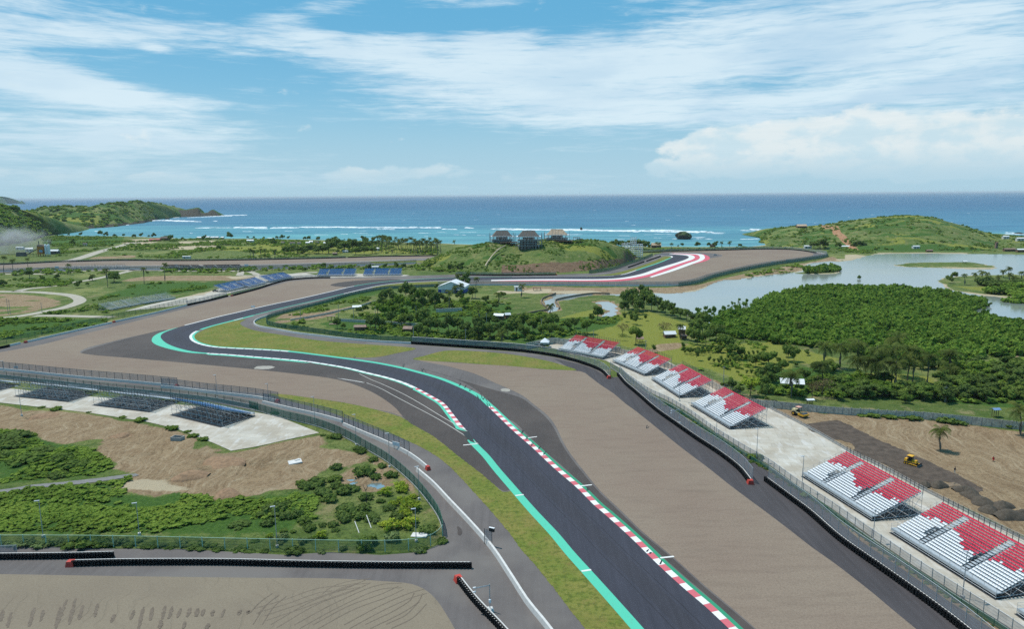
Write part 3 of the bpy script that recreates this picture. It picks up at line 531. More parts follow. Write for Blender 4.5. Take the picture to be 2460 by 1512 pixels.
for s in ('700,830 790,760 930,720 1100,700','0,990 300,900 620,790 830,770 1000,740','100,1060 400,960 700,850 1000,745','200,1130 600,900 900,790 1100,700','420,1138 800,930 1200,760 1400,745','600,1138 950,950 1250,840 1420,760','900,1138 1250,950 1500,840 1640,800','1100,1138 1400,990 1560,880 1600,800','1300,1138 1500,1040 1640,900','60,1100 180,920 290,830','20,1000 110,900 220,820'):
    w=W(C('b2',s)); w=smooth_line(w,6)
    for d in (0,1.5): ZR[0]+=.001; ribbon('wheel_rut',w,d-.09,d+.09,M_mark,ZR[0])
# the far straight
sheet('far_straight',D('-40,637.5 60,633 125,630 200,627.8 275,626 450,626 615,624 790,620 915,616.7 1052,614.7 1080,615 1060,622 1020,630 1007,634.5 865,641.5 740,645.5 615,649 520,651 430,651 250,651 120,653.5 0,656 -40,658'),M_apron,.02,0)
sheet('far_gravel',D('-40,640 60,635.5 125,632 275,627.8 450,627.6 615,625.6 790,621.6 915,618.2 1052,616 1040,620 880,627.5 790,631 615,635.5 440,637.5 275,640 130,642 -40,648'),M_gravel,.034,0)
stripe(D('-30,648 150,641.5 430,638 615,636.5 880,628.3 1040,621.3'),1.3,M_white,.07,'edge_line')
stripe(D('-30,653 150,646.5 430,642.5 615,641 880,634.3 1010,629.3'),1.1,M_green2,.07,'edge_line')
sheet('grass_verge',D('886,628.5 960,627.5 1027,626 1018,632 960,633.5 902,634'),M_grass,.046,0)
# pads, roads and paths
sheet('concrete_pad',D('-40,928 0,931 120,945 250,956 400,970 480,977 600,989 660,1000 690,1010 767,1040.5 690,1057 620,1073 555,1084 515,1066 425,1031 350,1013.5 212,992 100,979 0,968 -40,963'),M_conc,.03,0)
sheet('concrete_pad',D('1317,833 1330,823 1380,812 1440,826 1492,840 1530,845 1605,870 1705,918 1780,956 1850,980.5 1927,1020.5 2020,1073 2045,1088 2120,1123 2220,1178 2345,1240.5 2480,1306 2520,1580 2414,1503 2310,1436 2200,1364 2100,1295 2000,1224 1911,1164 1850,1119 1785,1081 1722,1041 1660,996 1610,966 1567,946 1532,922 1492,886 1455,867 1370,851'),M_conc,.03,0)
sheet('concrete_pad',D('300,748 400,738 450,730 500,720 545,706 615,690 700,670 792,667.5 970,664 985,662 960,659 855,658 760,661 735,657 620,661 610,668 560,680 520,696 490,708 430,717 360,732'),M_conc,.03,0)
sheet('path',D('-30,1182 30,1174 75,1166 150,1159 250,1148 325,1139 333,1143 300,1149 200,1163 75,1175 10,1186 -30,1196'),M_path,.03,3,.1)
def road(nm,pp,wd,mt,z=.028):
    w=smooth_line(W(pp),6); ribbon(nm,w,-wd/2,wd/2,mt,z); FLAT.append([tuple(p) for p in offs(w,-wd/2)]+[tuple(p) for p in offs(w,wd/2)][::-1])
road('road',C('m1','-60,395 0,387 150,370 300,348 450,318 600,288 720,250 765,225 760,200 700,172 600,155 500,147 350,135 200,133 0,130 -40,130'),7.5,M_road)
road('road',C('m1','150,130 260,105 380,92 520,75 640,50 725,38')+C('f1','850,895 1000,865 1150,830 1240,808 1290,795'),7.,M_road)
road('road',C('m1','330,365 450,362 700,366 1080,376'),6.5,M_road)
road('road',C('f1','20,835 200,835 560,832 800,806 960,800 1300,800'),7,M_road)
road('road',C('f1','1540,802 1700,806 2000,808 2460,806'),7,M_road)
road('road',C('f1','2300,850 2340,800')+C('f1','2460,850 2300,850'),6,M_road)
road('road',C('f1','585,725 760,685 960,620 1150,570 1260,540 1420,515'),13,M_road)
road('road',C('f2','380,835 500,822 590,820'),9,M_road)
road('road',C('f2','1900,770 1940,735 1950,705 1990,685'),5,M_path,.3)
# gravel fill of the earthworks
sheet('crushed_stone_fill',C('l4','335,295 480,272 640,252 700,260 1000,410 1350,562 1700,722 2050,900 2055,925 2015,950 1850,872 1690,835 1500,862 1420,840 1300,790 1150,692 1050,650 830,545 840,500 700,440 590,428'),plain('dark_fill',lin(88,76,66),.95,.3,.5),.05,2,.35)
# ------------------------------------------------------------ water outlines
LAG=W(C('m3','1330,165 1350,140 1500,148 1640,138 1750,120 1870,90 1960,40 2050,15 2200,8')+D('1787,669 1845,660 1890,656.5 1925,652 1938,645 1932,638 1950,632 1995,627 2020,628.5 2045,625.5 2082,615 2107,610 2220,608.5 2340,610 2480,611.5 2600,614 2600,672 2480,664 2440,660 2345,661 2307,663.5 2262,668 2250,672 2265,683 2282,696 2355,708.5 2432,716 2460,728.5 2600,745 2600,795 2460,780 2400,768 2340,757 2250,740 2150,735 2000,735 1900,738 1830,745 1780,752 1740,768 1710,776 1687,771 1668,768.5 1655,756 1650,743 1605,731 1590,718.5'))
POND=W(C('m3','810,228 870,220 930,222 985,250 1003,280 1000,345 960,366 860,372 890,340 945,316 900,296 850,285 870,265'))
CANAL=W(C('m3','385,160 420,150 700,145 760,152 1000,150 1340,150 1335,165 1000,162 780,160 640,180 520,205 440,215 415,235 440,275 455,290 440,310 345,330 335,318 380,290 350,265 300,235 310,215 390,190'))
POOL=W(C('l2','835,835 860,820 920,817 980,828 1000,845 1060,848 1120,840 1200,850 1215,865 1190,885 1100,893 1050,880 960,868 880,868'))
ISLE=W(D('2150,637.5 2180,631.5 2250,629.8 2340,629.8 2370,635 2397,642 2385,647 2330,646.5 2250,643 2180,641.5')); ISLE2=W(D('1905,656 1935,653 1950,650 1990,643 2015,643.5 2022,652 2005,657 1940,658.5'))
CREEK=W(D('2420,820 2432,822 2437,835 2440,850 2432,858 2460,865 2500,875 2500,885 2440,872 2424,862 2422,840'))
COAST=W(D('-1500,562 -400,558 -30,562 100,563 175,566 300,567 425,572 615,573 865,578 1052,584 1140,587 1300,590 1562,591.5 1730,592 1800,592 1835,588 1850,578 1900,560 2100,552 2300,554 2410,566 2460,574 2600,585 3400,600'))
for o,nm in ((LAG,'lagoon'),):
    xs=[p[0] for p in o]; ys=[p[1] for p in o]; m=MB(); m.quad((min(xs)-60,min(ys)-40,-.3),(max(xs)+250,min(ys)-40,-.3),(max(xs)+250,max(ys)+20,-.3),(min(xs)-60,max(ys)+20,-.3)); structure(m.build(nm,M_lag))
for o,nm in ((POND,'pond'),(POOL,'pool'),(CANAL,'canal'),(CREEK,'creek')):
    xs=[p[0] for p in o]; ys=[p[1] for p in o]; m=MB(); m.quad((min(xs)-4,min(ys)-4,-.32),(max(xs)+4,min(ys)-4,-.32),(max(xs)+4,max(ys)+4,-.32),(min(xs)-4,max(ys)+4,-.32)); structure(m.build(nm,M_lag))
# sea: one sheet to the horizon
def sea():
    ys=[900,1000,1150,1300,1500,1800,2400,4000,8000,20000,70000]; v=[];f=[]
    for y in ys:
        for k in range(13): v.append(((k-6)/6*(y*1.6+1500),y,-.5))
    for i in range(len(ys)-1):
        for k in range(12): a=i*13+k; f.append((a,a+1,a+14,a+13))
    me=bpy.data.meshes.new('sea'); me.from_pydata(v,[],f); me.materials.append(M_sea); structure(link('sea',me))
sea()
# ------------------------------------------------------------ natural ground: one sheet
def ground():
    def axis(segs):
        out=[]
        for a,b,s in segs: out+=list(np.arange(a,b,s))
        return np.array(out+[segs[-1][1]])
    xs=axis([(-9000,-2600,1600),(-2600,-1300,65),(-1300,-600,14),(-600,-240,4.5),(-240,-110,2.2),(-110,-10,1.1),(-10,70,2.2),(70,170,1.4),(170,420,3),(420,900,9),(900,1800,45),(1800,6000,1400)])
    ys=axis([(40,95,5),(95,215,1.1),(215,420,2.2),(420,700,3.2),(700,1100,6),(1100,1500,11),(1500,1900,100)])
    X,Y=np.meshgrid(xs,ys); nx=len(xs); x=X.ravel(); y=Y.ravel()
    def u(polys,reach=12.):
        r=np.full(x.shape,-reach)
        for p in polys: r=np.maximum(r,sdf(x,y,p,reach))
        return r
    cx=np.array([p[0] for p in COAST]); cy=np.array([p[1] for p in COAST]); off=y-np.interp(x,cx,cy)+ (fbm(x/40,y/40)-.5)*16
    flat=u(FLAT); lag=np.maximum(u([LAG],40),-40); jit=(fbm(x/9,y/9)-.5)*4
    lag=np.minimum(lag+jit,-u([ISLE,ISLE2],40)+jit); sm=np.maximum(u([POND,POOL,CREEK],12),u([CANAL],12))+(fbm(x/3,y/3)-.5)*1.5
    wat=np.maximum(lag,sm)
    z=(fbm(x/26,y/26,4)-.5)*1.6+(fbm(x/5,y/5,3)-.5)*.5
    z*=np.clip((-flat-.5)/9,0,1)
    z=np.where(flat>-1.3,-.06,z)
    z+=np.clip(-wat/6,-1,0)*0
    z=np.where(wat<-3,np.maximum(z,-.12),z)
    z=np.where(wat>-5,np.minimum(z,.35)*np.clip(-wat/5,0,1)+(-.30-np.clip(wat,-1.,3)*.45)*np.clip((wat+5)/5,0,1),z)
    z=np.where(flat>-1.3,-.06,z)
    z=np.where(off>-30,z*np.clip(-off/30,0,1)-.55-np.clip(off,-30,60)*.03+ .0,z); z=np.where((off<=-30),z,np.minimum(z,.8))
    d1=W(C('l1','-40,60 0,95 212,150 600,165 1000,215 1400,290 1700,350 2060,495 2200,565 2460,530')+C('l2','150,470 620,400 700,500 1050,600 1060,640 880,690 740,690 600,760 520,850 420,950 100,960 0,965')+C('l1','2300,1000 2000,985 1700,930 1500,985 1200,940 1080,905 1200,830 1300,770 1080,720 1130,670 960,610 850,520 650,500 400,440 300,360 0,335 -40,330'))
    d1b=W(C('l1','1100,900 1300,820 1800,860 2000,940 1700,930 1500,985')); 
    d2=W(C('l4','-10,125 500,185 1000,215 1500,250 2000,300 2700,400 2700,1500 2300,1290 1900,1090 1500,930 1100,705 800,565 330,300'))
    d3=W(C('m1','-40,150 200,158 450,185 580,225 600,245 500,285 250,335 0,370 -40,375')); d4=W(C('f1','1150,905 1250,880 1400,855 1700,850 2250,850 2460,868 2460,885 2200,900 1900,900 1500,898'))
    d5=W(D('1240,688 1330,690 1480,692 1600,691 1680,684 1760,664 1860,645 1960,628 2000,616 2020,628 1990,640 1925,650 1845,662 1780,672 1742,676 1720,684 1700,694 1640,704 1500,707 1330,706 1240,700')); d6=W(C('m2','150,420 260,350 500,330 800,300 1000,250 1230,185 1260,190 1010,270 900,300 640,385 300,430 170,440'))
    d7=W(C('m3','1400,640 1560,625 1700,640 1560,690 1330,720 1280,715')); d8=W(C('m3','1500,800 1700,860 1900,960 2000,1000 2100,1070 2200,1130 2460,1180 2460,1215 2100,1140 1900,1000 1700,900')); d9=W(C('m3','0,632 120,640 120,680 0,670')); d10=W(C('f1','850,690 960,655 1300,660 1300,680 1000,690'))
    d11=W(C('l2','960,560 1100,560 1500,850 1560,980 1500,960 1300,760 1080,640')); d12=W(C('l2','850,840 1250,840 1330,800 1200,720 900,700 820,780'))
    s1=W(C('f1','1170,545 1280,500 1560,495 1560,520 1420,545 1300,560')); s2=W(C('f1','1540,600 1850,600 2060,580 2100,560 1650,565')); s3=W(C('f4','740,652 830,648 940,660 930,685 870,700 700,705 680,712 640,700 740,690')); s4=W(C('f4','1600,765 1900,772 2100,775 2200,770 2100,785 1850,783')); s5=W(C('m1','0,190')+C('f4','1610,885 1690,920 1700,950 1640,930'))
    s6=W(C('f4','1050,632 1500,632 1900,633 1900,642 1500,640 1050,642')); s7=W(C('m3','380,125 760,120 900,140 600,150 400,145')); s8=W(C('l1','1100,900 1250,830 1350,820 1500,820 1700,870 1860,900 1700,925 1500,918 1250,915')); s9=W(D('540,665 735,658 735,664 560,672')); s10=W(C('f1','1720,520 2080,515 2080,535 1720,540')); s11=W(C('m1','1700,195 2100,105 2170,130 1830,230'))
    s12=W(C('m3','-130,118 20,128 200,108 380,108 372,140 230,152 120,140 -40,150 -150,140')); s13=W(C('m4','1600,0 1690,60 1780,115 2050,150 2400,185 2400,205 2040,170 1740,130 1660,70'))
    k1=W(C('l1','-40,335 300,355 380,430 560,480 850,520 950,600 1130,690 950,780 500,812 200,832 0,862 -40,870')); k2=W(C('l1','-40,965 300,880 600,860 800,870 1150,820 1300,790 1100,900 1500,990 1700,925 2050,985 2460,980')+C('l2','0,980 420,960 520,960 520,1215')+C('b2','480,80 300,240 0,250')+C('b1','2460,240 1500,230 0,215 -40,215'))
    k3=W(C('m1','-40,385 250,385 300,390 1060,398 1000,440 600,520 0,600 -40,610')); k4=W(C('m1','1000,160 1200,110 1260,60 1500,50 2000,40 2100,60 2000,110 1700,150 1300,180 1000,190')); k5=W(C('m2','100,370 600,260 1100,170 1300,120 1350,100 1000,140 640,220 200,330')); k6=W(C('m3','0,360 300,330 400,400 900,360 1050,400 1000,450 600,560 200,640 0,640'))
    k7=W(C('f1','400,470 1200,480 1160,545 900,560 420,560')); k8=W(C('m2','1200,250 2460,250 2460,600 1500,560 800,500 600,440 1200,330')); k9=W(C('m4','-100,980 60,900 300,860 760,900 1200,1080 1600,1080 1640,900 2000,820 2460,800 2900,900 2900,1500 2460,1260 1500,1180 700,1150 0,1110 -150,1060')); k10=W(C('m3','2500,130 2000,330 1850,420 2100,560 2460,600'))
    y1=W(C('m3','1050,330 1300,320 1700,440 1800,450 1650,600 1500,760 1100,660 700,540 500,560 900,440')); y2=W(C('m3','1500,800 1250,740 1300,700 1640,640 2100,640 2460,620 2700,700 2700,960 2460,980 2300,1040 2100,960 1900,880')); y3=W(C('m3','430,400 640,330 780,300 900,290 870,380 600,420 440,420')); y4=W(C('f1','950,625 1150,590 1900,600 2460,620')+C('f2','1000,640 1750,640 1750,570 0,520')+C('f1','2460,570 1700,570 1200,590')); y5=W(C('l2','230,20 700,150 900,300 770,330 250,210 0,150 -200,100 0,120')); y6=W(C('m4','0,600 140,610 300,680 700,780 500,830 0,800')); y7=W(C('m4','880,930 1300,930 1600,960 1600,1040 1000,1100')); y8=W(C('f4','1700,860 2460,850 2460,950 2000,960 1750,950')+C('m4','1720,70 2300,160 2500,200 2500,-80')); y9=W(C('f2','0,560 1000,600 1700,590 1700,640 900,640 0,650'))
    # the mask of each kind of ground, 0.5 on its outline
    def mk(polys,soft):
        s=u(polys,soft*1.5); return np.clip(.5+s/(2*soft),0,1)
    far=np.clip((y-250)/600,0,1)
    d13=W(D('1560,945 1617,977 1655,1007 1717,1044 1780,1084 1845,1123 1905,1166 1990,1226 2090,1296 2190,1366 2300,1438 2410,1505 2520,1578 2470,1578 2382,1516 2270,1444 2170,1374 2070,1306 1985,1231 1905,1175 1845,1137 1780,1095 1717,1055 1655,1017 1617,985 1550,953'))
    soil=mk([d13,d1,d2,d3,d4,d5,d6,d7,d8,d9,d10,d11,d12],3.5); soil=np.where(x<15,soil*np.clip(1.25-np.clip((fbm(x/17+5,y/17,4)-.53)*7,0,1.0),0,1),soil); sand=mk([s1,s2,s3,s4,s6,s7,s8,s9,s10,s11,s12,s13],3.); scr=mk([k1,k2,k3,k4,k5,k6,k7,k8,k9,k10],8.); yel=mk([y1,y2,y3,y4,y5,y6,y7,y8,y9],6.)
    shore=np.clip(.5+(wat+1.2)/5,0,1)*(lag>-8)*(fbm(x/60+3,y/60)>.42); sand=np.maximum(sand,np.where(wat>-7,shore,0)*.95); sand=np.maximum(sand,np.clip(.5+(off+9)/16,0,1)*(off>-30))
    soil=np.where(sm>-2.5,np.maximum(soil,.6*(1)),soil)
    for tr,dep,wd in ((C('l1','1930,700 2050,645 2200,640 2330,665 2460,680 2540,690'),1.3,1.3),(C('l1','1080,400 1150,408 1210,385 1240,372'),1.,1.2),(C('l1','1650,800 1800,770 1950,720'),-.9,1.6),(C('l1','330,190 420,205 480,190'),.9,1.3),(C('l1','2050,760 2250,790 2460,780 2560,760'),.35,.8),(C('l1','2050,790 2250,815 2460,805 2600,790'),.35,.8),(C('l1','1000,450 1300,520 1700,570 1950,600'),.3,.7),(C('l1','950,470 1250,545 1650,600 1900,635'),.3,.7),(C('l2','0,700 200,740 350,760 480,740'),.35,.8)):
        w_=smooth_line(W(tr),5); dd=np.full(x.shape,99.)
        k_=np.where((x>-200)&(x<10)&(y>110)&(y<240))[0]
        for a_ in resample(w_,.8): dd[k_]=np.minimum(dd[k_],np.hypot(x[k_]-a_[0],y[k_]-a_[1]))
        z-=dep*np.exp(-(dd/wd)**2)*np.clip((-flat-.5)/2,0,1)
    ins=sdf(x,y,d1,6); m=np.clip(ins/4,0,1); z+=m*((fbm(x/9,y/9,4)-.45)*1.5+(np.abs(fbm(x/3.2,y/7,3)-.5))*-.5)*np.clip((-flat-1)/4,0,1)
    ins=sdf(x,y,d2,6); z=np.where(ins>0,z*.4*np.clip((-flat-1)/4,0,1)+(fbm(x/2.6,y/2.6,3)-.5)*.25*np.clip((-flat-1)/4,0,1),z)
    emb=sdf(x,y,d5,5); z+=0
    v=np.stack([x,y,z],1); i=np.arange(len(ys)-1)[:,None]*nx+np.arange(nx-1)[None]; i=i.ravel(); f=np.stack([i,i+1,i+nx+1,i+nx],1)
    me=npmesh('ground',v,f,M_nat,np.stack([soil,sand,scr,yel],1),True); structure(link('ground',me))
    return xs,ys,z.reshape(len(ys),nx)
GX,GY,GZ=ground()
def gz(x,y):
    i=min(max(np.searchsorted(GX,x)-1,0),len(GX)-2); j=min(max(np.searchsorted(GY,y)-1,0),len(GY)-2)
    a=(x-GX[i])/(GX[i+1]-GX[i]); b=(y-GY[j])/(GY[j+1]-GY[j]); a=min(max(a,0),1); b=min(max(b,0),1)
    return float((GZ[j,i]*(1-a)+GZ[j,i+1]*a)*(1-b)+(GZ[j+1,i]*(1-a)+GZ[j+1,i+1]*a)*b)
# ------------------------------------------------------------ hills and headlands
HILLS=[]; M_hillg2=mat('headland_ground',lambda N:nat_fn(N,(168,122,88),(184,144,112),(130,92,66),(196,170,140)))
def hill(nm,sky,foot,Yf,back,n=90,m=34,rough=.10,mask=None,mt=M_nat,z0=-1.5,pw=.85,res=1.,gap=25):
    """skyline and foot from the photo, ridge at ground distance Yf(x), falling behind over 'back' metres"""
    sx=[p[0] for p in sky]; sy=[p[1] for p in sky]; fx=[p[0] for p in foot]; fy=[p[1] for p in foot]
    xs=np.linspace(sx[0],sx[-1],n); V=[];K=[]
    for i,x in enumerate(xs):
        f=np.array(P(x,float(np.interp(x,fx,fy)))); Y=max(Yf(x) if callable(Yf) else Yf,f[1]+gap); r=np.array(PY(x,float(np.interp(x,sx,sy)),Y)); h=max(r[2],.5)
        dirv=np.array([r[0]-f[0],r[1]-f[1]]); e=min((i+.0)/6,(n-1-i)/6,1.)
        for j in range(m):
            t=j/(m-1)*2
            if t<=1: q=f[:2]+dirv*t; s=.55*math.sin(t*math.pi/2)**pw+.45*t*t*(3-2*t)
            else: q=r[:2]+np.array([0,back])*(t-1); s=math.cos((t-1)*math.pi/2)**.8 if t<2 else 0
            nz=(float(fbm(np.array(q[0]/(22*res)),np.array(q[1]/(22*res)),5))-.5)*2*rough*h*math.sin(min(t,1)*math.pi)**.5 if t<=1 else (float(fbm(np.array(q[0]/22/res),np.array(q[1]/22/res),4))-.5)*rough*h
            V.append((q[0],q[1],z0+(h-z0)*s+(nz if .05<t<1.95 else 0)-(0.12*h*s if abs(t-1)>1e-6 and False else 0))); K.append((x,t))
    V=np.array(V); K=np.array(K); i=(np.arange(n-1)[:,None]*m+np.arange(m-1)[None]).ravel(); f=np.stack([i,i+m,i+m+1,i+1],1)
    msk=mask(V,K) if mask else np.zeros((len(V),4)); me=npmesh(nm,V,f,mt,msk,True); o=structure(link(nm,me)); HILLS.append((V,K,n,m)); return o
def m_center(V,K):
    x,t=K[:,0],K[:,1]; a=np.zeros((len(V),4)); nz=fbm(V[:,0]/14,V[:,1]/14,4)
    cut=np.clip((.30-t)/.1+.5,0,1)*np.clip((x-1195)/15,0,1)*(t<=1); cut=np.maximum(cut,np.clip((x-1478-(1-t)*10)/14,0,1)*.85*np.clip((.9-t)/.2,0,1)); a[:,0]=cut*(.45+nz*.6)
    rd=np.clip(1-np.abs(x-(1162+30*t))/3.5,0,1)*(t<.95)*0; a[:,0]=np.maximum(a[:,0],rd)
    a[:,2]=np.clip((nz-.52)*4,0,.9)*(t>.25); a[:,3]=np.clip((fbm(V[:,0]/30,V[:,1]/30)-.4)*3,0,.8); return a
hill('hill',D('1015,632 1025,625 1065,612 1090,601 1140,590 1172,583 1200,584 1230,587 1262,586 1305,577.5 1330,573.5 1360,580 1400,577 1425,577 1455,582 1480,590 1505,600 1530,616 1542,622'),
     D('1015,640 1060,652 1100,657 1180,660 1230,659 1337,657 1430,651 1507,632 1535,622 1542,619'),lambda x:715+ (x-1230)*.05,110,150,50,.10,m_center,M_hillg)
def m_right(V,K):
    x,t=K[:,0],K[:,1]; a=np.zeros((len(V),4)); nz=fbm(V[:,0]/34,V[:,1]/9+V[:,2]/5,5)
    tr=np.interp(t,[0,.25,.55,.8,1.],[2060,2035,2010,2005,1985]); a[:,0]=np.clip(1.15-np.abs(x-tr)/13,0,1)*(t<=1.02)*1.2; a[:,0]=np.maximum(a[:,0],np.clip(1-np.abs(x-1985)/22,0,1)*(t>.75)*(t<1.1))
    a[:,2]=np.clip((nz-.50)*5,0,.95); a[:,2]=np.maximum(a[:,2],np.clip((.25-t)*6,0,.9)*(x>2060)); a[:,3]=np.clip((fbm(V[:,0]/50,V[:,1]/50)-.47)*4,0,.6)*(a[:,2]<.5); return a
hill('headland',D('1826,592 1834,578 1845,562 1870,551 1907,545 1945,547 1970,543 2000,542 2045,533 2095,526 2145,521 2182,518 2232,520 2270,530 2307,540 2345,551 2382,562 2410,575 2440,590 2470,600'),
     D('1826,593 1845,597 1870,598 1950,598 2000,602 2100,605.5 2300,607 2470,608'),lambda x:1090-(x-2100)*.05,130,170,56,.11,m_right,M_hillg2)
M_cliffg=mat('cliff_ground',lambda N:nat_fn(N,(70,68,58),(86,80,68),(48,48,42),(100,92,78)))
def m_left(V,K):
    t=K[:,1]; a=np.zeros((len(V),4)); a[:,0]=np.clip((.13+.22*(fbm(V[:,0]/90,V[:,1]/90)-.5)-t)*9+.5,0,1); nz=fbm(V[:,0]/60,V[:,1]/40,4); a[:,2]=np.clip((nz-.47)*5,0,.95); a[:,3]=np.clip((fbm(V[:,0]/120,V[:,1]/120)-.45)*3,0,.7); return a
ROCKSLOPE=plain('cliff_rock',lin(60,66,58),.95,.35,.04)
hill('headland',D('55,527 67,516 72,510 90,502 112,497 130,499 145,495 175,497 212,497 237,491 255,492 275,488.5 300,488 325,485 345,487 362,490 385,493 400,497 412,505 418,512'),
     D('55,545 100,550 150,551 212,549.5 275,545 310,540 345,536 380,527 400,524 418,521'),lambda x:1500,260,150,46,.16,m_left,M_cliffg,res=3,gap=330)
hill('rocky_point',D('408,515 415,506 422,503 430,501 445,503 460,501 475,499 479,503 482,510 490,512 500,510 506,505 510,503.5 517,508 524,513 530,518'),
     D('408,522 430,522 450,521.3 480,520 510,519 530,518.7'),lambda x:2720,60,70,22,.22,lambda V,K:np.stack([np.clip(1.1-K[:,1]*.75,0,1),K[:,1]*0,K[:,1]*0+.9,K[:,1]*0],1),M_cliffg,res=3,gap=90)
hill('hill',D('-200,478 -60,492 0,500 25,503.5 45,510 62,517 82,525 100,532 112,539 120,548 125,557'),D('-200,600 -60,596 0,592 40,586 70,580 100,572 115,564 125,559'),lambda x:1000,160,90,40,.12,m_left,M_cliffg,res=2,gap=190)
def m_isl(V,K): return np.stack([K[:,1]*0,K[:,1]*0,K[:,1]*0+1,K[:,1]*0],1)
hill('island',D('-60,486 -30,473 0,472 8,474 14,479 19,489'),D('-60,491.5 0,490.5 19,490'),7000,400,24,12,.05,m_isl,res=12,gap=300)
hill('island',D('47.5,489.5 49,484 51,482 53,484.5 55,489.8'),D('47.5,490.3 55,490.3'),7000,60,12,10,.05,m_isl,res=12,gap=60)
def hz(x,y,x3):  # ground point under a photo point that lies on a hill: walk along the view ray
    pass
# ------------------------------------------------------------ foam and rocks
def foam(segs,seed):
    rg=np.random.RandomState(seed); V=[];Fc=[]
    for (x0,y0,x1,y1,wd) in segs:
        a=np.array(P(x0,y0)[:2]); b=np.array(P(x1,y1)[:2]); L=np.linalg.norm(b-a); k=max(8,int(L/5)); t=np.linspace(0,1,k); p=a+(b-a)*t[:,None]
        s=np.random.RandomState(int(x0*3+y0)).rand()*50; hw=wd*.68*np.clip(np.minimum(t,1-t)*9,0.02,1)**.5*(.35+1.4*fbm(t*L/38+s,t*0+s,3)); wob=(fbm(t*L/60+s,t*0+2,3)-.5)*22
        n=len(V)
        for q,h,o in zip(p,hw,wob):
            r=rg.rand(2)*.5+.75; c=q+np.array([0,1])*o; V+=[(c[0],c[1]-h*r[0],-.42),(c[0],c[1]+h*r[1],-.42),(c[0],c[1]+h*.5,-.42+min(1.6,h*.12))]
        for i in range(k-1):
            j=n+3*i; Fc+=[(j,j+3,j+5,j+2),(j+2,j+5,j+4,j+1)]
    me=npmesh('surf',V,Fc,M_foam); return me
fs=[(470,547.5,560,547,14),(560,546.5,642,546.5,20),(610,548,645,549,14),(650,547.5,720,547,22),(715,545.5,1000,547.5,24),(905,550,950,551,9),(980,546,1060,548.5,15),(1020,546,1063,546.5,13),(1060,550,1100,551,10),(1115,547,1140,548.5,12),(1178,550.5,1420,553.5,26),(1360,551,1440,554,18),(1420,553.5,1540,556,26),(1480,553,1530,553.5,12),(1530,554.5,1680,557.5,30),(1560,552.5,1640,554.5,14),(1660,556,1716,558,14),(1775,553,1842,554,20),(1800,551,1830,551.5,12),(1570,571,1590,572,5),(1615,573.5,1640,574.5,7),(1675,573.5,1715,574.5,6),
    (345,531,395,529.5,26),(385,524.5,430,523,22),(395,529,450,532,34),(420,531,470,532,24),(450,523,530,519.5,20),(500,520.5,560,519,22),(530,517.8,595,517.3,22),(460,532,484,533,16),(277,541.5,310,540.5,12),(510,531.5,520,531.5,12),(228,555,240,555.5,6),(455,560,462,560.5,4),(55,518,66,517,18),(2410,558,2440,560,12),(2415,562,2470,563,9),(1020,567,1030,567.4,3),]
tag(link('surf',foam(fs,4)),'lines of white surf breaking along the reef and around the headland','surf',kind='stuff')
fs2=[]; rr=random.Random(8)
for k in range(40):
    x=rr.uniform(560,1850); y=rr.uniform(553,572)+(x-600)*.004; fs2.append((x,y,x+rr.uniform(15,55),y+rr.uniform(0,.6),rr.uniform(1.5,3.5)))
for k in range(34):
    x=rr.uniform(300,2460); y=rr.uniform(500,543); fs2.append((x,y,x+rr.uniform(4,12),y,rr.uniform(1.5,3)))
tag(link('whitecaps',foam(fs2,9)),'thin broken whitecaps scattered over the open sea','whitecaps',kind='stuff')
def rock(x,y,wd,ht,label,seed,shape=0):
    b=P(x,y); k=pxm(x,y); w=wd/k; h=ht/k; bm=bmesh.new(); bmesh.ops.create_icosphere(bm,subdivisions=4,radius=1)
    for v in bm.verts:
        c=v.co; n=float(fbm(np.array(c.x*1.8+seed*7),np.array(c.y*1.8+c.z*1.5+seed),4)); s=.72+n*.55; top=.42 if shape==0 else .15
        c.x*=w/2*s*(1 if c.z<top else 1-(c.z-top)*.45)*(1.02-(.5*max(c.z,0) if shape else 0)); c.y*=w*.42*s; c.z=(c.z*.62+.38)*h*(.85+n*.3)
    me=bpy.data.meshes.new('rock'); bm.to_mesh(me); bm.free(); me.materials.append(M_rockv if shape==0 else M_rock)
    for p in me.polygons: p.use_smooth=False
    return tag(link('sea_rock',me,None,(b[0],b[1],-1.)),label,'rock')
def rkv(N):
    g=N.new('ShaderNodeNewGeometry'); z=N.xyz(g.outputs['Normal'])[2]; n=N.noise(g.outputs['Position'],.25,5,.7); zz=N.m('ADD',z,N.m('SUBTRACT',n,.5))
    return pbr(N,N.mix(N.mr(zz,.2,.6),lin(72,62,54),lin(74,92,54)),.95)
M_rockv=mat('vegetated_rock',rkv)
rock(1642,574,36,19,'tall dark rock stack capped with scrub standing in the shallow sea',1); rock(1396,553,6,9,'thin pointed rock standing in the surf line behind the hilltop buildings',2); rock(1415.5,553,9,2.6,'low flat rock in the surf just right of the pointed rock',3,1)
rock(1838,556,18,3,'low dark rocks in the surf off the left foot of the right headland',4,1); rock(1817,552.5,16,2,'nearly awash reef rock ringed by foam left of the right headland',5,1); rock(2448,561,22,4,'dark rocks at the waterline beyond the right end of the headland',6,1)
rock(1852,580,22,14,'brown rocky outcrop at the left foot of the right headland',7,1); rock(402,526.5,12,4,'small dark rock at the foot of the left headland',8,1)
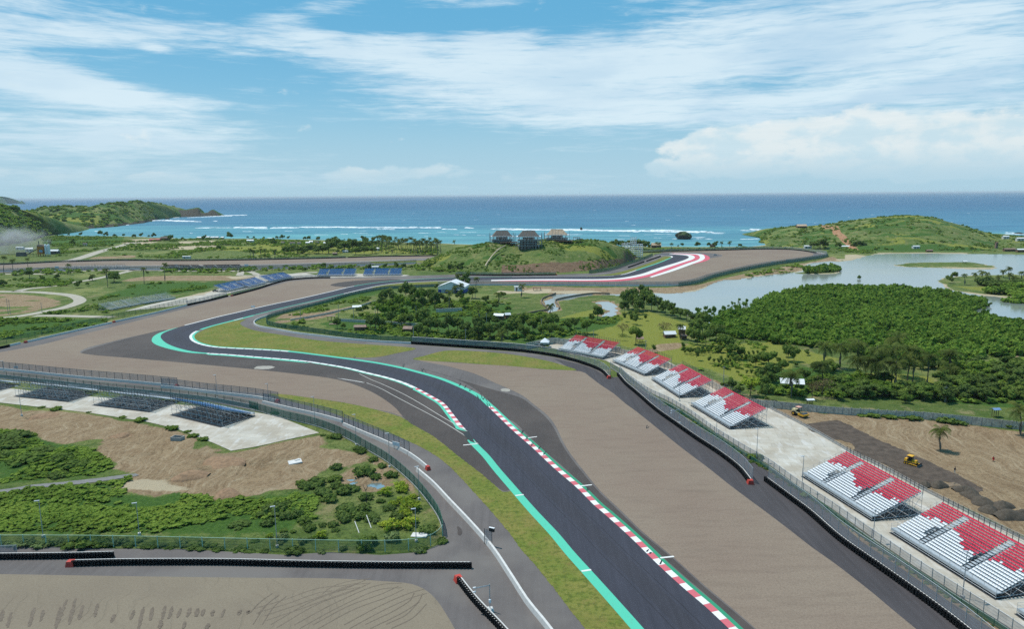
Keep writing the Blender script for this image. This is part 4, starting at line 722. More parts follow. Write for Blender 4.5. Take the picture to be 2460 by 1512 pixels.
# ------------------------------------------------------------ barriers and fences
def wallmesh(mb,w,d0,d1,z0,z1,m=0,taper=0.):
    a=offs(w,d0); b=offs(w,d1); a2=offs(w,d0+(d1-d0)*taper); b2=offs(w,d1-(d1-d0)*taper); n=len(mb.v); k=len(a)
    for P_,z in ((a,z0),(b,z0),(b2,z1),(a2,z1)): mb.v+=[(p[0],p[1],z) for p in P_]
    for i in range(k-1):
        for q in range(4):
            r=(q+1)%4; mb.f.append((n+q*k+i,n+q*k+i+1,n+r*k+i+1,n+r*k+i)); mb.mi.append(m)
    for i in (0,k-1): mb.f.append(tuple(n+q*k+i for q in (range(4) if i==0 else (3,2,1,0)))); mb.mi.append(m)
def tyre_prof(seg=10,layers=4,h=1.1,r=.33):
    m=MB(); prof=[]
    for l in range(layers):
        z=h/layers*l; hh=h/layers; prof+=[(r*.86,z+.01),(r,z+hh*.3),(r,z+hh*.7),(r*.86,z+hh-.01)]
    prof+=[(r*.55,h),(r*.5,h-.12)]
    for (q,z) in prof:
        for k in range(seg): t=2*math.pi*k/seg; m.v.append((q*math.cos(t),q*math.sin(t),z))
    for i in range(len(prof)-1):
        for k in range(seg): m.f.append((i*seg+k,i*seg+(k+1)%seg,(i+1)*seg+(k+1)%seg,(i+1)*seg+k)); m.mi.append(0)
    m.f.append(tuple((len(prof)-1)*seg+k for k in range(seg))); m.mi.append(1); return m.mesh('tyre_stack',[M_tyre,M_cwall])
TYRE=tyre_prof()
POSTS={}
def post_mesh(h,r,mt):
    k=(round(h,2),r,mt.name)
    if k not in POSTS:
        m=MB(); m.tube([(0,0,0),(0,0,h)],r,5); POSTS[k]=m.mesh('post',mt)
    return POSTS[k]
def barrier(name,label,cat,pts,wall=None,tyre=None,fence=None,caps=(),group=None,zb=0.02,step=3.,sm=True):
    """wall=(height,thickness,material)  tyre=(side,height,near)  fence=(z0,height,spacing,mesh material,post material,offset)"""
    w=W(pts); w=smooth_line(w,6) if sm and len(w)>2 else w; w=resample(w,step); o=w[0].copy(); zo=zb; w=w-o
    root=tag(empty(name,(o[0],o[1],zo)),label,cat,group)
    th=wall[1]/2 if wall else 0
    if wall: m=MB(); wallmesh(m,w,-th,th,0,wall[0],0,.22 if wall[2] is M_cwall else 0); m.build('concrete_wall',wall[2],root)
    if tyre:
        s=resample(w,.68); near=tyre[2]
        if near:
            line=offs(s,tyre[0]*(th+.36))
            for p in line[:100]: link('tyre_stack',TYRE,root,(p[0],p[1],0),random.random()*3)
            if len(line)>100:
                m=MB()
                for p in line[100:]: m.tube([(p[0],p[1],0),(p[0],p[1],1.1)],.33,8)
                q=m.build('tyre_stack_row',M_tyre,root); q['kind']='stuff'
        else:
            m=MB()
            for p in offs(s,tyre[0]*(th+.36)): m.tube([(p[0],p[1],0),(p[0],p[1],tyre[1])],.35,8)
            m.build('tyre_row',M_tyre,root)
    if fence:
        z0,h,sp,mm,pm,of=fence; q=offs(w,of); m=MB()
        for i in range(len(q)-1): m.quad((*q[i],z0),(*q[i+1],z0),(*q[i+1],z0+h),(*q[i],z0+h))
        m.build('mesh_panel',mm,root); m=MB(); m.tube([(*p,z0+h) for p in q],.05,4); m.build('top_rail',pm,root)
        pp=resample(w,sp); pp=offs(pp,of); pmh=post_mesh(z0+h+.1,.075 if sp<4 else .09,pm)
        for i,p in enumerate(pp):
            if i>=100: break
            link('post',pmh,root,(p[0],p[1],0))
        if len(pp)>100:
            m=MB()
            for p in pp[100:]: m.tube([(*p,0),(*p,z0+h+.1)],.075,5)
            m.build('post_run',pm,root)['kind']='stuff'
    for c in caps:
        i=0 if c==0 else len(w)-1; d=(w[1]-w[0]) if c==0 else (w[-1]-w[-2]); m=MB(); m.box((0,0,.5),(1.5,1.1 if not tyre else 1.5,1.0),0,0,(.8,.7)); q=m.build('end_cap',M_redblock,root,(w[i][0],w[i][1],0)); q.rotation_euler=(0,0,math.atan2(d[1],d[0]))
        if tyre: q.location.z=0; e=offs(w,tyre[0]*.3)[i]; q.location.x,q.location.y=e+(-d if c==0 else d)/np.linalg.norm(d)*.5
    return root
CW=(.95,.62,M_cwall); TW=(.98,.34,M_cwall)
B=barrier
def pl(s): return D(s)
B('safety_barrier','white wall with tall dark catch fence at the left edge above the bare stands','barrier',pl('-40,886 0,890 60,896 200,910.5 320,921 425,931'),CW,None,(.9,2.5,3.6,M_mesh,M_dsteel,.35),(1,))
B('safety_barrier','white wall with catch fence behind the stand showing blue seats','barrier',pl('387,932.5 425,935.5 500,945 560,951.5 615,958 667,967.5'),CW,None,(.9,2.5,3.6,M_mesh,M_dsteel,.35),(1,))
B('safety_barrier','white wall with catch fence between the concrete pad and the grass verge','barrier',pl('631,969.5 690,984 765,1000.5 822,1016'),CW,None,(.9,2.5,3.0,M_mesh,M_dsteel,.35))
B('safety_barrier','white wall with the last stretch of catch fence carrying a white sign board','barrier',pl('825,1023 877,1045.5 920,1063.5 957,1081 981,1093.5'),CW,None,(.9,2.6,2.6,M_mesh,M_dsteel,.35))
B('safety_barrier','short bare white wall ending in a red block beside the service road','barrier',pl('982,1094 1005,1110 1028,1129.5'),CW,None,None,(1,))
B('safety_barrier','long bare white wall curving down to the bottom edge between the two service roads','barrier',pl('1002,1133 1040,1165.5 1082,1210.5 1125,1256 1180,1319 1230,1394 1267,1452 1317,1514 1362,1577'),(.95,.75,M_cwall))
B('retaining_wall','grey concrete retaining wall below the white wall at the left edge','wall',pl('-40,906 0,909 120,922 250,937 380,950 500,964 560,974 620,986'),(1.5,.4,M_cgrey),None,(1.4,1.2,4,M_gmesh,M_gpost,0))
B('mesh_fence','dense green mesh fence curving from the concrete pad round the bushy plot','fence',pl('600,983 672,1004 757,1024.5 822,1049.5 885,1084.5 927,1109.5 965,1139.5 997,1170 1030,1210 1052,1243 1061,1266 1064,1288'),(.25,.25,M_cgrey),None,(.2,2.4,3,M_gmeshd,M_gpost,0))
B('mesh_fence','pale green wire fence with a light top rail along the bottom of the bushy plot','fence',pl('1063,1290 1052,1303 1036,1313 997,1323 937,1327 830,1327 722,1325 615,1323 400,1318 195,1314.5 0,1314 -50,1314'),None,None,(.1,2.3,4.5,M_gmesh,M_prail,0),step=2)
B('tyre_barrier','short tyre wall at the lower left edge, behind the long one','tyre wall',pl('-45,1342 0,1341.5 150,1340 274,1337'),TW,(-1,1.15,True),None)
B('tyre_barrier','longest black tyre wall across the lower left with a red block at its left end','tyre wall',pl('180,1358 275,1355.5 425,1354.5 550,1355 615,1356.5 765,1360 915,1362 1130,1363'),TW,(-1,1.15,True),None,(0,),step=2)
B('tyre_barrier','black tyre wall beside the camera mast, red block at its top end','tyre wall',pl('1108,1400 1146,1448 1207,1512 1265,1578'),TW,(-1,1.15,True),None,(0,),step=2)
B('mesh_fence','small piece of wire fence behind the short tyre wall at the left edge','fence',pl('-40,1334 41,1332'),None,None,(.1,1.7,3,M_mesh,M_steel,0))
B('tyre_barrier','tyre wall with catch fence bending below the first red and white stand','tyre wall',pl('990,826.5 1115,835 1230,843 1280,848.5 1330,856 1380,868 1417,880 1447,893 1464,909'),TW,(-1,1.15,False),(.9,2.4,3.4,M_mesh,M_steel,.35),(1,))
B('tyre_barrier','tyre wall with tall catch fence passing the second to fourth red and white stands','tyre wall',pl('1487,903 1507,926 1531,946 1581,989.5 1631,1025 1681,1060 1731,1092.5 1781,1132 1804,1161'),TW,(-1,1.15,False),(.9,2.8,3.4,M_mesh,M_steel,.3),(1,))
B('tyre_barrier','nearest tyre wall with tall catch fence running to the bottom right edge','tyre wall',pl('1843,1157 1896,1196.5 1947,1235 2022,1300.5 2123,1372 2224,1444 2307,1507 2386,1573'),TW,(-1,1.15,False),(.9,2.8,3.2,M_mesh,M_steel,.3),step=2)
B('mesh_fence','wire fence with green lower netting between the service road and the red and white stands','fence',pl('1466,884 1492,902 1530,930 1562,951 1605,971 1655,1001 1717,1046 1780,1086 1845,1124 1905,1168 1995,1229 2095,1300 2195,1369 2305,1441 2410,1508 2500,1572'),(.3,.2,M_cgrey),None,(.25,2.1,2.6,M_mesh,M_steel,0),step=2)
B('mesh_fence','low green netting fence hugging the weeds beside the service road on the right','fence',pl('1560,957 1605,977 1655,1007 1717,1050 1780,1091 1845,1130 1905,1171 1990,1231 2085,1303 2185,1371 2292,1443 2395,1509 2470,1560'),None,None,(.05,.9,3,M_gmeshd,M_gpost,0),step=2)
PWALL=plain('panel_wall',lin(206,196,182),.95,.28,1.4)
def panelwall(label,pts,h=2.4,sp=2.5,zb=0.):
    w=W(pts); w=resample(w,sp); o=w[0].copy(); w=w-o; root=tag(empty('panel_wall',(o[0],o[1],zb)),label,'wall'); m=MB(); n=0
    for i in range(len(w)-1):
        d=w[i+1]-w[i]; L=np.linalg.norm(d); a=math.atan2(d[1],d[0]); c=(w[i]+w[i+1])/2; hh=h*(1+.05*math.sin(i*12.9))
        for k in range(5): m.box((c[0],c[1],hh/5*(k+.5)),(L-.1,.07+.02*(k%2),hh/5-.03),a)
    m.build('wall_panels',PWALL,root); pm=MB(); pm.box((0,0,h/2+.06),(.22,.22,h+.12)); me=pm.mesh('post',M_cgrey)
    for i,p in enumerate(w):
        if i<100: link('post',me,root,(p[0],p[1],0))
    return root
panelwall('grey concrete panel wall separating the earthworks from the palms and trees on the right',pl('1800,976 1850,981 1970,994 2095,1001.5 2220,1009 2345,1022.5 2480,1036'))
panelwall('grey concrete panel wall standing behind the second to fourth red and white stands',pl('1492,851 1605,886 1705,929 1782,972'))
panelwall('grey panel wall around the back corner of the first red and white stand with the white tent',pl('1264,839 1329,826 1388,833 1490,850'),2.8)
B('kerb_wall','low broken concrete kerb between the pad and the earthworks','kerb',pl('1850,983 1927,1022 2020,1075 2045,1090 2120,1125 2220,1180 2345,1243 2480,1309'),(.45,.3,M_cgrey),None,(.4,.5,1.6,M_mesh,M_cgrey,0),step=2)
B('tyre_barrier','short tyre wall at the left edge of the upper gravel trap','tyre wall',pl('-45,846 0,838.5 20,834'),TW,(-1,1.15,False))
B('safety_barrier','tiny white wall beside the left tyre wall of the upper gravel trap','barrier',pl('20,833.5 49,827'),CW)
B('safety_barrier','white wall between two red blocks on the far side of the left gravel trap','barrier',pl('62,824.5 175,798.5 268,777.5'),CW,None,None,(0,))
B('safety_barrier','white wall from the red block up to the black tyre wall by the unfinished stands','barrier',pl('274,775.5 362,756.5 450,735'),CW,None,None,(0,))
B('tyre_barrier','black tyre wall in front of the unfinished grey stands','tyre wall',pl('450,735 498,724.5 546,713'),TW,(-1,1.15,False),(.9,2.3,4,M_mesh,M_steel,.4))
B('tyre_barrier','black tyre wall below the blue stands on the far side of the gravel','tyre wall',pl('557,712 615,696.5 665,680.5 702,673 752,669.2 793,668.8'),TW,(-1,1.15,False),(.9,2.0,4,M_mesh,M_steel,.4),(0,))
B('mesh_fence','green mesh fence behind the white walls on the far left of the gravel trap','fence',pl('-45,838 0,829 100,806 250,771 362,748 450,726.5'),None,None,(.1,2.6,4,M_gmesh,M_gpost,0))
B('safety_barrier','white wall hooking round the infield village and following its road','barrier',pl('1050,688 965,692 927,693 890,699 840,709 790,724 715,743 647,760.5 622,768 611,775 613,782 625,787 665,794 715,803 775,810 840,817.5 915,823.5 988,827'),CW,None,None)
B('mesh_fence','green mesh fence hooking round the infield village','fence',pl('1050,689.5 965,694 927,695.5 890,702 840,712 790,727.5 715,746.5 660,761 643,768 640,775 645,782 690,791.5 765,801.5 840,812.5 915,819.5 990,823.5 1115,831 1230,838.5 1262,841'),None,None,(.1,2.4,4,M_gmeshd,M_gpost,0))
B('tyre_barrier','low black tyre wall along the foot of the hill, red block at its right end','tyre wall',pl('1095,661.5 1230,662.6 1335,661.6'),TW,(-1,1.15,False),(.9,1.8,5,M_mesh,M_dsteel,.4),(1,))
B('tyre_barrier','left of the two short tyre walls below the scaffold tower','tyre wall',pl('1508,643.5 1526,637.5 1546,630'),TW,(-1,1.15,False))
B('tyre_barrier','right of the two short tyre walls below the scaffold tower','tyre wall',pl('1552,628.6 1570,622.5 1586,616.8'),TW,(-1,1.15,False))
B('mesh_fence','dark green fence climbing round the right foot of the central hill','fence',pl('1415,658 1462,652 1507,637.5 1540,627 1568,615.5'),None,None,(.1,3.0,4,M_gmeshd,M_gpost,0))
B('tyre_barrier','long black tyre wall behind the gravel of the far right corner','tyre wall',pl('1540,608 1630,604.6 1755,601.4 1845,599.2 1895,600.2 1932,603.7 1961,608.5'),TW,(-1,1.15,False),(.9,2.4,5,M_mesh,M_steel,.4))
B('safety_barrier','pale wall with catch fence along the lagoon side of the far corner','barrier',pl('1963,607 1983,611 1987,613.5 1983,617.5 1957,622 1895,630.8 1845,637.8 1755,655.8 1705,668.3 1667,681 1630,687 1580,688 1480,688'),CW,None,(.9,2.6,5,M_mesh,M_steel,-.4))
B('safety_barrier','pale wall with catch fence between the far straight and the canal','barrier',pl('1478,688 1355,687 1230,686.5 1177,686.2 1052,688'),CW,None,(.9,2.4,5,M_mesh,M_steel,-.4))
B('mesh_fence','green mesh fence above the lagoon embankment at the far corner','fence',pl('1989,614.5 1985,619 1957,624 1895,633 1845,640.5 1755,659 1712,670 1672,684 1630,690'),None,None,(.1,3.2,5,M_gmeshd,M_gpost,0))
B('tyre_barrier','black tyre wall along the top of the far straight at the left edge','tyre wall',pl('-40,638 60,634 125,631 200,628.6 275,626.8 450,627.2 615,625.2 790,621.2 830,619.8'),TW,(-1,1.15,False),(.9,1.2,5,M_mesh,M_dsteel,.4))
B('tyre_barrier','black tyre wall on the far straight next to the coconut grove','tyre wall',pl('836,619.6 915,617 1000,615.8 1052,615'),TW,(-1,1.15,False))
B('mesh_fence','pale mesh fence along the near side of the far straight','fence',pl('-40,654 120,650.5 300,647.5 450,648.5 615,646.3 865,638.8 1000,632.5'),(.8,.5,M_cwall),None,(.7,2.6,6,M_gmesh,M_gpost,0))
B('boundary_wall','long grey wall with an opening through the village field','wall',C('m2','780,415 1040,430 1500,460 1560,465'),(1.6,.3,PWALL))
B('boundary_wall','weathered wall slanting beside the sandy track in the infield village','wall',C('m2','1230,210 1100,245 970,285 905,300 640,360 330,415'),(1.2,.3,PWALL))
B('boundary_wall','grey wall below the blue-walled warehouse','wall',C('m2','1730,330 1850,325 1980,318'),(2.2,.3,PWALL))
B('canal_wall','stone embankment wall along the left side of the canal','wall',C('m3','-150,395 0,370 150,345 330,312 345,302 300,265 283,225 300,200 360,175 420,152'),(1.3,.5,plain('canal_stone',lin(124,112,96),.95,.2,1.)),zb=-.3)
B('canal_wall','dark embankment wall along the right side of the canal around the swamp','wall',C('m3','450,300 455,275 425,240 420,215 500,192 620,170 720,155 780,150 940,152'),(1.1,.5,MAT['canal_stone']),zb=-.3)
# ------------------------------------------------------------ grandstands
def stand(label,fl,fr,seats='rw',rows=16,tarp=True,group=None,L0=None,back=True):
    a=np.array(P(*fl)[:2]); b=np.array(P(*fr)[:2]); L=float(np.linalg.norm(b-a)) if L0 is None else L0; rz=math.atan2(b[1]-a[1],b[0]-a[0])
    root=tag(empty('grandstand',(a[0],a[1],.03),rz),label,'grandstand',group); L=round(L,1)
    key=(L,seats,rows)
    if key in STANDS:
        for nm,me,loc in STANDS[key]: link(nm,me,root,loc)
        return root
    out=[]; ZB,RZ,YD=1.35,.265,.66
    def add(nm,mb,mt,loc=(0,0,0)):
        me=mb.mesh(nm,mt); link(nm,me,root,loc); out.append((nm,me,loc))
    ais=[L*.27,L*.68] if L>15 else [L*.5]; aw=.45
    def z(k): return ZB+RZ*k
    def y(k): return 1.35+YD*k
    D_=MB()
    for k in range(rows):
        segs=[0]+[q for x in ais for q in (x-1.15,x+aw)]+[L] if 3<=k<=6 and rows>10 else [0,L]
        for i in range(0,len(segs),2): D_.box(((segs[i]+segs[i+1])/2,y(k)+.05,z(k)-.34),(segs[i+1]-segs[i],.26,.05))
        for x in ais: D_.box((x,y(k)-.05,z(k)-.12),(aw*2+.06,.60,.06))
    D_.box((L/2,.55,z(0)-.30),(L,1.15,.08)); add('deck',D_,M_lgrey)
    if True:
        S=MB(); S.box((L/2,-.04,.95),(L,.06,.55)); add('front_skirt',S,M_lgrey)
    if seats!='none':
        n=int((L-.2)/.52); jr=random.Random(4)
        for k in range(rows):
            parts={}
            for i in range(n):
                x=.36+i*(L-.72)/(n-1)
                if k<rows-1 and any(abs(x-q)<aw+.2 for q in ais): continue
                if 3<=k<=6 and rows>10 and any(-1.5<x-q<aw for q in ais): continue
                t=x/L; sec=sum(x>q for q in ais)
                if seats=='rw':
                    if sec==0: red=k>=8+(1 if t>.12 else 0)+(jr.random()<.25)
                    elif sec==1 and len(ais)>1: u_=(t-.27)/.41; red=k>=9.8-5.4*min(1,u_*1.5)+(jr.random()<.2)
                    else: red=k>=5.6+(t-.68)*6+(jr.random()<.3)
                    m=0 if red else 1
                else: m=0
                q=parts.setdefault(sec,MB()); q.box((x,y(k),z(k)),(.47,.34,.07),0,m); q.box((x,y(k)+.15,z(k)+.12),(.47,.05,.22),0,m)
            for sec,q in parts.items(): add('seat_row',q,[M_seatr,M_seatw] if seats=='rw' else [M_seatb if seats=='blue' else M_seatd])
    T=MB(); r=.05; nx=max(3,int(L/2.45)+1); ymax=y(rows-1)+.5; ny=5; top=lambda yy: max(.9,ZB-.36+RZ*max(0,(yy-1.35)/YD))
    gx=[L*i/(nx-1) for i in range(nx)]; gy=[ymax*j/(ny-1) for j in range(ny)]
    for x in gx:
        for yy in gy: T.tube([(x,yy,0),(x,yy,top(yy))],r,4)
        T.tube([(x,0,top(0)),(x,1.3,top(1.3)),(x,ymax,top(ymax))],r,4)
        T.tube([(x,0,.3),(x,ymax,.3)],r,4)
        for j in range(1,ny-1): T.tube([(x,gy[j],.2),(x,gy[j+1],top(gy[j+1])-.2)],r*.8,4)
    for yy in gy:
        for h in [.3]+[q for q in (1.9,3.3) if q<top(yy)]: T.tube([(0,yy,h),(L,yy,h)],r,4)
    for i in range(0,nx-1,2): T.tube([(gx[i],ymax,.2),(gx[i+1],ymax,top(ymax)-.2)],r,4)
    add('scaffold',T,M_steel)
    # railings: tall posts at the back, lower ones at the sides and front
    Rl=MB(); zt=z(rows-1); hb=1.5
    for i in range(nx*2-1): x=L*i/(nx*2-2); Rl.box((x,ymax+.05,zt+hb/2-.3),(.09,.09,hb+.5))
    [Rl.box((L/2,ymax+.05,zt+h),(L,.04,.04)) for h in (-.2,.5,1.2)]; add('back_rail',Rl,M_dsteel)
    Rf=MB()
    for h in (.45,.95): Rf.tube([(0,.0,z(0)-.25+h),(L,.0,z(0)-.25+h)],.025,4)
    for x in gx: Rf.tube([(x,0,z(0)-.3),(x,0,z(0)+.75)],.03,4)
    for xx in (0,L):
        for h in (.5,1.0): Rf.tube([(xx,0,z(0)-.3+h),(xx,1.35,z(0)-.3+h),(xx,ymax,zt-.3+h)],.025,4)
        for j in range(9): yy=ymax*j/8; Rf.tube([(xx,yy,top(yy)),(xx,yy,top(yy)+1.15)],.028,4)
    add('side_rail',Rf,M_steel)
    if rows>10:
        for x in ais:
            G=MB()
            for xx in (x-1.2,x+.55):
                for h in (.5,1.0): G.tube([(xx,y(3)-.2,z(3)+h-.35),(xx,y(7)-.2,z(5)+h)],.03,4)
                for k in (3,5,7): G.tube([(xx,y(k)-.2,z(3)-.3),(xx,y(k)-.2,z(min(k,5))+1.)],.03,4)
            G.tube([(x-1.2,y(7)-.2,z(6)+.9),(x+.55,y(7)-.2,z(6)+.9)],.03,4); add('stair_rail',G,M_steel)
    if tarp:
        G=MB(); G.box((L/2,ymax/2+.3,.015),(L+.4,ymax+1.2,.02)); add('ground_cover',G,M_tarp)
    STANDS[key]=out; return root
STANDS={}; M_seatd=plain('dull_red_seat',lin(120,82,84),.7)
ST='grandstands of red and white seats beside the track'
for lab,fl,fr in (('red and white grandstand farthest from the camera, beside the small white tent',(1342,843.5),(1455,866)),('second red and white grandstand from the white tent',(1472,871),(1555,907)),
    ('third red and white grandstand from the white tent, in front of the panel wall',(1566,913.5),(1640,962)),('fourth red and white grandstand, where the panel wall meets the stands',(1660,975.5),(1750,1030.5)),
    ('red and white grandstand beside the yellow bulldozer, after the empty stretch of concrete',(1927,1146),(2088,1249)),('nearest and largest-looking red and white grandstand by the dark stone heaps',(2140,1282),(2378,1433))):
    stand(lab,fl,fr,'rw',16,True,ST,24.5)
stand('corner of a red and white grandstand cut off by the right edge',(2442,1478),(2560,1560),'rw',16,True,ST,24.5)
SL='grandstands seen from behind on the left concrete pad'
stand('stand seen from behind with blue seats showing, nearest the tip of the concrete pad',(612,1001),(470,969.5),'blue',16,True,SL,24.5)
stand('bare steel stand seen from behind next to the one with blue seats',(430,966),(275,948.5),'none',16,True,SL,24.5)
stand('bare steel stand seen from behind, second from the left edge',(238,943.5),(87,929),'none',16,True,SL,24.5)
stand('bare steel stand seen from behind, cut off by the left edge',(50,925),(-100,912),'none',16,True,SL,24.5)
SB='blue grandstands above the far gravel trap'
stand('leftmost blue grandstand, standing alone on the pale slab',(546,702.5),(596,690.5),'blue',14,False,SB)
stand('second blue grandstand from the left',(598,692),(642,681.5),'blue',14,False,SB)
stand('third blue grandstand, beside the pale open slab',(650,679.5),(706,669),'blue',14,False,SB)
stand('long blue grandstand left of the pale gap',(762,665.3),(851,664.3),'blue',16,False,SB)
stand('rightmost blue grandstand, ending near the hill',(872,664.1),(962,663.2),'blue',16,False,SB)
SG='unfinished grey grandstands without seats'
stand('unfinished grey stand nearer the left, without seats',(266,747.5),(340,733.5),'none',12,False,SG)
stand('unfinished grey stand nearer the blue stands, without seats',(346,732.5),(422,719.5),'none',12,False,SG)
SF='dark grandstands seen from behind on the far straight'
for lab,fl,fr,s in (('far dark stand farthest left on the far straight',(238,646.4),(170,648),'none'),('far dark stand second from left on the far straight',(312,645.5),(242,646.4),'none'),('far reddish stand nearer the left on the far straight',(492,647),(412,646.5),'dr'),('far reddish stand nearer the hill on the far straight',(584,645.7),(498,646.9),'dr')):
    stand(lab,fl,fr,s,14,True,SF)
# ------------------------------------------------------------ vegetation
def cubesphere():
    vs=[];fs=[];ix={}
    def vid(p):
        k=tuple(round(c,4) for c in p)
        if k not in ix: ix[k]=len(vs); vs.append(np.array(p)/np.linalg.norm(p))
        return ix[k]
    for ax in range(3):
        for s in (-1,1):
            for i in range(2):
                for j in range(2):
                    q=[]
                    for (a,b) in ((i,j),(i+1,j),(i+1,j+1),(i,j+1)):
                        p=[0,0,0]; p[ax]=s; p[(ax+1)%3]=a-1; p[(ax+2)%3]=(b-1)*s; q.append(vid(p))
                    fs.append(q)
    return np.array(vs),np.array(fs)
CSV,CSF=cubesphere()
def leaves(rg,lobes,n,size,core=.8,up=-.35,squash=1.):
    L=np.array([(*c,r) for c,r in lobes]); wts=L[:,3]**2; pick=rg.choice(len(L),n,p=wts/wts.sum()); d=rg.normal(size=(n,3)); d/=np.linalg.norm(d,axis=1,keepdims=True)
    d[:,2]=np.where(d[:,2]<up,-d[:,2]*.6,d[:,2]); c=L[pick,:3]; r=L[pick,3]; p=c+d*(r*rg.uniform(.72,1.12,n))[:,None]*np.array([1,1,squash])
    nrm=d+rg.normal(size=(n,3))*.45+np.array([0,0,.25]); nrm/=np.linalg.norm(nrm,axis=1,keepdims=True); a=np.cross(nrm,rg.normal(size=(n,3))); a/=np.linalg.norm(a,axis=1,keepdims=True); b=np.cross(nrm,a)
    s=(size*rg.uniform(.5,1.3,n))[:,None]; a=a*s; b=b*s*rg.uniform(.5,1.,n)[:,None]
    V=np.stack([p-a-b*.6,p+a*.9-b,p+a+b*.7,p-a*.8+b],1).reshape(-1,3); Fc=np.arange(n*4).reshape(-1,4)
    if core:
        vs=[V]; fs=[Fc]; o=len(V)
        for c,r in lobes: vs.append(CSV*r*core*np.array([1,1,squash])+np.array(c)); fs.append(CSF+o); o+=len(CSV)
        V=np.concatenate(vs); Fc=np.concatenate(fs)
    return V,Fc
def broad(seed,n=520,k=9,spread=.30,mt=L_mid,z0=.42,size=.042,core=.78):
    rg=np.random.RandomState(seed); lob=[]
    for i in range(k):
        t=2*math.pi*i/k*1.618*1.3+rg.rand(); q=spread*math.sqrt(rg.rand())*1.05; z=z0+rg.rand()*.38; lob.append(((q*math.cos(t),q*math.sin(t),z),.12+.10*rg.rand()))
    lob.append(((0,0,z0+.25),.2)); V,Fc=leaves(rg,lob,n,size,core); return npmesh('crown',V,Fc,mt)
def trunkm(seed,h=.5,r=.022,branches=4,mt=M_bark):
    rg=random.Random(seed); m=MB(); m.tube([(0,0,-.04),(rg.uniform(-.02,.02),rg.uniform(-.02,.02),h*.5),(rg.uniform(-.03,.03),0,h)],[r*1.3,r,r*.7],6)
    for i in range(branches):
        t=rg.random()*6.28; z=h*rg.uniform(.45,.85); m.tube([(0,0,z),(.12*math.cos(t),.12*math.sin(t),z+.12),(.22*math.cos(t),.22*math.sin(t),z+.26)],[r*.6,r*.45,r*.2],4)
    return m.mesh('trunk',mt)
TRUNKS=[trunkm(i) for i in range(3)]
CR={'dark':[broad(i,560,9,.30,L_dark) for i in (1,2,3)],'mid':[broad(i,560,9,.31,L_mid) for i in (4,5,6)],'bright':[broad(i,560,8,.3,L_bright) for i in (7,8)],'yellow':[broad(9,420,8,.32,L_yellow,.4,.04,.5)],
    'slim':[broad(i,170,5,.10,L_mid,.45,.035,.6) for i in (10,11)],'dry':[broad(12,300,9,.34,L_dry,.45,.028,0)]}
def bush(seed,mt,n=300,size=.085,core=.8,k=7):
    rg=np.random.RandomState(seed); lob=[((0,0,.35),.34)]
    for i in range(k): t=i*2.4+rg.rand(); q=.28+.25*rg.rand(); lob.append(((q*math.cos(t),q*math.sin(t),.2+.22*rg.rand()),.2+.14*rg.rand()))
    V,Fc=leaves(rg,lob,n,size,core,-.1,.9); return npmesh('foliage',V,Fc,mt)
BU={'dark':[bush(i,L_dark) for i in (1,2,3)],'mid':[bush(i,L_mid) for i in (4,5,6)],'bright':[bush(7,L_bright)],'yellow':[bush(8,L_yellow,220,.09,.45,6)],'pale':[bush(9,L_cactus,260,.07,.6,6)],'dry':[bush(10,L_dry,160,.05,0,6)]}
vr=random.Random(21)
TREES=[]
def tree(*a): TREES.append(a)
def plant_tree(x,y,wpx,kind='mid',label='',group=None,hr=None,cat='tree'):
    b=P(x,y); k=pxm(x,y); dm=wpx/k; s=dm/.90*(1 if kind!='slim' else 2.2); zr=(hr or (vr.uniform(.95,1.3) if y>680 else vr.uniform(.6,.85)))
    r=empty('tree' if kind!='slim' else 'sapling',(b[0],b[1],gz(b[0],b[1])-.05),vr.random()*6.28,(s,s,s*zr)); tag(r,label,cat,group)
    link('trunk',vr.choice(TRUNKS),r); link('crown',vr.choice(CR[kind]),r); return r
def shrub(x,y,wpx,kind='mid',label='',group=None,cat='bush',zs=.8):
    b=P(x,y); k=pxm(x,y); s=wpx/k/1.15; r=link('bush',vr.choice(BU[kind]),None,(b[0],b[1],gz(b[0],b[1])-.1),vr.random()*6.28,(s,s,s*zs*vr.uniform(.8,1.2))); return tag(r,label,cat,group)
def palm_crown(seed,nf=17):
    rg=random.Random(seed); V=[];Fc=[]
    for i in range(nf):
        t=2*math.pi*i/nf*2.618; el=rg.uniform(-.55,1.15); Lf=rg.uniform(.85,1.1); pts=[]; d=Vector((math.cos(t)*math.cos(el),math.sin(t)*math.cos(el),math.sin(el))); p=Vector((0,0,0)); side=Vector((-math.sin(t),math.cos(t),0))
        N_=7
        for j in range(N_+1): pts.append(p.copy()); p=p+d*(Lf/N_); d=(d+Vector((0,0,-.20-.04*j))).normalized()
        for j in range(N_):
            wd=.25*math.sin(math.pi*min(1,(j+.8)/(N_+.4)))**.6; a=pts[j]; b=pts[j+1]
            for sg in (-1,1):
                for h in (0,.5):
                    p0=a.lerp(b,h); p1=a.lerp(b,h+.36); tip=p0+side*sg*wd*rg.uniform(.8,1.15)+(b-a)*.9+Vector((0,0,-.09-wd*.3)); n=len(V); V+=[p0,p1,tip+(b-a)*.25,tip]; Fc.append((n,n+1,n+2,n+3))
    # nuts and heart
    me=npmesh('crown',[tuple(v) for v in V],Fc,L_palm); return me
PCR=[palm_crown(i,18+i%3*2) for i in range(4)]; mt_=MB(); mt_.tube([(0,0,-.03),(.012,0,.35),(.0,0,.7),(0,0,1.02)],[1.25,.95,.8,.75],6)
PTR=[]
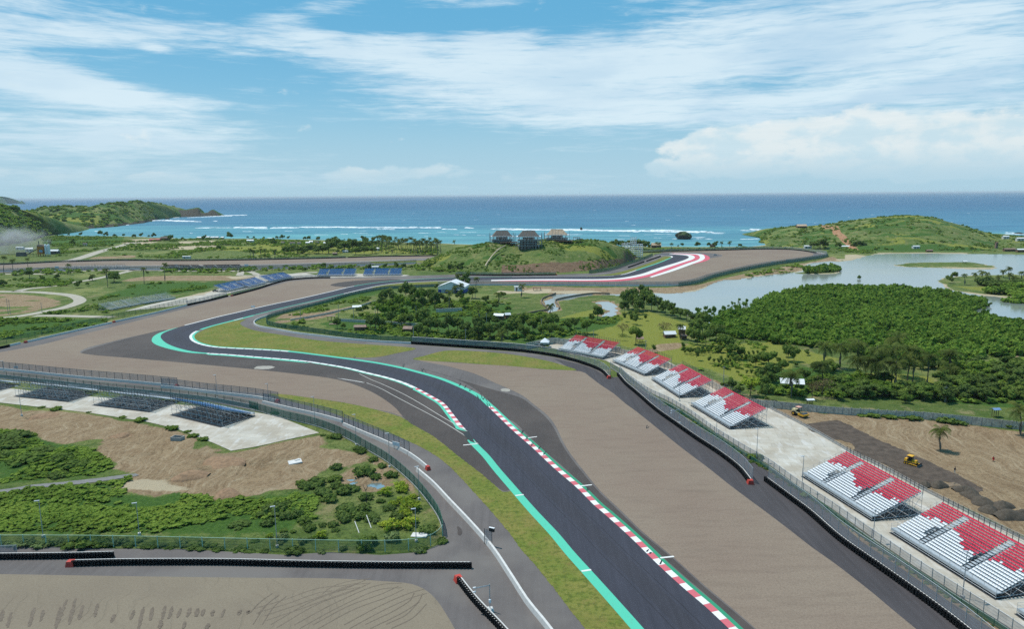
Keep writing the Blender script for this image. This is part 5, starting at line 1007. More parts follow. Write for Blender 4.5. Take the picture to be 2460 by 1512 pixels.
for i in range(3):
    m=MB(); rg=random.Random(i); n0=6; pts=[];rad=[]
    for j in range(n0+1): t=j/n0; pts.append((rg.uniform(-.6,.6)*math.sin(t*math.pi)*1.,rg.uniform(-.6,.6)*math.sin(t*math.pi)*1.,t*1.02-.02*(j==0))); rad.append(.24-.10*t)
    m.tube(pts,rad,6); PTR.append(m.mesh('trunk',M_palmbark))
def palm(cx,cy,bx,by,r=2.7,label='',group=None,shade=0):
    b=P(bx,by); t=PY(cx,cy,b[1]); h=max(2.5,t[2]); root=tag(empty('palm_tree',(b[0],b[1],gz(b[0],b[1])-.05),vr.random()*6.28),label,'palm tree',group)
    q=Matrix.Rotation(-root.rotation_euler.z,3,'Z')@Vector((t[0]-b[0],0,0)); tr=link('trunk',vr.choice(PTR),root,(0,0,0)); tr.scale=(1,1,h); tr.matrix_basis=Matrix(((1,0,q.x,0),(0,1,q.y,0),(0,0,h,0),(0,0,0,1)))
    tr.matrix_basis=Matrix.Rotation(math.atan2(q.x,h),4,'Y')@Matrix.Rotation(-math.atan2(q.y,h),4,'X')@Matrix.Diagonal((1,1,math.sqrt(h*h+q.length_squared),1))
    c=link('crown',vr.choice(PCR),root,(q.x,q.y,h),vr.random()*6.28,r*vr.uniform(.9,1.1)); return root
G1='coconut palms above the trees and clearing on the right'
for s in ('2020,831 2017,888','1981,833 1980,890','2062,826 2058,905','2060,866 2060,911','2107,838 2100,921','2112,871 2110,928','2095,864 2090,918','2155,813 2150,905','2147,840 2142,923','2153,874 2150,933','2187,841 2180,918','2196,863 2193,923','2232,858 2228,925','2285,851 2283,905','2282,886 2280,913','1975,878 1975,920','1902,900 1901,955'):
    (cx,cy),(bx,by)=D(s); palm(cx,cy,bx,by,4.9,'coconut palm with drooping fronds in the group above the clearing right of the white roof',G1)
palm(1922,778,1922,800,3.6,'lone coconut palm poking out of the left part of the mangrove')
palm(2259.5,1033,2259,1083,2.6,'short coconut palm standing alone on the bare earth right of the bulldozer'); palm(2450,982,2452,1045,4.,'coconut palm at the right edge in front of the panel wall')
palm(2478,1010,2480,1065,3.6,'palm mostly cut off by the right edge')
G2='palms on the grassy point at the right edge of the lagoon'
for s in ('2317,659.7 2318,684.7','2342,658 2342,677','2359,654 2359,675','2371,658 2371,674','2377,667 2377,680','2410,651 2410,668','2424,644 2424,675','2426,660 2426,682','2454,653 2455,674','2399,665 2399,679','2445,669 2445,686','2435,665 2435,680','2466,664 2466,684'):
    (cx,cy),(bx,by)=D(s); palm(cx,cy,bx,by,3.,'slender palm on the grassy point at the right edge of the lagoon',G2)
G3='palms scattered through the infield village'
for s,lb in (('936,696 937,717','palm at the upper left of the infield thicket'),('1080,701 1079,745','tall palm in front of the blue-walled warehouse, left one'),('1093,690 1094,706','palm rising behind the warehouse roof'),('1107,684 1107,706','palm touching the right side of the warehouse roof'),('1197,706 1199,730','thin palm right of the warehouse in the open field'),('1151,736 1151,765','tall shaggy palm near the small white roof in the village'),('987,711 987,722','palm between the dark trees left of the warehouse'),('1145,669 1143,690','palm overlapping the far track right of the warehouse'),('1099,663 1099,682','palm overlapping the far track behind the warehouse'),('1254,687 1252,716','palm beside the white booth'),('1322,736 1321,758','dark palm on the bank of the canal'),('1635,783 1634,818','thin palm beside the huts right of the meadow'),('1734,783 1734,820','palm between the mangrove and the meadow'),('1177,790 1178,815','palm in the thicket left of the first red and white stand'),('1205,800 1206,826','palm in the thicket closest to the tyre wall'),('1150,800 1150,820','low palm in the thicket below the village')):
    (cx,cy),(bx,by)=D(s); palm(cx,cy,bx,by,3.1 if by>700 else 3.4,lb)
G4='tall coconut palms of the grove by the beach'; 
for k in range(58):
    x=892+160*((k*.618)%1)**.9; by=600+13*vr.random()-(x<930)*4; palm(x+vr.uniform(-1.5,1.5),by-25-vr.uniform(0,5),x,by,3.4,'tall coconut palm in the crowded grove between the far straight and the beach',G4)
palm(1058,580,1059,611,3.4,'coconut palm at the right end of the beach grove'); palm(1050,579,1051,612,3.4,'coconut palm second from the right end of the beach grove')
for s,lb in (('601,599 602,622','left palm of the pair by the far straight'),('608,602 609,622','right palm of the pair by the far straight'),('626,599 627,621','leftmost palm of the three in the field above the far straight'),('636,600 637,620','middle palm of the three in the field above the far straight'),('660,600 661,621','rightmost palm of the three in the field above the far straight'),
    ('9,617 8,655','palm at the left edge beside the far straight'),('29,624 32,662','second palm from the left edge, leaning'),('66,622 67,641','palm below the asphalt plant'),('164,637 163,661','palm just left of the far dark stands'),('255,648 259,690','tall thin palm in the fields below the far stands'),('344,645 347,683','palm left of the bare brown field'),('396,636 396,678','tall palm against the far reddish stands'),('220,662 222,674','small palm beside the round dark bush'),
    ('1613,586 1614,601','palm on the beach right of the scaffold tower'),('1577,584 1578,597','left palm by the beach house'),('1584,585 1584,598','right palm by the beach house'),('1734,582 1734,594','left of two palms near the right headland'),('1753,582 1753,598','right of two palms near the right headland'),('1091,579 1092,587','tiny lone palm on the shore left of the central hill')):
    (cx,cy),(bx,by)=D(s); palm(cx,cy,bx,by,3.2,lb)
# broadleaf trees measured on the photo: x, base y, width in a 4x enlargement
def trees(crop,s,kind,label,group,hr=None):
    ox,oy=dict(f1=(0,449.7),f2=(615,449.7),f3=(1230,449.7),f4=(1845,449.7),m1=(0,668.5),m2=(615,668.5),m3=(1230,668.5),m4=(1845,668.5),l2=(615,948),l3=(1230,948),l1=(0,948),b2=(615,1227.6),b1=(0,1227.6))[crop]
    for t in s.split():
        a=[float(q) for q in t.split(',')]; tree(ox+a[0]/4,oy+a[1]/4,a[2]/4,kind,label,group,hr)
def shrubs(crop,s,kind,label,group,zs=.8):
    ox,oy=dict(f1=(0,449.7),f2=(615,449.7),f3=(1230,449.7),f4=(1845,449.7),m1=(0,668.5),m2=(615,668.5),m3=(1230,668.5),m4=(1845,668.5),l2=(615,948),l3=(1230,948),l1=(0,948),b2=(615,1227.6),b1=(0,1227.6),l4=(1845,948),b4=(1845,1227.6))[crop]
    for t in s.split():
        a=[float(q) for q in t.split(',')]; shrub(ox+a[0]/4,oy+a[1]/4,a[2]/4,kind,label,group,'bush',zs)
trees('m2','1440,200,150 1520,215,110 1590,240,140 1700,250,130 1650,215,110 1230,250,120 1310,240,110 1190,300,110 2010,100,130 1770,240,110 1840,245,90 1960,240,100 2080,200,120 1740,110,70 1720,300,140 1500,290,120 1600,310,120','dark','dark broadleaf tree in the thicket around the blue-walled warehouse','trees around the warehouse')
trees('m2','1380,300,120 1280,320,110 1450,330,130 1580,260,120 1340,360,110 1420,390,100 1550,360,110 1170,350,120 1240,380,110 1050,330,90 990,340,80 2000,290,110 2200,240,90 2230,350,90 2300,300,80 2420,330,80 1880,300,80 2380,190,70','bright','bright green tree in the middle of the infield village','bright trees of the infield village')
trees('m2','1600,500,180 1680,530,150 1300,460,130 1400,470,110 1480,460,100 1150,520,170 1100,500,110 1210,500,120 1850,550,160 1940,520,140 2030,560,150 1750,530,130 2130,500,130 2200,470,120 2150,600,170 2240,580,150 2330,570,150 2420,580,150 2060,620,130 1960,610,120 1870,600,120 2250,450,110 2300,470,100 780,490,110 840,500,80 1560,580,120 1640,590,120','dark','dark tree in the row of trees above the green fence of the infield village','trees in the row above the infield fence')
trees('m3','30,480,140 110,520,150 40,560,140 120,600,120 270,490,130 350,500,150 400,470,120 200,540,120 300,560,110 380,580,110 460,560,100 530,520,100 600,480,100 720,540,130 820,400,120 760,410,90 700,590,90 180,620,90','mid','green tree between the canal and the first red and white stand','trees between the canal and the first stand')
trees('m3','1110,300,160 1190,320,150 1270,310,160 1340,320,140 1400,320,130 1160,260,150 1290,250,150 1080,340,110 1220,350,120','dark','tall dark tree in the clump between the pond and the lagoon','tall trees between pond and lagoon')
trees('m3','1470,350,120 1530,360,110 1560,380,100 1620,390,110 1680,410,110 1720,420,100 1750,420,80 1440,330,90','dark','low dark tree along the edge of the lagoon','low trees along the lagoon edge')
trees('m3','1190,640,150','mid','leafy tree standing alone on the meadow','')
for o in ():pass
trees('m3','1060,560,120 1065,600,90','dry','bare grey tree on the meadow left of the lone leafy tree','bare trees on the meadow')
trees('m3','1460,560,130 1440,530,80','dry','bare brown tree beside the hut on the meadow','bare trees by the meadow hut')
trees('m3','1190,450,70 1195,390,60 1140,400,50 1080,420,50 1280,410,40 1150,440,60 1360,720,50 1780,800,60','slim','thin young tree on the meadow below the pond','thin trees on the meadow')
trees('m3','1760,560,150 1830,540,170 1900,600,160 1960,620,150 1780,650,140 1860,660,130 1720,610,110 1720,560,100 2000,660,120','mid','tree in the clump right of the huts','trees in the clump by the huts')
trees('m3','2070,720,140 2110,740,110 2180,790,120 2340,860,130 2400,830,110 2000,720,90','mid','small tree among the saplings above the stands','small trees among the saplings')
for k in range(46):
    u,v_=(k*.6180)%1,(k*.7548)%1; x=1230+(1640+760*u)/4; y=668.5+(700+ (60+u*190)*1.0*v_+u*60)/4+ -3; tree(x,y,vr.uniform(7,11),'slim','slim sapling on the sunny grass above the red and white stands','saplings above the red and white stands')
trees('m3','2290,1130,190','yellow','yellowish small-leaved tree behind the panel wall','')
trees('m3','2400,1100,180 2460,1000,170 2440,1180,150 2100,1090,110 2170,1130,110 2030,1060,80','dark','dark tree between the saplings and the panel wall','dark trees behind the fourth stand')
trees('m4','0,870,170 60,960,150 130,930,130 20,1040,130 250,800,110 190,800,130 180,760,100 370,740,70 260,860,60 100,820,70 440,900,100 560,920,130 640,960,120 350,1010,120 420,1080,130','mid','mixed tree around the white-roofed shelter','trees around the white-roofed shelter')
trees('m4','520,1150,170 420,1170,140 460,1120,120','dry','brownish thin tree right of the white-roofed shelter','brown trees by the shelter')
for k in range(60):
    u,v_=(k*.7548+.2)%1,(k*.5698+.1)%1; x=620+u*700; y=1000+v_*170+ (x<700)*30
    if x>1130: y=max(y,1110)
    tree(1845+x/4,668.5+y/4,vr.uniform(26,42),vr.choice(['dark','mid','mid','bright']),'leafy tree in the belt behind the panel wall, below the palms','trees in the belt behind the panel wall',.78)
for k in range(95):
    u,v_=(k*.7548+.5)%1,(k*.5698+.3)%1; x=1260+u*1350; y=880+v_*320
    if x<1650 and y<1090: continue
    tree(1845+x/4,668.5+y/4,vr.uniform(28,46),vr.choice(['dark','dark','mid']) if not (1750<x<2150 and 900<y<1010) else 'bright','leafy tree in the wood behind the panel wall at the right','trees of the wood at the right edge',.8)
for k in range(16):
    x=1240+(k*.618%1)*700; tree(1845+x/4,668.5+(850+vr.uniform(-20,30)+(x-1240)*.02)/4,vr.uniform(22,34),'dark','dark tree at the far edge of the palm clearing','trees beyond the palm clearing',.7)
trees('f4','1795,875,80 1740,925,90','mid','tree at the tip of the grassy point in the lagoon','trees at the tip of the point')
shrubs('f4','2100,945,180 2180,960,160 2260,950,150 2330,965,160 2400,960,150 2450,950,150','dark','dense bush under the palms of the grassy point','bushes of the grassy point')
shrubs('m4','2160,150,160 2250,150,170 2350,160,190 2430,190,190 2400,230,200 2470,230,180 2330,110,150 2430,120,170','bright','rounded bright bush at the water by the right edge','bright bushes at the right edge')
trees('m4','2115,265,70','dark','single mangrove tree standing in the channel','')
trees('f2','720,600,130 780,620,170 700,640,160 850,630,150 640,640,130 600,640,120 560,635,120 500,640,120 450,640,100 400,640,110 340,640,110 290,640,100 930,620,140 1000,600,130 1060,600,130 960,650,110 1040,650,120 1120,640,110 700,560,90 740,550,90 900,570,100 1050,560,90','dark','dark tree in the wood left of the beach palm grove','trees left of the beach palm grove')
trees('f2','170,560,80 165,540,70 250,500,60 310,500,40 510,515,60 600,520,60 850,510,20 1050,545,90 470,515,50 200,495,40 75,495,30 1130,530,60 1220,520,110 1280,530,80','dark','round tree along the shore above the far fields','trees along the far shore')
trees('f1','660,470,30 775,468,45 965,468,70 1100,480,40 1355,480,50 1480,490,60 1590,510,60 1640,520,80 1755,510,40 1960,510,60 2210,500,80 2380,490,30 2100,610,70 1430,480,30 1190,480,40 480,555,50 700,560,70 2440,490,30 1020,480,60 1290,490,50','dark','small dark tree along the bay shore at the left','trees along the bay shore')
trees('f1','285,880,110 30,960,90 550,890,70 750,970,90 870,900,50 840,950,50 1420,840,40 1650,830,25 410,900,60 180,830,40 1100,920,120','dark','dark tree in the fields below the far stands','trees in the left fields')
trees('f1','1095,912,130','dark','broad round dark bush-like tree between the field roads','')
trees('f2','1085,790,60 1420,790,70 1495,790,50 730,790,50 470,815,60 320,800,30 650,780,70 1240,785,60 1350,775,60 505,785,25 1670,780,70 1740,770,60 1800,760,60 1870,810,90 1960,810,100','dark','dark tree between the far straight and the blue stands','trees behind the blue stands')
trees('f3','960,575,80 1010,580,90 1060,590,100 1110,590,120 1160,590,140 1210,595,150 1260,600,130 1300,600,90','dark','bushy tree behind the scaffold tower','trees behind the scaffold tower')
trees('f3','1595,575,25 1635,572,50 1780,580,70 1890,575,60 1950,580,70 2190,580,50','dark','low tree on the beach by the far corner','low beach trees')
trees('f4','440,590,110 500,595,150 555,590,90 670,595,90 830,590,90 890,590,110','dark','dark round tree at the foot of the right headland','trees at the foot of the right headland')
G5='bushes in the fenced plot at the lower left'
shrubs('l2','560,870,200 500,900,140 770,710,110 760,830,130 640,960,170 780,900,120 850,950,140 1060,770,170 1000,750,110 990,530,100 1010,560,100 770,420,110 720,410,80 185,190,70 640,395,50 1160,810,90 1290,790,120 1060,1000,130 900,1130,200 860,1090,130 1030,1110,130 700,1030,150 300,1070,110 160,1140,180 1290,1100,110 840,1200,140 1100,1180,120 1200,1030,80 1380,1200,140 440,860,90 940,920,120 880,900,90 1210,700,90 1130,640,90 230,1130,120','dark','dark green bush in the fenced plot at the lower left',G5)
shrubs('b2','120,145,130 460,130,120 510,190,130 640,155,70 740,155,100 1590,390,120 1640,215,160 1790,305,110 360,400,160 80,395,80 840,375,70 850,110,100 300,80,120 400,60,120 1120,80,130 990,60,150 1350,60,120 200,60,110 60,60,110 1700,160,80 770,210,70 270,215,80 360,225,60 520,285,60','dark','dark green bush in the fenced plot at the lower left',G5)
shrubs('b2','1060,370,150 1100,330,120','mid','tall leafy bush pressed against the wire fence near its middle','bushes at the middle of the wire fence',1.3)
shrubs('l2','1240,960,120 1410,930,120 1330,1060,90 1490,1100,170 1440,1040,130 1400,890,110 1520,990,80','yellow','yellow-green shrub along the dense green fence','yellow shrubs along the dense green fence',.9)
shrubs('b2','1300,180,150 1450,160,160 1230,150,90 620,265,110 130,265,60 1440,60,120 860,90,0.1 1520,110,90','yellow','yellow-green shrub in the corner of the fenced plot','yellow shrubs in the corner of the plot',1.1)
shrubs('b2','1320,290,160 260,290,120 1570,400,110 630,410,80 440,320,100 1150,110,80 240,330,60','pale','pale cactus-like shrub along the wire fence','pale shrubs along the wire fence',.9)
shrubs('b1','100,330,120 250,335,200 420,335,180 560,310,130 900,290,110 1100,320,150 1180,310,110 1340,300,80 1570,340,90 1740,310,120 1760,350,70 30,320,90','pale','pale cactus-like shrub by the wire fence at the lower left edge','pale shrubs at the lower left edge',.7)
shrubs('b1','800,320,300 1000,320,200 650,320,160 1250,340,120 1450,340,160 1650,350,120 1900,350,180 2100,380,110 2300,380,130 2400,395,100 2450,300,90 2300,160,180 2050,340,80','dark','dark bush along the wire fence at the lower left','dark bushes along the wire fence',.5)
for k in range(70):
    t=k/69.; L=D('1575,960 1617,981 1655,1005 1717,1049 1780,1090 1845,1129 1905,1170 1988,1230 2083,1302 2183,1370 2290,1443 2400,1515'); i=min(int(t*11),10); f_=t*11-i; x=L[i][0]*(1-f_)+L[i+1][0]*f_+vr.uniform(-4,4); y=L[i][1]*(1-f_)+L[i+1][1]*f_+vr.uniform(-1,3)
    shrub(x,y,vr.uniform(7,15),vr.choice(['dark','mid','dark','dry']),'weedy bush under the fence between the service road and the grandstands','weedy bushes under the right fence',zs=.7)
shrubs('l3','2350,620,120','mid','round leafy bush at the foot of a lamp post by the right fence','')
shrubs('l4','350,980,90','mid','round bush under the fence in front of the fifth stand','')
shrubs('l1','540,150,90 850,175,40 1180,225,60 1340,255,110 1660,335,110 1810,360,60 1850,410,90 1950,440,90 400,128,60','mid','small bush along the edge of the left concrete pad','bushes along the left concrete pad',.6)
shrubs('l1','410,560,190 60,600,170 240,660,260 130,440,260 80,520,240 600,640,200 700,700,220 560,790,160 880,690,120','dark','dark bush above the grey path at the left','dark bushes above the grey path',.5)
shrubs('l4','900,210,90 1000,215,120 1150,225,130 1290,230,90 1390,240,130 1530,230,120 1700,260,180 1840,275,140 2330,315,120','mid','bush growing along the foot of the concrete panel wall','bushes along the panel wall',.6)
# stuff: mangrove, scrub and weeds
def mass(name,label,polys,spacing,rad,nleaf,leafsize,mt,seed,zs=(.7,1.3),dens=None,zbase=0.,core=.82,lobes=5,cat='scrub'):
    rg=np.random.RandomState(seed); proto=[]
    for i in range(6):
        lob=[((0,0,.55),.5)]
        for j in range(lobes): t=j*2.4+rg.rand(); q=.3+.3*rg.rand(); lob.append(((q*math.cos(t),q*math.sin(t),.35+.5*rg.rand()),.25+.2*rg.rand()))
        proto.append(leaves(rg,lob,nleaf,leafsize,core,-.1,.9))
    Vs=[[] for _ in range(6)]; allV=[];allF=[];o=0
    for pp in polys:
        p=np.array([q[:2] for q in pp]); lo=p.min(0); hi=p.max(0); n=int((hi-lo).prod()/spacing**2)
        if n<1: continue
        X=rg.uniform(lo[0],hi[0],n); Y=rg.uniform(lo[1],hi[1],n); k=inside(X,Y,pp); X=X[k];Y=Y[k]
        if dens is not None: dd=fbm(X/dens[0]+seed,Y/dens[0],4); k=dd>dens[1]+rg.uniform(-.05,.05,len(X)); X=X[k];Y=Y[k]
        s=rad*(.45+1.3*rg.rand(len(X))**1.6); a=rg.rand(len(X))*6.28; zz=s*rg.uniform(zs[0],zs[1],len(X))*(.75+.5*fbm(X/16,Y/16,3)); pi=rg.randint(0,6,len(X))
        Z=np.array([gz(x,y) for x,y in zip(X,Y)]) if zbase is None else np.full(len(X),zbase)
        for i in range(6):
            m=pi==i; c=m.sum()
            if not c: continue
            V,Fc=proto[i]; ca=np.cos(a[m])[:,None]; sa=np.sin(a[m])[:,None]; vx=(V[None,:,0]*ca-V[None,:,1]*sa)*s[m][:,None]+X[m][:,None]; vy=(V[None,:,0]*sa+V[None,:,1]*ca)*s[m][:,None]+Y[m][:,None]; vz=V[None,:,2]*zz[m][:,None]+Z[m][:,None]
            allV.append(np.stack([vx,vy,vz],2).reshape(-1,3)); allF.append((Fc[None]+(np.arange(c)*len(V))[:,None,None]).reshape(-1,4)+o); o+=c*len(V)
    V=np.concatenate(allV); Fc=np.concatenate(allF); return tag(link(name,npmesh(name,V,Fc,mt)),label,cat,kind='stuff')
MG=W(C('m4','-200,330 -110,250 -40,200 0,200 50,175 200,140 350,118 620,84 900,102 1200,98 1450,122 1700,152 1900,190 2085,235 2085,300 1960,310 1970,372 2300,408 2460,452 2700,500 2700,800 2440,760 2300,770 2100,760 1900,800 1600,860 1300,850 1100,820 800,720 450,672 300,640 100,640 -100,600 -350,580 -450,510 -540,440 -440,350 -330,330'))
mass('mangrove','dense green mangrove forest spreading beside the lagoon',[MG],1.9,1.95,48,.22,L_mang,3,(1.0,1.45),None,-.3,.86,2,'mangrove')
mass('mangrove_fringe','sparse young mangroves standing in shallow water at the lagoon edge',[W(C('m3','1760,385 1700,330 1900,290 2000,240 2200,215 2300,240 2150,330 1950,350 1900,400'))],6,1.3,40,.3,L_mang,8,(1.,1.9),(20,.5),-.4,.7,4,'mangrove')
mass('islet_scrub','low dense scrub covering the small islet in the lagoon',[W(D('1930,656.5 1950,652 1990,645.5 2012,645.5 2019,651 2000,655.5 1950,657.5'))],2.2,2.2,50,.3,L_mang,9,(.9,1.5),None,0,.84)
lows=[W(C('l1','-40,335 300,355 380,430 560,480 850,520 950,600 1120,690 950,780 500,805 200,825 0,855 -40,865')),W(C('l1','-40,970 300,895 600,872 800,880 1150,830 1290,800 1150,900 1300,950 1500,985 1700,930 2050,990 2460,1000 2460,1240 -40,1240')),W(C('b1','-40,-20 2100,-20 2000,120 1500,215 0,210 -40,210')),W(C('l2','0,1000 250,1000 420,960 600,1000 560,1215 0,1215'))]
mass('scrub','tangled green scrub covering the plot at the lower left',lows,.82,.78,30,.24,L_scrub,11,(.3,.7),(14,.45),None,.85)
mass('scrub','lush scrub in the fields at the upper left',[W(C('m1','-40,390 250,395 1050,405 1000,440 600,515 0,590 -40,600')),W(C('m1','1000,150 1200,110 1260,60 1500,50 2000,40 2080,60 2000,100 1700,140 1300,170 1050,185')),W(C('m1','830,190 1100,180 1700,150 1650,180 1080,260 1030,290 1040,340 400,350 700,290 820,240')),W(C('f1','-20,900 280,860 720,900 640,950 0,975'))],1.9,1.2,24,.3,L_scrub,12,(.5,1.),(22,.50),0,.82)
mass('scrub','green undergrowth filling the infield village',[W(C('m2','330,430 640,385 900,300 1230,200 1700,230 2460,230 2460,610 1560,580 900,520 640,480 400,470')),W(C('m2','180,470 600,500 1000,560 1500,600 2460,640 2460,610 1500,570 900,520 400,470')),W(C('m2','170,400 600,270 1100,180 1280,140 1200,185 900,270 640,320 330,380')),W(C('m3','-20,370 300,330 430,410 900,370 1040,330 1050,400 1000,450 700,540 400,580 0,620'))],2.0,1.2,26,.3,L_scrub,13,(.4,.9),(20,.51),0,.82)
mass('scrub','green undergrowth below the trees behind the panel wall',[W(C('m4','-100,900 300,1000 700,900 1000,1100 1500,1060 1640,1040 1640,850 2460,800 2700,900 2700,1480 2460,1250 1500,1170 600,1150 0,1120'))],2.2,1.5,28,.28,L_scrub,14,(.5,1.),(18,.48),0,.82)
mass('scrub','low bushes dotting the meadow and sapling field',[W(C('m3','1050,380 1700,430 1800,520 1600,660 1300,740 1700,860 2200,1060 2460,1180 2460,650 2100,560 1850,440 1750,430 1100,330'))],2.6,1.1,22,.3,L_scrub,15,(.4,.9),(24,.56),0,.8)
mass('scrub','low bushes across the far coastal fields',[W(C('f1','400,470 2460,500 2460,690 1300,680 960,620 1240,560 1150,545 560,700 400,640')),W(C('f2','0,500 1750,560 1750,650 0,690')),W(C('f1','0,850 2460,830 2460,770 0,800')),W(C('f2','0,780 1700,740 1900,700 2000,830 1500,800 600,790 0,810'))],4.6,2.1,20,.3,L_scrub,16,(.4,.8),(45,.50),0,.8)
mass('scrub','low vegetation along the lagoon embankment and the far beach',[W(C('f4','0,770 300,745 350,780 250,820 100,835 0,835')),W(C('f3','2250,850 2460,790 2460,840 2250,870')),W(C('f4','600,600 1000,610 1050,630 950,640 650,660 560,640')),W(C('f3','1240,600 2460,575 2460,590 1240,615'))],3.,1.6,20,.3,L_scrub,17,(.4,.8),(25,.45),0,.8)
def hillscrub(idx,label,seed,n,rad,thr):
    V,K,n_,m_=HILLS[idx]; rg=np.random.RandomState(seed); k=rg.randint(0,len(V),n); v=V[k]; t=K[k,1]; q=fbm(v[:,0]/20,v[:,1]/20,4); ok=(q>thr)&(t<1.25)&(t>.04); v=v[ok]+rg.normal(size=(ok.sum(),3))*np.array([rad*.8,rad*.8,0]); proto=[leaves(rg,[((0,0,.3),.5),((.4,.1,.2),.35),((-.3,.3,.2),.35)],26,.28,.82,-.1,.8) for _ in range(4)]
    aV=[];aF=[];o=0
    for i,p in enumerate(v):
        Vp,Fp=proto[i%4]; s=rad*rg.uniform(.35,1.9); aV.append(Vp*s+p+np.array([0,0,-.15*rad])); aF.append(Fp+o); o+=len(Vp)
    tag(link('hillside_scrub',npmesh('hillside_scrub',np.concatenate(aV),np.concatenate(aF),L_scrub)),label,'scrub',kind='stuff')
hillscrub(0,'patchy low bushes on the central hill below the pavilions',1,6500,1.0,.49)
hillscrub(1,'dark bushes scattered over the right headland',2,3600,1.8,.53)
hillscrub(2,'dark bushes scattered over the long left headland',3,2600,4.6,.51)
hillscrub(4,'dark trees covering the hill at the left edge',4,3000,4.2,.42)
trees('f2','1880,720,60 1950,650,70 2000,640,60 1940,700,70 1990,680,60 2130,740,70 2180,700,70 2110,780,80 2200,760,70 2330,760,80 2400,740,60 2300,790,70 2060,790,90 1760,690,50 2260,790,80','dark','dark tree on the lower left slope of the central hill','trees on the left slope of the central hill')
def shoulder():
    for (x,y,w,Y) in ((2345,556,17,1085),(2365,562,26,1080),(2383,568,24,1070),(2352,563,20,1070),(2400,574,18,1060),(2412,578,15,1060),(2346,588,26,990),(2330,595,18,960),(2013,538,13,1090),(2046,534,14,1092),(1971,544,9,1092),(1925,549,14,1085)):
        p=PY(x,y,Y); s=w/(F/Y)/1.1; o=link('bush',vr.choice(BU['dark']),None,(p[0],p[1],p[2]-.3*s),vr.random()*6,(s,s,s*.75)); tag(o,'round dark bush standing on the upper slope of the right headland','bush','bushes on the upper slope of the right headland')
shoulder()

TREES.sort(key=lambda t:-t[2]*(.55 if t[3]=='slim' else 1))
for t in TREES[:296]: plant_tree(*t)
def small_trees():
    aV=[];aF=[];o=0; cache={}
    for t in TREES[296:]:
        x,y,wpx,kind=t[:4]; b=P(x,y); s=wpx/pxm(x,y)*(2.2 if kind=='slim' else 1); me=vr.choice(CR[kind])
        if me.name not in cache:
            v=np.empty(len(me.vertices)*3,dtype=np.float32); me.vertices.foreach_get('co',v); f=np.empty(len(me.loops),dtype=np.int32); me.loops.foreach_get('vertex_index',f); cache[me.name]=(v.reshape(-1,3),f.reshape(-1,4))
        v,f=cache[me.name]; a=vr.random()*6; R_=np.array([[math.cos(a),-math.sin(a),0],[math.sin(a),math.cos(a),0],[0,0,1]]); aV.append(v@R_.T*s+np.array([b[0],b[1],gz(b[0],b[1])-.1*s])); aF.append(f+o); o+=len(v)
    if aV: tag(link('small_trees',npmesh('small_trees',np.concatenate(aV),np.concatenate(aF),L_mid)),'small distant trees and saplings scattered over the fields and shore','trees',kind='stuff')
small_trees()
# ------------------------------------------------------------ buildings
def hutat(loc,rz,w,d,h,rh,roof,wallm,label,cat='hut',open_=False,name='hut',group=None):
    r=tag(empty(name,loc,rz),label,cat,group); m=MB()
    if open_:
        for x in (-w/2+.15,0,w/2-.15):
            for y in (-d/2+.15,d/2-.15): m.tube([(x,y,-.3),(x,y,h)],.09,5)
        m.build('posts',M_wood,r)
    else:
        m.box((0,0,h/2-.2),(w,d,h+.4)); m.quad((-w/2,-d/2,h),(-w/2,d/2,h),(-w/2,0,h+rh*.9),(-w/2,0,h+rh*.9)) if False else None; m.build('wall',wallm,r)
        m=MB(); m.box((-w*.22,-d/2-.02,h*.42),(min(1.,w*.2),.06,h*.8)); m.build('door',M_wood,r)
        m=MB(); m.box((w*.22,-d/2-.02,h*.58),(min(1.2,w*.25),.06,h*.35)); m.build('window',M_glass,r)
    m=MB(); e=.35; t=.09
    for s in (-1,1):
        a=(-w/2-e,s*(d/2+e),h-.05); b=(w/2+e,s*(d/2+e),h-.05); c=(w/2+e,0,h+rh); dd=(-w/2-e,0,h+rh)
        n=len(m.v); m.v+=[a,b,c,dd]+[(p[0],p[1],p[2]+t) for p in (a,b,c,dd)]
        for q in ((0,3,2,1),(4,5,6,7),(0,1,5,4),(1,2,6,5),(2,3,7,6),(3,0,4,7)): m.f.append(tuple(n+i for i in q)); m.mi.append(0)
    for x in (-w/2,w/2):
        if not open_: n=len(m.v); m.v+=[(x,-d/2,h-.02),(x,d/2,h-.02),(x,0,h+rh-.05)]; m.f.append((n,n+1,n+2)); m.mi.append(0)
    m.build('roof',roof,r); return r
def hut(x,y,wpx,roof,wallm,label,rz=0.,dr=.7,h=2.4,rh=1.,**k):
    b=P(x,y); w=wpx/pxm(x,y); return hutat((b[0],b[1],gz(b[0],b[1])),rz,w,w*dr,h,rh,roof,wallm,label,**k)
M_roofw=plain('white_roof',lin(226,228,228,1.2),.5,.08,.5)
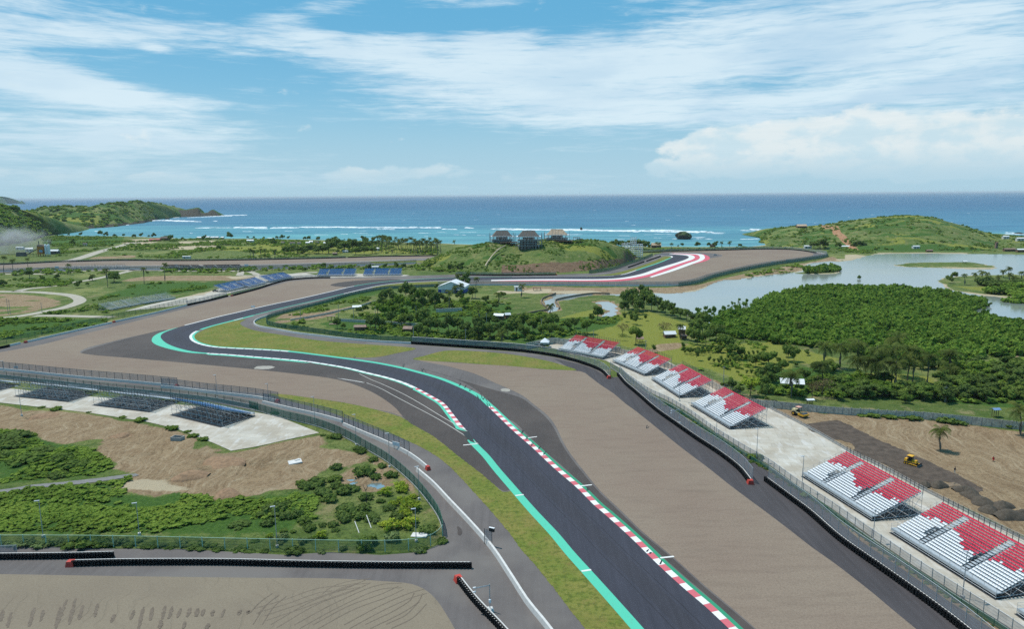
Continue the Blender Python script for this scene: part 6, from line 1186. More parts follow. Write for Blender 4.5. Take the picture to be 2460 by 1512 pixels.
def warehouse():
    b=P(1088,705); r=tag(empty('warehouse',(b[0],b[1]+8,0),R(-8)),'large warehouse with white gable roof and blue walls beyond the infield thicket','warehouse'); w,d,h,rh=19.,16.,4.6,3.6
    m=MB(); m.box((0,0,1.2),(w,d,2.8)); m.build('lower_wall',M_blue,r)
    m=MB(); m.box((0,0,h*.5+1.3),(w-.1,d-.1,h-2.6+.0)); n=len(m.v)
    for y in (-d/2+.05,d/2-.05): n=len(m.v); m.v+=[(-w/2,y,h-.05),(w/2,y,h-.05),(0,y,h+rh-.1)]; m.f.append((n,n+1,n+2)); m.mi.append(0)
    m.build('upper_wall',M_whitem,r); m=MB()
    for s in (-1,1):
        q=[(s*(w/2+.5),-d/2-.5,h-.15),(s*(w/2+.5),d/2+.5,h-.15),(0,d/2+.5,h+rh),(0,-d/2-.5,h+rh)]; n=len(m.v); m.v+=q+[(p[0],p[1],p[2]+.12) for p in q]
        for f in ((0,3,2,1),(4,5,6,7),(0,1,5,4),(1,2,6,5),(2,3,7,6),(3,0,4,7)): m.f.append(tuple(n+i for i in f)); m.mi.append(0)
    m.build('roof',M_roofw,r); m=MB(); m.box((5.5,-d/2-1.8,2.7),(6.5,3.4,.15)); [m.tube([(x,-d/2-3.3,0),(x,-d/2-3.3,2.7)],.08,5) for x in (2.6,8.4)]; m.build('canopy',M_roofw,r)
    for x in (-6,-1.5): m=MB(); m.box((x,-d/2-.03,1.3),(2.6,.1,2.4)); m.build('door',M_lgrey,r)
warehouse()
hut(858,748,19,M_roofw,M_wood,'small hut with a bright white roof at the left of the infield village',R(10),.8,2.6,.8,open_=True)
hut(796,771,17,M_rust,M_wood,'open wooden shelter with a pale flat roof beside the long village wall',R(8),.6,2.8,.3,open_=True)
hut(866,795,27,M_rust,M_wood,'long shed with a rusty and white patched roof just above the green fence',R(4),.45,1.8,.9)
hut(981,798,20,M_rust,M_wood,'grey-roofed hut between trees above the green fence',R(-12),.7,1.9,1.2)
hut(1199,768,22,M_roofw,M_wood,'white-roofed hut half hidden by dry shrubs at the right of the village',R(-15),.6,2.2,1.)
hut(1219,766,12,M_roofw,M_wood,'tiny white-roofed hut right of the half hidden one',R(20),.7,2.2,1.)
hut(803,781,20,M_rust,M_rust,'low pile of pale roofing sheets beside the open wooden shelter',R(5),.4,.35,.2,cat='shed',name='shed')
hut(1608,812,26,M_roofw,M_wood,'brown hut with a double white roof on the meadow',R(6),.6,1.6,1.3)
hut(1638,806,15,M_roofw,M_wood,'grey steep-roofed hut by the thin palm right of the meadow',R(-20),.9,2.8,1.4)
hut(1643,817,13,M_rust,M_wood,'small lean-to below the steep-roofed hut',R(-10),.7,1.6,.6)
hut(1537,823,14,M_rust,M_wood,'dark open shelter under the lone leafy tree on the meadow',R(5),.7,1.8,.8,open_=True)
hut(1901,940,50,M_roofw,M_wood,'large white-roofed open shelter under trees beyond the panel wall',R(-14),.55,3.2,1.3,open_=True)
hut(1945,975,14,M_roofw,M_wood,'little white tin roof peeping over the panel wall',R(3),.5,1.8,.3,open_=True)
hut(2390,1002,14,plain('pale_blue_roof',lin(120,150,190),.6),M_wood,'pale blue roof under the trees near the right edge',R(8),.6,2.4,.4,open_=True)
hut(1245,699,18,M_roofw,M_whitem,'small white booth with square windows beside the canal',R(2),.6,3.2,.1,cat='booth',name='booth')
hut(1290,698,18,M_wood,M_wood,'low timber shelter right of the white booth',R(2),.5,2.,.3,open_=True)
hut(373,580,24,M_redroof,M_redroof,'long building with a faded red roof at the end of the pale road',R(5),.5,3.,1.5,cat='building',name='building')
hut(398,578,20,M_thatch,M_wood,'dark-roofed house right of the faded red roof',R(5),.5,4,2.5,cat='house',name='house')
hut(602,583,16,M_roofw,M_cwall,'white-roofed house alone in the far field by the shore',0,.5,3,1.2,cat='house',name='house')
hut(449,621,18,M_roofw,M_cwall,'small white site cabin by the black wall of the far straight',0,.4,2.5,.3,cat='cabin',name='cabin')
hut(205,591,9,M_thatch,M_cwall,'small grey house behind the asphalt plant',0,.5,3,1.5,cat='house',name='house')
hut(109,536,8,M_roofw,M_cwall,'tiny white house on the slope of the left hill',0,.5,3,1.,cat='house',name='house')
hut(902,648,15,M_roofw,M_cwall,'small white-roofed cabin behind the blue stands',0,.5,2.6,.5,cat='cabin',name='cabin')
hut(805,614,10,M_rust,M_wood,'low grey roof in the field above the far straight',0,.6,2.2,.8)
hut(830,608,12,M_roofw,M_cwall,'white roof under the dark trees left of the palm grove',0,.4,2.4,.6)
hut(907,603,8,M_roofw,M_cwall,'tiny white hut among the palms of the beach grove',0,.6,3,1)
hut(1576,596,22,M_thatch2,M_wood,'beach house with a pale peaked roof and red walls beside two palms',0,.5,3,3.,cat='house',name='house')
for k,(x,y,w) in enumerate(C('f2','500,553 355,553 415,553 260,550 330,548 590,548 665,552')and[(740,587.5,9),(703,588,12),(719,588,8),(680,587,7),(748,585,8),(762,586,7),(781,588,6)]):
    hut(x,y,w,M_roofw if k%2==0 else M_thatch,M_cwall,'small house of the hamlet in the far field','',.6) if False else hutat((P(x,y)[0],P(x,y)[1],0),0,w/pxm(x,y),4,2.6,1.2,M_roofw if k in(0,4,6) else M_thatch,M_cwall,'small house of the hamlet in the field left of the palm grove','house',name='house',group='houses of the far hamlet')
for x,y,w in ((480,574.5,10),(500,573.5,8),(512,574,9),(522,574,7),(535,574.5,6)): hutat((P(x,y)[0],P(x,y)[1],0),0,w/pxm(x,y),5,2.6,1.2,M_roofw,M_cwall,'small white beach hut in the row on the far left shore','hut',name='hut',group='white huts on the far left shore')
hut(1712,593,12,M_thatch,M_wood,'dark beach shack near the far corner',0,.5,2.6,1.2); hut(1940,597,17,M_roofw,M_cwall,'pale kiosk beside the big dark tree under the right headland',0,.4,3,.8)
hut(2029,597,20,M_roofw,M_wood,'long white-roofed shack between two dark trees under the right headland',0,.4,2.6,1.)
hut(2199,602,15,M_roofw,M_cwall,'white two-storey house at the foot of the right headland',0,.6,5,.6,cat='house',name='house'); hut(2232,606,14,M_rust,M_wood,'low pale shed on the lagoon shore right of the white house',0,.5,2,.8)
hut(2424,604,26,M_rust,M_wood,'long low pale-roofed house on the lagoon shore near the right edge',0,.3,2.6,1.,cat='house',name='house'); hut(2452,606,20,M_roofw,M_wood,'dark-walled house with white roof on the lagoon shore at the right edge',0,.4,3,1.,cat='house',name='house')
hut(2415,575,14,M_roofw,M_cwall,'white house beyond the right shoulder of the headland',0,.5,4,1.,cat='house',name='house'); hut(2450,580,18,M_roofw,M_cwall,'white building behind the headland at the right edge',0,.4,4,1.,cat='house',name='house')
hut(2317,634,9,M_roofw,M_wood,'tiny white shelter on the grassy island of the lagoon',0,.6,2.,.5,open_=True); hut(2393,597,5,M_wood,M_rust,'narrow brown water tower at the foot of the headland',0,1.,7,.8,cat='water tower',name='water_tower')
def onhill(x,y,Y,*a,**k): p=PY(x,y,Y); return hutat(p,*a,**k)
hutat(PY(1925,548,1075),0,14,7,3,2.5,M_thatch2,M_wood,'thatched lookout house on the low left crest of the right headland','house',name='house')
# pavilions on the hill, wrapped in scaffolding
def pavilion(x,y,Y,w,d,label,th,base=6.,rz=0.,deck=True):
    p=PY(x,y,Y); r=tag(empty('pavilion',p,rz),label,'pavilion'); m=MB(); m.box((0,.8,base/2-2.),(w*.8,d*.7,base+4.)); m.build('base',M_black2,r)
    for z_ in (base*.5,0.): m=MB(); m.box((0,0,z_),(w*1.0,d*.98,.35)); m.build('floor_slab',M_cgrey,r)
    for i in range(7): m=MB(); m.box((-w*.45+w*.15*i,-d*.44,base/2-1.5),(.45,.45,base+3.)); m.build('column',M_cgrey,r)
    m=MB(); m.box((0,0,base+.2),(w*1.06,d*1.05,.5)); m.build('floor_slab',M_cgrey,r)
    for i in range(5):
        for j in (-1,1):
            c=MB(); c.box((-w*.42+w*.21*i,j*d*.38,base+1.9),(.5,.5,3.)); c.build('column',M_cwall,r)
    m=MB(); m.box((0,.5,base+1.8),(w*.55,d*.45,2.8)); m.build('core_wall',M_black2,r)
    m=MB(); m.box((0,0,base+3.7),(w*1.12,d*1.12,.55)); m.build('eave',M_whitem,r)
    m=MB(); m.box((0,0,base+4.9),(w*1.0,d,1.9),0,0,(.82,.8)); m.box((0,0,base+7.3),(w*.82,d*.78,2.95),0,0,(.72,.55)); m.box((0,0,base+9.0),(w*.56,d*.4,.5)); m.build('roof',th,r)
    m=MB()
    for i in range(10):
        xx=-w*.6+w*1.2*i/9; hh=base+5.5+3.5*math.sin(math.pi*i/9)+random.Random(i+int(x)).uniform(-1,1.4); m.tube([(xx,-d*.62,-3),(xx,-d*.62,hh)],.10,4); m.tube([(xx,-d*.62,hh*.3),(xx+w*.13,-d*.62,hh*.62)],.07,4)
    for z in (0.5,2.5,4.5,7.): m.tube([(-w*.6,-d*.62,z),(w*.6,-d*.62,z)],.08,4)
    for j in range(5):
        for s in (-1,1): yy=-d*.62+d*1.2*j/4; m.tube([(s*w*.6,yy,-3),(s*w*.6,yy,base+5+random.Random(j*7+s).uniform(0,2.5))],.1,4)
    m.build('scaffold',M_steel,r)
    if deck: m=MB(); m.box((w*.3,-d*.5,.6),(w*.9,d*.8,.5)); [m.box((w*.3+q*w*.2,-d*.8,-1.5),(.4,.4,4.)) for q in (-2,-1,0,1,2)]; m.build('deck',M_wood,r)
M_black2=plain('dark_formwork',lin(104,96,92),.9,.35,.7)  # dull grey-brown with random mottling, for pavilion bases and plant sheds
pavilion(1206,583,712,20,13,'leftmost hilltop pavilion under construction with a grey roof and a low timber deck',M_thatch,2.6,R(6))
pavilion(1270,590,690,21,14,'middle hilltop pavilion on a tall dark base wrapped in scaffolding',M_thatch,5.,0,False)
pavilion(1338,579,716,21,13,'rightmost hilltop pavilion with a pale unfinished roof',M_thatch2,2.4,R(-5))
for x,y,w in ((1233,585,16),(1392,577.5,12),(1385,574,14)):
    p=PY(x,y+2,700 if x<1300 else 708); r=tag(empty('shelter',p),dict([(1233,'brown timber deck between the left and middle pavilions'),(1392,'low open timber shelter at the right of the pavilions, lower one'),(1385,'low open timber shelter right of the pale-roofed pavilion, upper one')])[x],'shelter'); m=MB(); ww=w/2.4; m.box((0,0,2.2),(ww*1.2,4,.4)); m.build('roof',M_wood,r); m=MB(); [m.box((ww*q,-1.5,.8),(.3,.3,3)) for q in (-.5,-.17,.17,.5)]; m.build('posts',M_wood,r)
def towerscaf():
    b=P(1522,620); r=tag(empty('scaffold_tower',(b[0],b[1],0)),'white scaffold tower with a tall middle and two lower wings right of the hill','scaffold tower')
    for nm,x0,x1,h in (('left_wing',-13,-3.5,17.),('middle_tower',-3.5,2.5,23.),('right_wing',2.5,9.5,15.)):
        m=MB(); n=3; zb=(4. if nm=='left_wing' else -1)
        for i in range(n+1):
            for y in (-1.5,1.5): m.tube([(x0+(x1-x0)*i/n,y,zb),(x0+(x1-x0)*i/n,y,h-(2 if i==0 and nm=='left_wing' else 0))],.17,4)
        z=zb+1
        while z<=h: 
            for y in (-1.5,1.5): m.tube([(x0,y,z),(x1,y,z)],.17,4)
            z+=2.1
        for i in range(3): m.tube([(x0,-1.5,zb+(h-zb)*i/3),(x1,-1.5,zb+(h-zb)*(i+1)/3)],.13,4)
        m.build(nm,M_whitem,r)
towerscaf()
def plant():
    b=P(96,616); k=1/pxm(96,616); r=tag(empty('asphalt_plant',(b[0],b[1],0)),'orange asphalt plant with white silos and a sloping conveyor in drifting dust','asphalt plant')
    m=MB(); m.box((5*k,0,15*k),(14*k,10*k,18*k)); [m.box((x*k,y*k,3*k),(1.6*k,1.6*k,7*k)) for x in (-1,11) for y in (-4,4)]; m.build('mixing_tower',M_orange,r)
    m=MB(); m.box((5*k,0,26*k),(15*k,11*k,4*k),0,0,(.7,.8)); m.build('tower_roof',M_rust,r)
    for x in (16,23): m=MB(); m.tube([(x*k,0,5*k),(x*k,0,26*k),(x*k,0,29*k)],[3*k,3*k,1.4*k],12); [m.tube([((x+q)*k,0,0),((x+q)*k,0,6*k)],.4*k,4) for q in (-2,2)]; m.build('silo',M_whitem,r)
    m=MB(); m.tube([(-2*k,2,22*k),(-2*k,2,36*k)],.9*k,8); m.build('chimney',M_dsteel,r)
    m=MB(); m.tube([(-32*k,0,4*k),(-1*k,0,20*k)],1.3*k,4); [m.tube([(x*k,0,0),(x*k,0,(20+x*.52)*k)],.3*k,4) for x in (-24,-16,-8)]; m.build('conveyor',M_dsteel,r)
    m=MB(); m.box((-44*k,0,5*k),(22*k,10*k,10*k),0,0,(.85,.7)); m.build('hopper_shed',M_black2,r); m=MB(); m.box((8*k,-7*k,13*k),(8*k,.4,5*k)); m.build('panel',plain('pale_blue_panel',lin(150,180,210),.6),r)
plant()
hut(131,611,24,M_roofw,M_black2,'long white-roofed shed right of the asphalt plant silos',R(-6),.3,4,2.,cat='shed',name='shed'); hut(49,600,17,M_roofw,M_cwall,'white roof behind the asphalt plant in the dust',0,.4,3,.8,cat='shed',name='shed'); hut(71,606,15,M_roofw,M_cwall,'sloping white roof left of the asphalt plant tower',R(20),.4,4,1.6,cat='shed',name='shed')
# ------------------------------------------------------------ poles, masts and signs
PG='slim light poles along the perimeter fences'
def pole(x,y,ytop,label,arm=1,group=PG,xt=None):
    b=P(x,y); h=max(3.,PY(x if xt is None else xt,ytop,b[1])[2]); z=gz(b[0],b[1]); r=tag(empty('light_pole',(b[0],b[1],z),R(200)*arm),label,'light pole',group)
    m=MB(); m.tube([(0,0,-.1),(0,0,h)],[.09,.055],6); m.build('pole',M_steel,r)
    m=MB(); m.box((.35,0,h+.02),(.95,.38,.06)); m.tube([(0,0,h-.3),(.5,0,h)],.03,4); m.build('lamp_head',M_lgrey,r); m=MB(); m.box((0,0,.2),(.5,.5,.5)); m.build('footing',M_cwall,r)
for a in ((757,1023,953,'light pole at the kink of the green fence above the tip of the concrete pad'),(856,1070,996,'light pole on the green fence beside the last catch fence'),(936,1123,1041,'light pole on the green fence below the white sign board'),(1007,1201,1121,'light pole on the green fence beside the start of the bare white wall'),(1000,1305,1225,'light pole at the bottom right corner of the bushy plot'),(666,1317,1218,'light pole in the middle of the wire fence at the bottom'),(335,1287,1210,'light pole among scrub, second from left along the bottom'),(104,1292,1204,'light pole among scrub, leftmost along the bottom'),(10,893,867,'short light pole on the wall at the left edge'),(645,962,922,'light pole on the wall where the grass verge begins'),(522,957,901,'light pole on the retaining wall behind the stand with blue seats'),(52,998,926,'dark pole on the dirt at the left beside a pit'),
    (1721,1043,1003,'light pole in front of the fourth red and white stand'),(1817,1108,1030,'light pole with a bush at its foot by the right fence'),(1926,1180,1096,'light pole at the left end of the fifth red and white stand'),(2097,1300,1225,'light pole at the right end of the fifth red and white stand'),(2312,1437,1324,'light pole in front of the nearest red and white stand'),(1632,964,905,'light pole in front of the third red and white stand')): pole(*a)
def upole(x,y,ytop,label,group='plain utility poles in the village and fields'):
    b=P(x,y); h=max(3.,PY(x,ytop,b[1])[2]); r=tag(empty('utility_pole',(b[0],b[1],gz(b[0],b[1]))),label,'utility pole',group); m=MB(); m.tube([(0,0,-.1),(0,0,h)],[.15,.1],6); m.build('pole',M_cgrey,r); m=MB(); m.box((0,0,h-.5),(1.2,.1,.1)); m.build('crossarm',M_cgrey,r)
for a in ((814,768,731,'utility pole beside the open wooden shelter'),(722,766,736,'utility pole at the sandy hook of the village'),(850,768,741,'utility pole beside the hut with the bright white roof'),(902,766,736,'utility pole in the undergrowth above the long village wall'),(1000,761,734,'utility pole in the bright trees of the village'),(994,823,780,'tall utility pole where the white wall turns into tyres'),(1119,828,790,'utility pole by the green fence below the village'),(1169,788,752,'utility pole right of the shaggy village palm'),(1142,718,696,'utility pole right of the warehouse'),(1301,808,766,'utility pole left of the first red and white stand'),(1426,816,793,'utility pole behind the first red and white stand'),(2270,966,928,'pale pole rising from the trees behind the panel wall'),(1551,847,817,'pole with a round top on the meadow behind the second stand'),(20,756,718,'left of two close poles on the brown oval'),(25,756,721,'right of two close poles on the brown oval'),(101,752,727,'pole on the rim of the brown oval'),(1738,920,880,'pole rising from the saplings behind the fourth stand')): upole(*a)
def mast(x,y,ytop,label,rz):
    b=P(x,y); h=PY(x,ytop,b[1])[2]; r=tag(empty('camera_mast',(b[0],b[1],.03),rz),label,'camera mast'); m=MB(); m.tube([(0,0,.3),(0,0,h)],.075,8); m.build('pole',M_steel,r)
    m=MB(); m.tube([(0,0,h-.25),(-2.3,0,h-.55)],.045,6); m.tube([(0,0,h-.15),(-2.3,0,h-.42)],.03,6); m.build('arm',M_steel,r)
    m=MB(); m.tube([(-2.3,0,h-.4),(-2.75,0,h-.45)],.13,8); m.build('camera',M_whitem,r); m=MB(); m.tube([(-2.3,0,h-1.15),(-2.75,0,h-1.2)],.13,8); m.tube([(-2.3,0,h-.5),(-2.35,0,h-1.2)],.03,4); m.build('camera',M_whitem,r)
    m=MB(); m.box((.0,-.16,1.75),(.38,.22,.55)); m.build('control_box',M_whitem,r)
    m=MB(); m.box((0,0,.2),(1.3,1.3,.4),0,0,(.7,.7)); m.build('footing',M_cwall,r)
mast(1177,1468,1405,'galvanised camera mast with two white cameras on its arm beside the black tyre wall',R(8))
mast(1631,1018,983,'camera mast with a long arm behind the second catch fence',R(10))
def sign(x,y,ytop,w,h,label,fm,rz=0.,fr=True):
    b=P(x,y); zt=PY(x,ytop,b[1])[2]; r=tag(empty('sign_board',(b[0],b[1],.03),rz),label,'sign'); m=MB(); m.box((0,-.02,zt-h/2),(w,.12,h)); m.build('board',fm,r); m=MB(); [m.tube([(q*w*.35,.1,0),(q*w*.35,.1,zt-.1)],.06,5) for q in (-1,1)]; m.build('posts',M_dsteel,r)
sign(952,1081,1063,2.6,1.1,'white board leaning on the catch fence at its right end',M_whitem,R(-35)); sign(39,890,880,1.9,.9,'small white board on the catch fence at the left edge',M_whitem,R(-10))
sign(608,741.5,735,2.4,1.,'tiny white board between the track and the village hook',M_whitem); sign(1605,687,681.5,3.5,1.6,'white board on the catch fence by the lagoon embankment',M_whitem)
sign(1894,629.5,624,5,2.2,'grey cabinet on the fence of the far corner',M_lgrey); sign(1857,634,629,4,1.8,'white board on the fence at the far corner',M_whitem); sign(137,645,640,4,2.,'white board beside the far straight at the left',M_whitem); sign(424,641,636,4,2.,'white board beside the far straight above the reddish stand',M_whitem); sign(592,640,635,4,2.,'white board beside the far straight right of the reddish stands',M_whitem)
def marshal():
    b=P(1176,1311); r=tag(empty('marshal_post',(b[0],b[1],.02),R(-25)),'mesh marshal screen with a dark light panel on the bare white wall','marshal post'); m=MB()
    m.box((-.55,0,2.1),(.05,.05,2.6)); m.quad((-1.1,0,1.0),(.55,0,1.0),(.55,0,3.1),(-1.1,0,3.1)); m.build('mesh_screen',M_mesh,r); m=MB(); [m.tube([(q,0,0),(q,0,3.3)],.06,5) for q in (-1.1,.55)]; m.tube([(-1.1,0,3.2),(.55,0,3.2)],.04,4); m.build('frame',M_dsteel,r); m=MB(); m.box((.6,-.1,3.4),(1.1,.3,.75)); m.build('light_panel',M_black,r); m=MB(); m.box((.6,-.1,3.82),(1.15,.4,.06)); m.build('hood',M_whitem,r)
marshal()
def tent():
    b=P(1309,834); r=tag(empty('tent',(b[0],b[1],.03),R(-8)),'small white pyramid tent on the pad beside the first red and white stand','tent'); m=MB(); n=0; q=[(-2,-2,2.4),(2,-2,2.4),(2,2,2.4),(-2,2,2.4)]; m.v=q+[(0,0,4.2)]+[(a,b_,2.0) for a,b_,c in q]
    for i in range(4): m.f.append((i,(i+1)%4,4)); m.mi.append(0); m.f.append((i,i+5,(i+1)%4+5,(i+1)%4)); m.mi.append(0)
    m.build('canopy',M_whitem,r)
    for a,b_,c in q: l=MB(); l.tube([(a,b_,0),(a,b_,2.3)],.05,5); l.build('leg',M_steel,r)
    m=MB(); m.box((-3.6,.5,1.2),(3,3,.1)); [m.tube([(x,y,0),(x,y,1.2)],.04,4) for x in (-5,-2.3) for y in (-.8,1.8)]; m.build('side_table',M_lgrey,r)
tent()
# ------------------------------------------------------------ machines, vehicles, people, heaps
def lathe(m,c,axis_y,r,w,seg=14,mi=0): m.tube([(c[0],c[1]-w/2,c[2]),(c[0],c[1]+w/2,c[2])],r,seg,mi)
def bulldozer():
    a=np.array(P(2172,1112)[:2]); b=np.array(P(2204,1121)[:2]); d=b-a; r=tag(empty('bulldozer',(*((a+b)/2),.06),math.atan2(d[1],d[0]),.85),'yellow tracked bulldozer with a cab roof and front blade spreading dark stone','bulldozer')
    for s in (-1,1):
        m=MB(); prof=[(-1.7,.35),(-1.45,.05),(1.45,.05),(1.75,.35),(1.6,.75),(-1.5,.8)]; n=len(m.v)
        for y in (s*.72,s*1.15): m.v+=[(x,y,z) for x,z in prof]
        m.f.append(tuple(n+i for i in range(6))[::s]); m.f.append(tuple(n+6+i for i in range(6))[::-s]); [m.f.append((n+i,n+(i+1)%6,n+6+(i+1)%6,n+6+i)) for i in range(6)]; m.mi=[0]*len(m.f); t=m.build('track',M_black,r)
        m=MB(); [lathe(m,(x,s*1.17,.38),1,.22,.06,10) for x in (-1.3,-.65,0,.65,1.35)]; q=m.build('rollers',M_yel,t)
    m=MB(); m.box((.95,0,1.15),(1.6,1.1,.85),0,0,(.9,.85)); m.box((-1.25,0,1.15),(.9,1.5,.8),0,0,(.85,.9)); m.box((0,0,.72),(3.2,1.2,.35)); m.build('body',M_yel,r)
    m=MB(); [m.box((x,y,1.95),(.1,.1,1.3)) for x in (-.75,.35) for y in (-.62,.62)]; m.box((-.2,0,1.35),(1.1,1.25,.5)); m.box((-.2,0,1.95),(.85,1.1,.9)); m.build('cab',M_black,r)
    m=MB(); m.box((-.2,0,2.68),(1.7,1.6,.14),0,0,(.85,.85)); m.build('cab_roof',M_yel,r)
    m=MB(); n=9
    for k in range(n): t=-.9+1.8*k/(n-1); m.v+=[(2.35+.16*t*t*1.2,-1.5,.45+.5*t),(2.35+.16*t*t*1.2,1.5,.45+.5*t),(2.45+.16*t*t*1.2,-1.5,.45+.5*t),(2.45+.16*t*t*1.2,1.5,.45+.5*t)]
    for k in range(n-1):
        i=4*k; m.f+=[(i,i+1,i+5,i+4),(i+2,i+6,i+7,i+3),(i,i+4,i+6,i+2),(i+1,i+3,i+7,i+5)]
    m.mi=[0]*len(m.f); m.build('blade',M_dsteel,r); m=MB(); [m.tube([(.2,y,.55),(2.35,y,.35)],.09,6) for y in (-1.25,1.25)]; m.tube([(1.5,0,1.1),(2.3,0,.7)],.08,6); m.build('push_arms',M_yel,r); m=MB(); m.tube([(1.2,.3,1.5),(1.2,.3,2.1)],.06,6); m.build('exhaust',M_black,r)
bulldozer()
def roller():
    a=np.array(P(1913,998)[:2]); b=np.array(P(1928,1003)[:2]); d=b-a; r=tag(empty('road_roller',(*((a+b)/2),gz(*((a+b)/2))),math.atan2(d[1],d[0])),'yellow single-drum road roller with a pinkish canopy in front of the panel wall','road roller')
    m=MB(); lathe(m,(1.6,0,.75),1,.75,2.1,20); m.build('drum',M_dsteel,r); m=MB(); [m.box((1.5,s*1.17,.85),(1.9,.14,.5)) for s in (-1,1)]; m.box((.45,0,.9),(.35,2.4,.45)); m.box((2.5,0,.9),(.25,2.4,.4)); m.build('drum_frame',M_yel,r)
    for s in (-1,1): m=MB(); lathe(m,(-1.5,s*.85,.7),1,.7,.5,16); w=m.build('wheel',M_black,r); m=MB(); lathe(m,(-1.5,s*1.12,.7),1,.3,.06,10); m.build('rim',M_yel,w)
    m=MB(); m.box((-1.7,0,1.5),(1.7,1.3,.9),0,0,(.85,.85)); m.box((-.5,0,1.05),(1.,1.1,.4)); m.build('body',plain('cream_paint',lin(220,206,160),.5),r)
    m=MB(); [m.box((x,y,2.1),(.08,.08,1.5)) for x in (-1.,.1) for y in (-.6,.6)]; m.box((-.45,0,1.55),(.6,.6,.7)); m.build('cab',M_black,r); m=MB(); m.box((-.45,0,2.88),(1.5,1.5,.1),0,0,(.9,.9)); m.build('canopy',plain('pinkish_canopy',lin(226,170,150),.6),r)
roller()
def car(x,y,label,body,rz=0.,s=1.):
    b=P(x,y); r=tag(empty('parked_car',(b[0],b[1],.05),rz,s),label,'car'); m=MB(); m.box((0,0,.72),(4.2,1.75,.62),0,0,(.97,.92)); m.build('body',body,r); m=MB(); m.box((-.2,0,1.28),(2.3,1.6,.55),0,0,(.72,.85)); m.build('cabin',M_glass,r); m=MB(); m.box((-.2,0,1.57),(1.7,1.36,.05)); m.build('roof',body,r)
    for x_ in (-1.3,1.3):
        for y_ in (-.8,.8): m=MB(); lathe(m,(x_,y_,.33),1,.33,.22,12); m.build('wheel',M_black,r)
car(1718,614,'small grey car parked on the dark run-off outside the far right corner',M_lgrey,R(10)); car(517,701,'small dark vehicle on the pale slab below the leftmost blue stand',M_black,R(20),.9)
def person(x,y,label,top,legs,hgt=1.7,rz=0.,sit=False,stride=.3):
    b=P(x,y); root=tag(empty('person',(b[0],b[1],gz(b[0],b[1])),rz,hgt/1.75),label,'person'); z=-.42 if sit else 0; hip=.92+z
    kl=[(.10,(.42 if sit else stride*.4),.5 if not sit else .52),( .10,(.45 if sit else stride),.07)]; kr=[(-.10,(.42 if sit else -stride*.15),.5 if not sit else .52),(-.10,(.40 if sit else -stride),.07)]
    V=[((0,0,hip),.15),((0,0,hip+.28),.14),((0,.02,hip+.5),.17),((0,.02,hip+.60),.065),((0,.03,hip+.68),.09),((0,.04,hip+.79),.10),
       ((.1,0,hip-.06),.10),(kl[0],.075),(kl[1],.05),((.10,kl[1][1]+.14,.04),.04),((-.1,0,hip-.06),.10),(kr[0],.075),(kr[1],.05),((-.10,kr[1][1]+.14,.04),.04),
       ((.2,.0,hip+.5),.065),((.27,-.05,hip+.25),.05),((.27,.14,hip+.06),.038),((-.2,.0,hip+.5),.065),((-.27,.03,hip+.25),.05),((-.26,.2,hip+.08),.038)]
    E=[(0,1),(1,2),(2,3),(3,4),(4,5),(0,6),(6,7),(7,8),(8,9),(0,10),(10,11),(11,12),(12,13),(2,14),(14,15),(15,16),(2,17),(17,18),(18,19)]
    me=bpy.data.meshes.new('body'); me.from_pydata([v for v,_ in V],E,[]); o=link('body',me,root); sm=o.modifiers.new('skin','SKIN'); 
    for i,(v,q) in enumerate(V): me.skin_vertices[0].data[i].radius=(q,q) if me.skin_vertices else None
    me.skin_vertices[0].data[0].use_root=True; o.modifiers.new('sub','SUBSURF').levels=1; me.materials.append(M_skin)
    dg=bpy.context.evaluated_depsgraph_get(); e=bpy.data.meshes.new_from_object(o.evaluated_get(dg)); bpy.data.objects.remove(o)
    e.name='body'; e.materials.clear(); [e.materials.append(q) for q in (M_skin,top,legs)]
    for p in e.polygons: c=p.center; p.material_index=0 if (c.z>hip+.6 or c.z<.1 or (abs(c.x)>.22 and c.z<hip+.3)) else (1 if c.z>hip-.02 else 2)
    link('body',e,root); m=MB(); m.tube([(0,.02,hip+.80),(0,.02,hip+.86),(0,.02,hip+.92)],[.112,.11,.05],8); m.build('hair',M_black,root); return root
person(2293,1139,'person in dark top and pale trousers walking on the bare earth right of the bulldozer',M_clothb,M_clothw,1.75,R(200))
person(2386,1109,'person in a red shirt crouching on the bare earth near the right edge',M_clothr,M_clothb,1.7,R(150),True)
def heap(x,y,wpx,hpx,label,mt,seed,group=None):
    b=P(x,y); k=pxm(x,y); w=wpx/k/2; h=hpx/k; rg=np.random.RandomState(seed); n=26; V=[];Fc=[]
    for i in range(n):
        for j in range(n):
            u=(i/(n-1)*2-1); v=(j/(n-1)*2-1); q=math.hypot(u,v); th=math.atan2(v,u); edge=1+.16*math.sin(th*2+seed)+.1*math.sin(th*3+seed*2); t=max(0,1-q/edge); z=h*(t**.75*(1.1-.1*t))*(.85+.3*float(fbm(np.array(u*2.5+seed),np.array(v*2.5),4)))+ (float(fbm(np.array(u*7+seed),np.array(v*7),3))-.5)*.3*min(1,t*4); V.append((u*w,v*w*.9,z-.04-(.4 if t<=0 else 0)))
    for i in range(n-1):
        for j in range(n-1): a=i*n+j; Fc.append((a,a+n,a+n+1,a+1))
    me=npmesh('heap',V,Fc,mt,None,True); return tag(link('stone_heap',me,None,(b[0],b[1],.04)),label,'heap',group)
HG='dark crushed stone heaps along the edge of the earthworks'
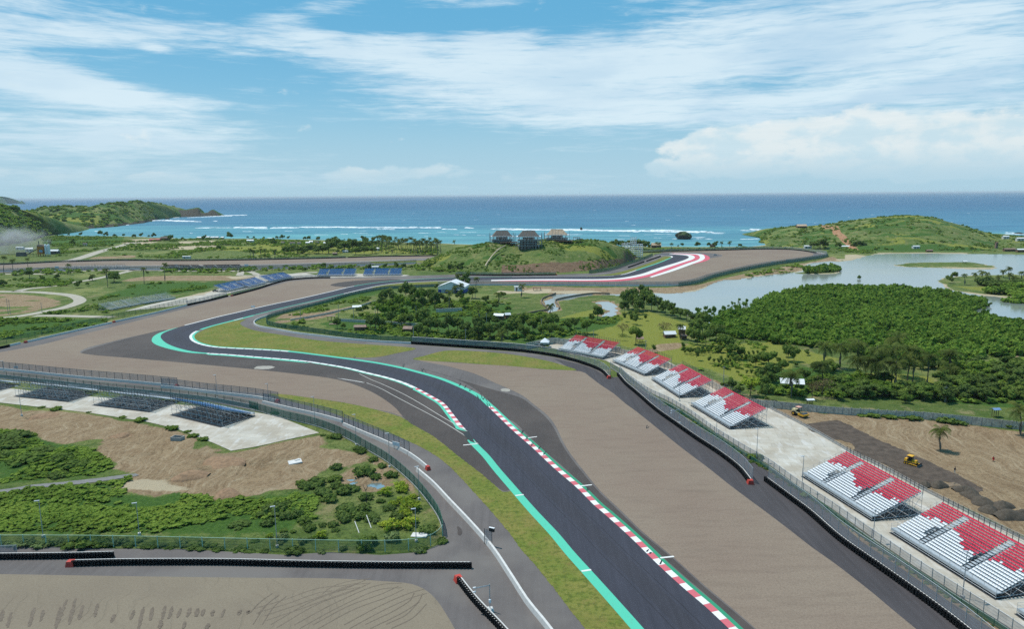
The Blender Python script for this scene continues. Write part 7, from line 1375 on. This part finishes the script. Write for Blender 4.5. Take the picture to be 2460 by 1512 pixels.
for k,(x,y,w,h) in enumerate([(1510,880,130,45),(1640,885,170,60),(1790,885,130,40),(1900,935,210,65),(1960,985,190,60),(2060,1045,240,70),(2120,1120,200,60),(2250,1085,220,65),(2310,1180,270,85),(2440,1180,190,80)]):
    heap(1845+x/4,948+y/4,w/4,h/4,'dark crushed stone heap in the row between the bulldozer track and the nearest stand',M_graypile if k!=2 else plain('brown_stone',lin(140,122,102),.95,.2,1.8),k,HG)
M_dirt=plain('turned_soil',lin(146,118,92),.95,.25,1.2)
for k,(x,y,w,h,l) in enumerate([(1840,790,330,60,'dark mound of turned soil at the right end of the dirt plot'),(440,210,250,26,'low soil mound beside the pit under the dark pole'),(2150,660,420,40,'long yellowish soil bank below the tip of the concrete pad'),(2180,970,280,55,'weedy soil mound beside the tracked dirt'),(1150,400,170,22,'rim of the small excavation in the middle of the dirt plot')]):
    heap(x/4,948+y/4,w/4,h/4,l,M_dirt,20+k)
def block():
    b=P(427,1058); r=tag(empty('concrete_pit',(b[0],b[1],gz(b[0],b[1])),R(-12)),'hollow concrete box standing on the dirt plot','concrete box'); m=MB()
    for c,s in (((0,-.9,.45),(3.2,.2,1.1)),((0,.9,.45),(3.2,.2,1.1)),((-1.5,0,.45),(.2,1.6,1.1)),((1.5,0,.45),(.2,1.6,1.1))): m.box(c,s)
    m.build('box',M_cgrey,r)
block()
def slab(x,y,wd,dp,label,rz,mt=M_cwall,h=.25):
    b=P(x,y); m=MB(); m.box((0,0,h/2),(wd,dp,h),0,0,(.96,.96)); m.box((wd*.2,dp*.25,h+.08),(wd*.4,dp*.3,.14),.3); o=m.build('slab',mt,None,(b[0],b[1],gz(b[0],b[1]))); o.rotation_euler=(R(2),R(-3),rz); tag(o,label,'slab')
slab(709,1112,3.4,2.6,'white broken slab lying on the dirt',R(25)); slab(1008,1290,3.4,1.8,'flat pale rocks in the corner of the bushy plot',R(-10)); slab(1000,1092+140,.1,.1,'small pale debris beside the green fence',0) if False else None
for x,y,x2,y2,l in ((1058,1280,0,0,''),): pass
def stick(p0,p1,label):
    a=P(*p0); b=P(*p1); m=MB(); m.tube([(0,0,.05),(b[0]-a[0],b[1]-a[1],.9)],.09,5); o=m.build('plank',M_cwall,None,(a[0],a[1],gz(a[0],a[1]))); tag(o,label,'plank')
stick((892,1272),(881,1250),'pale plank leaning in the grass of the bushy plot, upper one'); stick((863,1286),(853,1267),'pale plank leaning in the grass of the bushy plot, lower one')
def deadtree():
    b=P(881,1208); r=tag(empty('dead_tree',(b[0],b[1],0)),'thin bare dead tree standing in the bushy plot','tree'); m=MB(); m.tube([(0,0,0),(.1,0,1.5),(-.1,0,2.8),(.3,.1,3.6),(0,.1,4.4)],[.16,.13,.10,.07,.03],6); m.tube([(-.1,0,2.8),(-.5,0,3.6),(-.6,.1,4.2)],[.07,.05,.02],5); m.build('trunk',M_bark,r)
deadtree()
tag(link('buoy_tree',vr.choice(BU['dark']),None,(P(2064,670)[0],P(2064,670)[1],-.3),0,(2.2,2.2,5.)),'tiny dark mangrove shoot standing alone in the open lagoon','shoot')
# beach stairs and pipe on the central hill
def pipe():
    pts=[(1166,641),(1170,634),(1180,620),(1190,608),(1202,598),(1214,592)]; V=[]
    m=MB(); o=PY(1166,641,640)
    q=[(p[0]-o[0],p[1]-o[1],p[2]-o[2]+.8) for p in (PY(x,y,Y) for (x,y),Y in zip(pts,(633,641,655,666,676,683)))]
    m.tube(q,.55,5); tag(m.build('pipe',plain('pale_pipe',lin(214,190,160),.7),None,o),'pale pipe laid down the left flank of the central hill','pipe')
pipe()
# dust drifting from the plant
def dust():
    b=P(36,612); m=bmesh.new(); bmesh.ops.create_icosphere(m,subdivisions=3,radius=1); me=bpy.data.meshes.new('dust'); m.to_mesh(me); m.free()
    def f(N):
        pass
    mt=bpy.data.materials.new('dust_volume'); mt.use_nodes=True; N=NT(mt.node_tree); o=N.new('ShaderNodeOutputMaterial'); v=N.new('ShaderNodeVolumePrincipled'); tc=N.new('ShaderNodeTexCoord').outputs['Object']; ln=N.new('ShaderNodeVectorMath',operation='LENGTH'); N.put(ln.inputs[0],tc)
    n=N.noise(N.mapg(tc,(0,0,0),(0,0,0),(3,3,2)),1,4,.6); dn=N.m('MULTIPLY',N.mr(N.m('SUBTRACT',n,N.m('MULTIPLY',ln.outputs['Value'],.42)),.12,.42),.045); N.put(v.inputs['Density'],dn); N.put(v.inputs['Color'],(.86,.86,.84)); v.inputs['Anisotropy'].default_value=.2
    N.l.new(v.outputs[0],o.inputs['Volume']); me.materials.append(mt); tag(link('dust_cloud',me,None,(b[0]-10,b[1]+10,17),R(4),(52,26,22)),'pale dust cloud drifting left of the asphalt plant','dust',kind='stuff')
dust()

# ------------------------------------------------------------ air
def haze():
    m=MB(); m.box((0,34500,33.),(130000,72000,92.)); mt=bpy.data.materials.new('haze_air'); mt.use_nodes=True; N=NT(mt.node_tree); o=N.new('ShaderNodeOutputMaterial'); v=N.new('ShaderNodeVolumePrincipled'); v.inputs['Color'].default_value=(.80,.88,.95,1); v.inputs['Density'].default_value=HAZE; N.l.new(v.outputs[0],o.inputs['Volume'])
    tag(m.build('haze',mt),'thin pale sea haze over the whole bay','haze',kind='stuff')
HAZE=3e-5
haze()
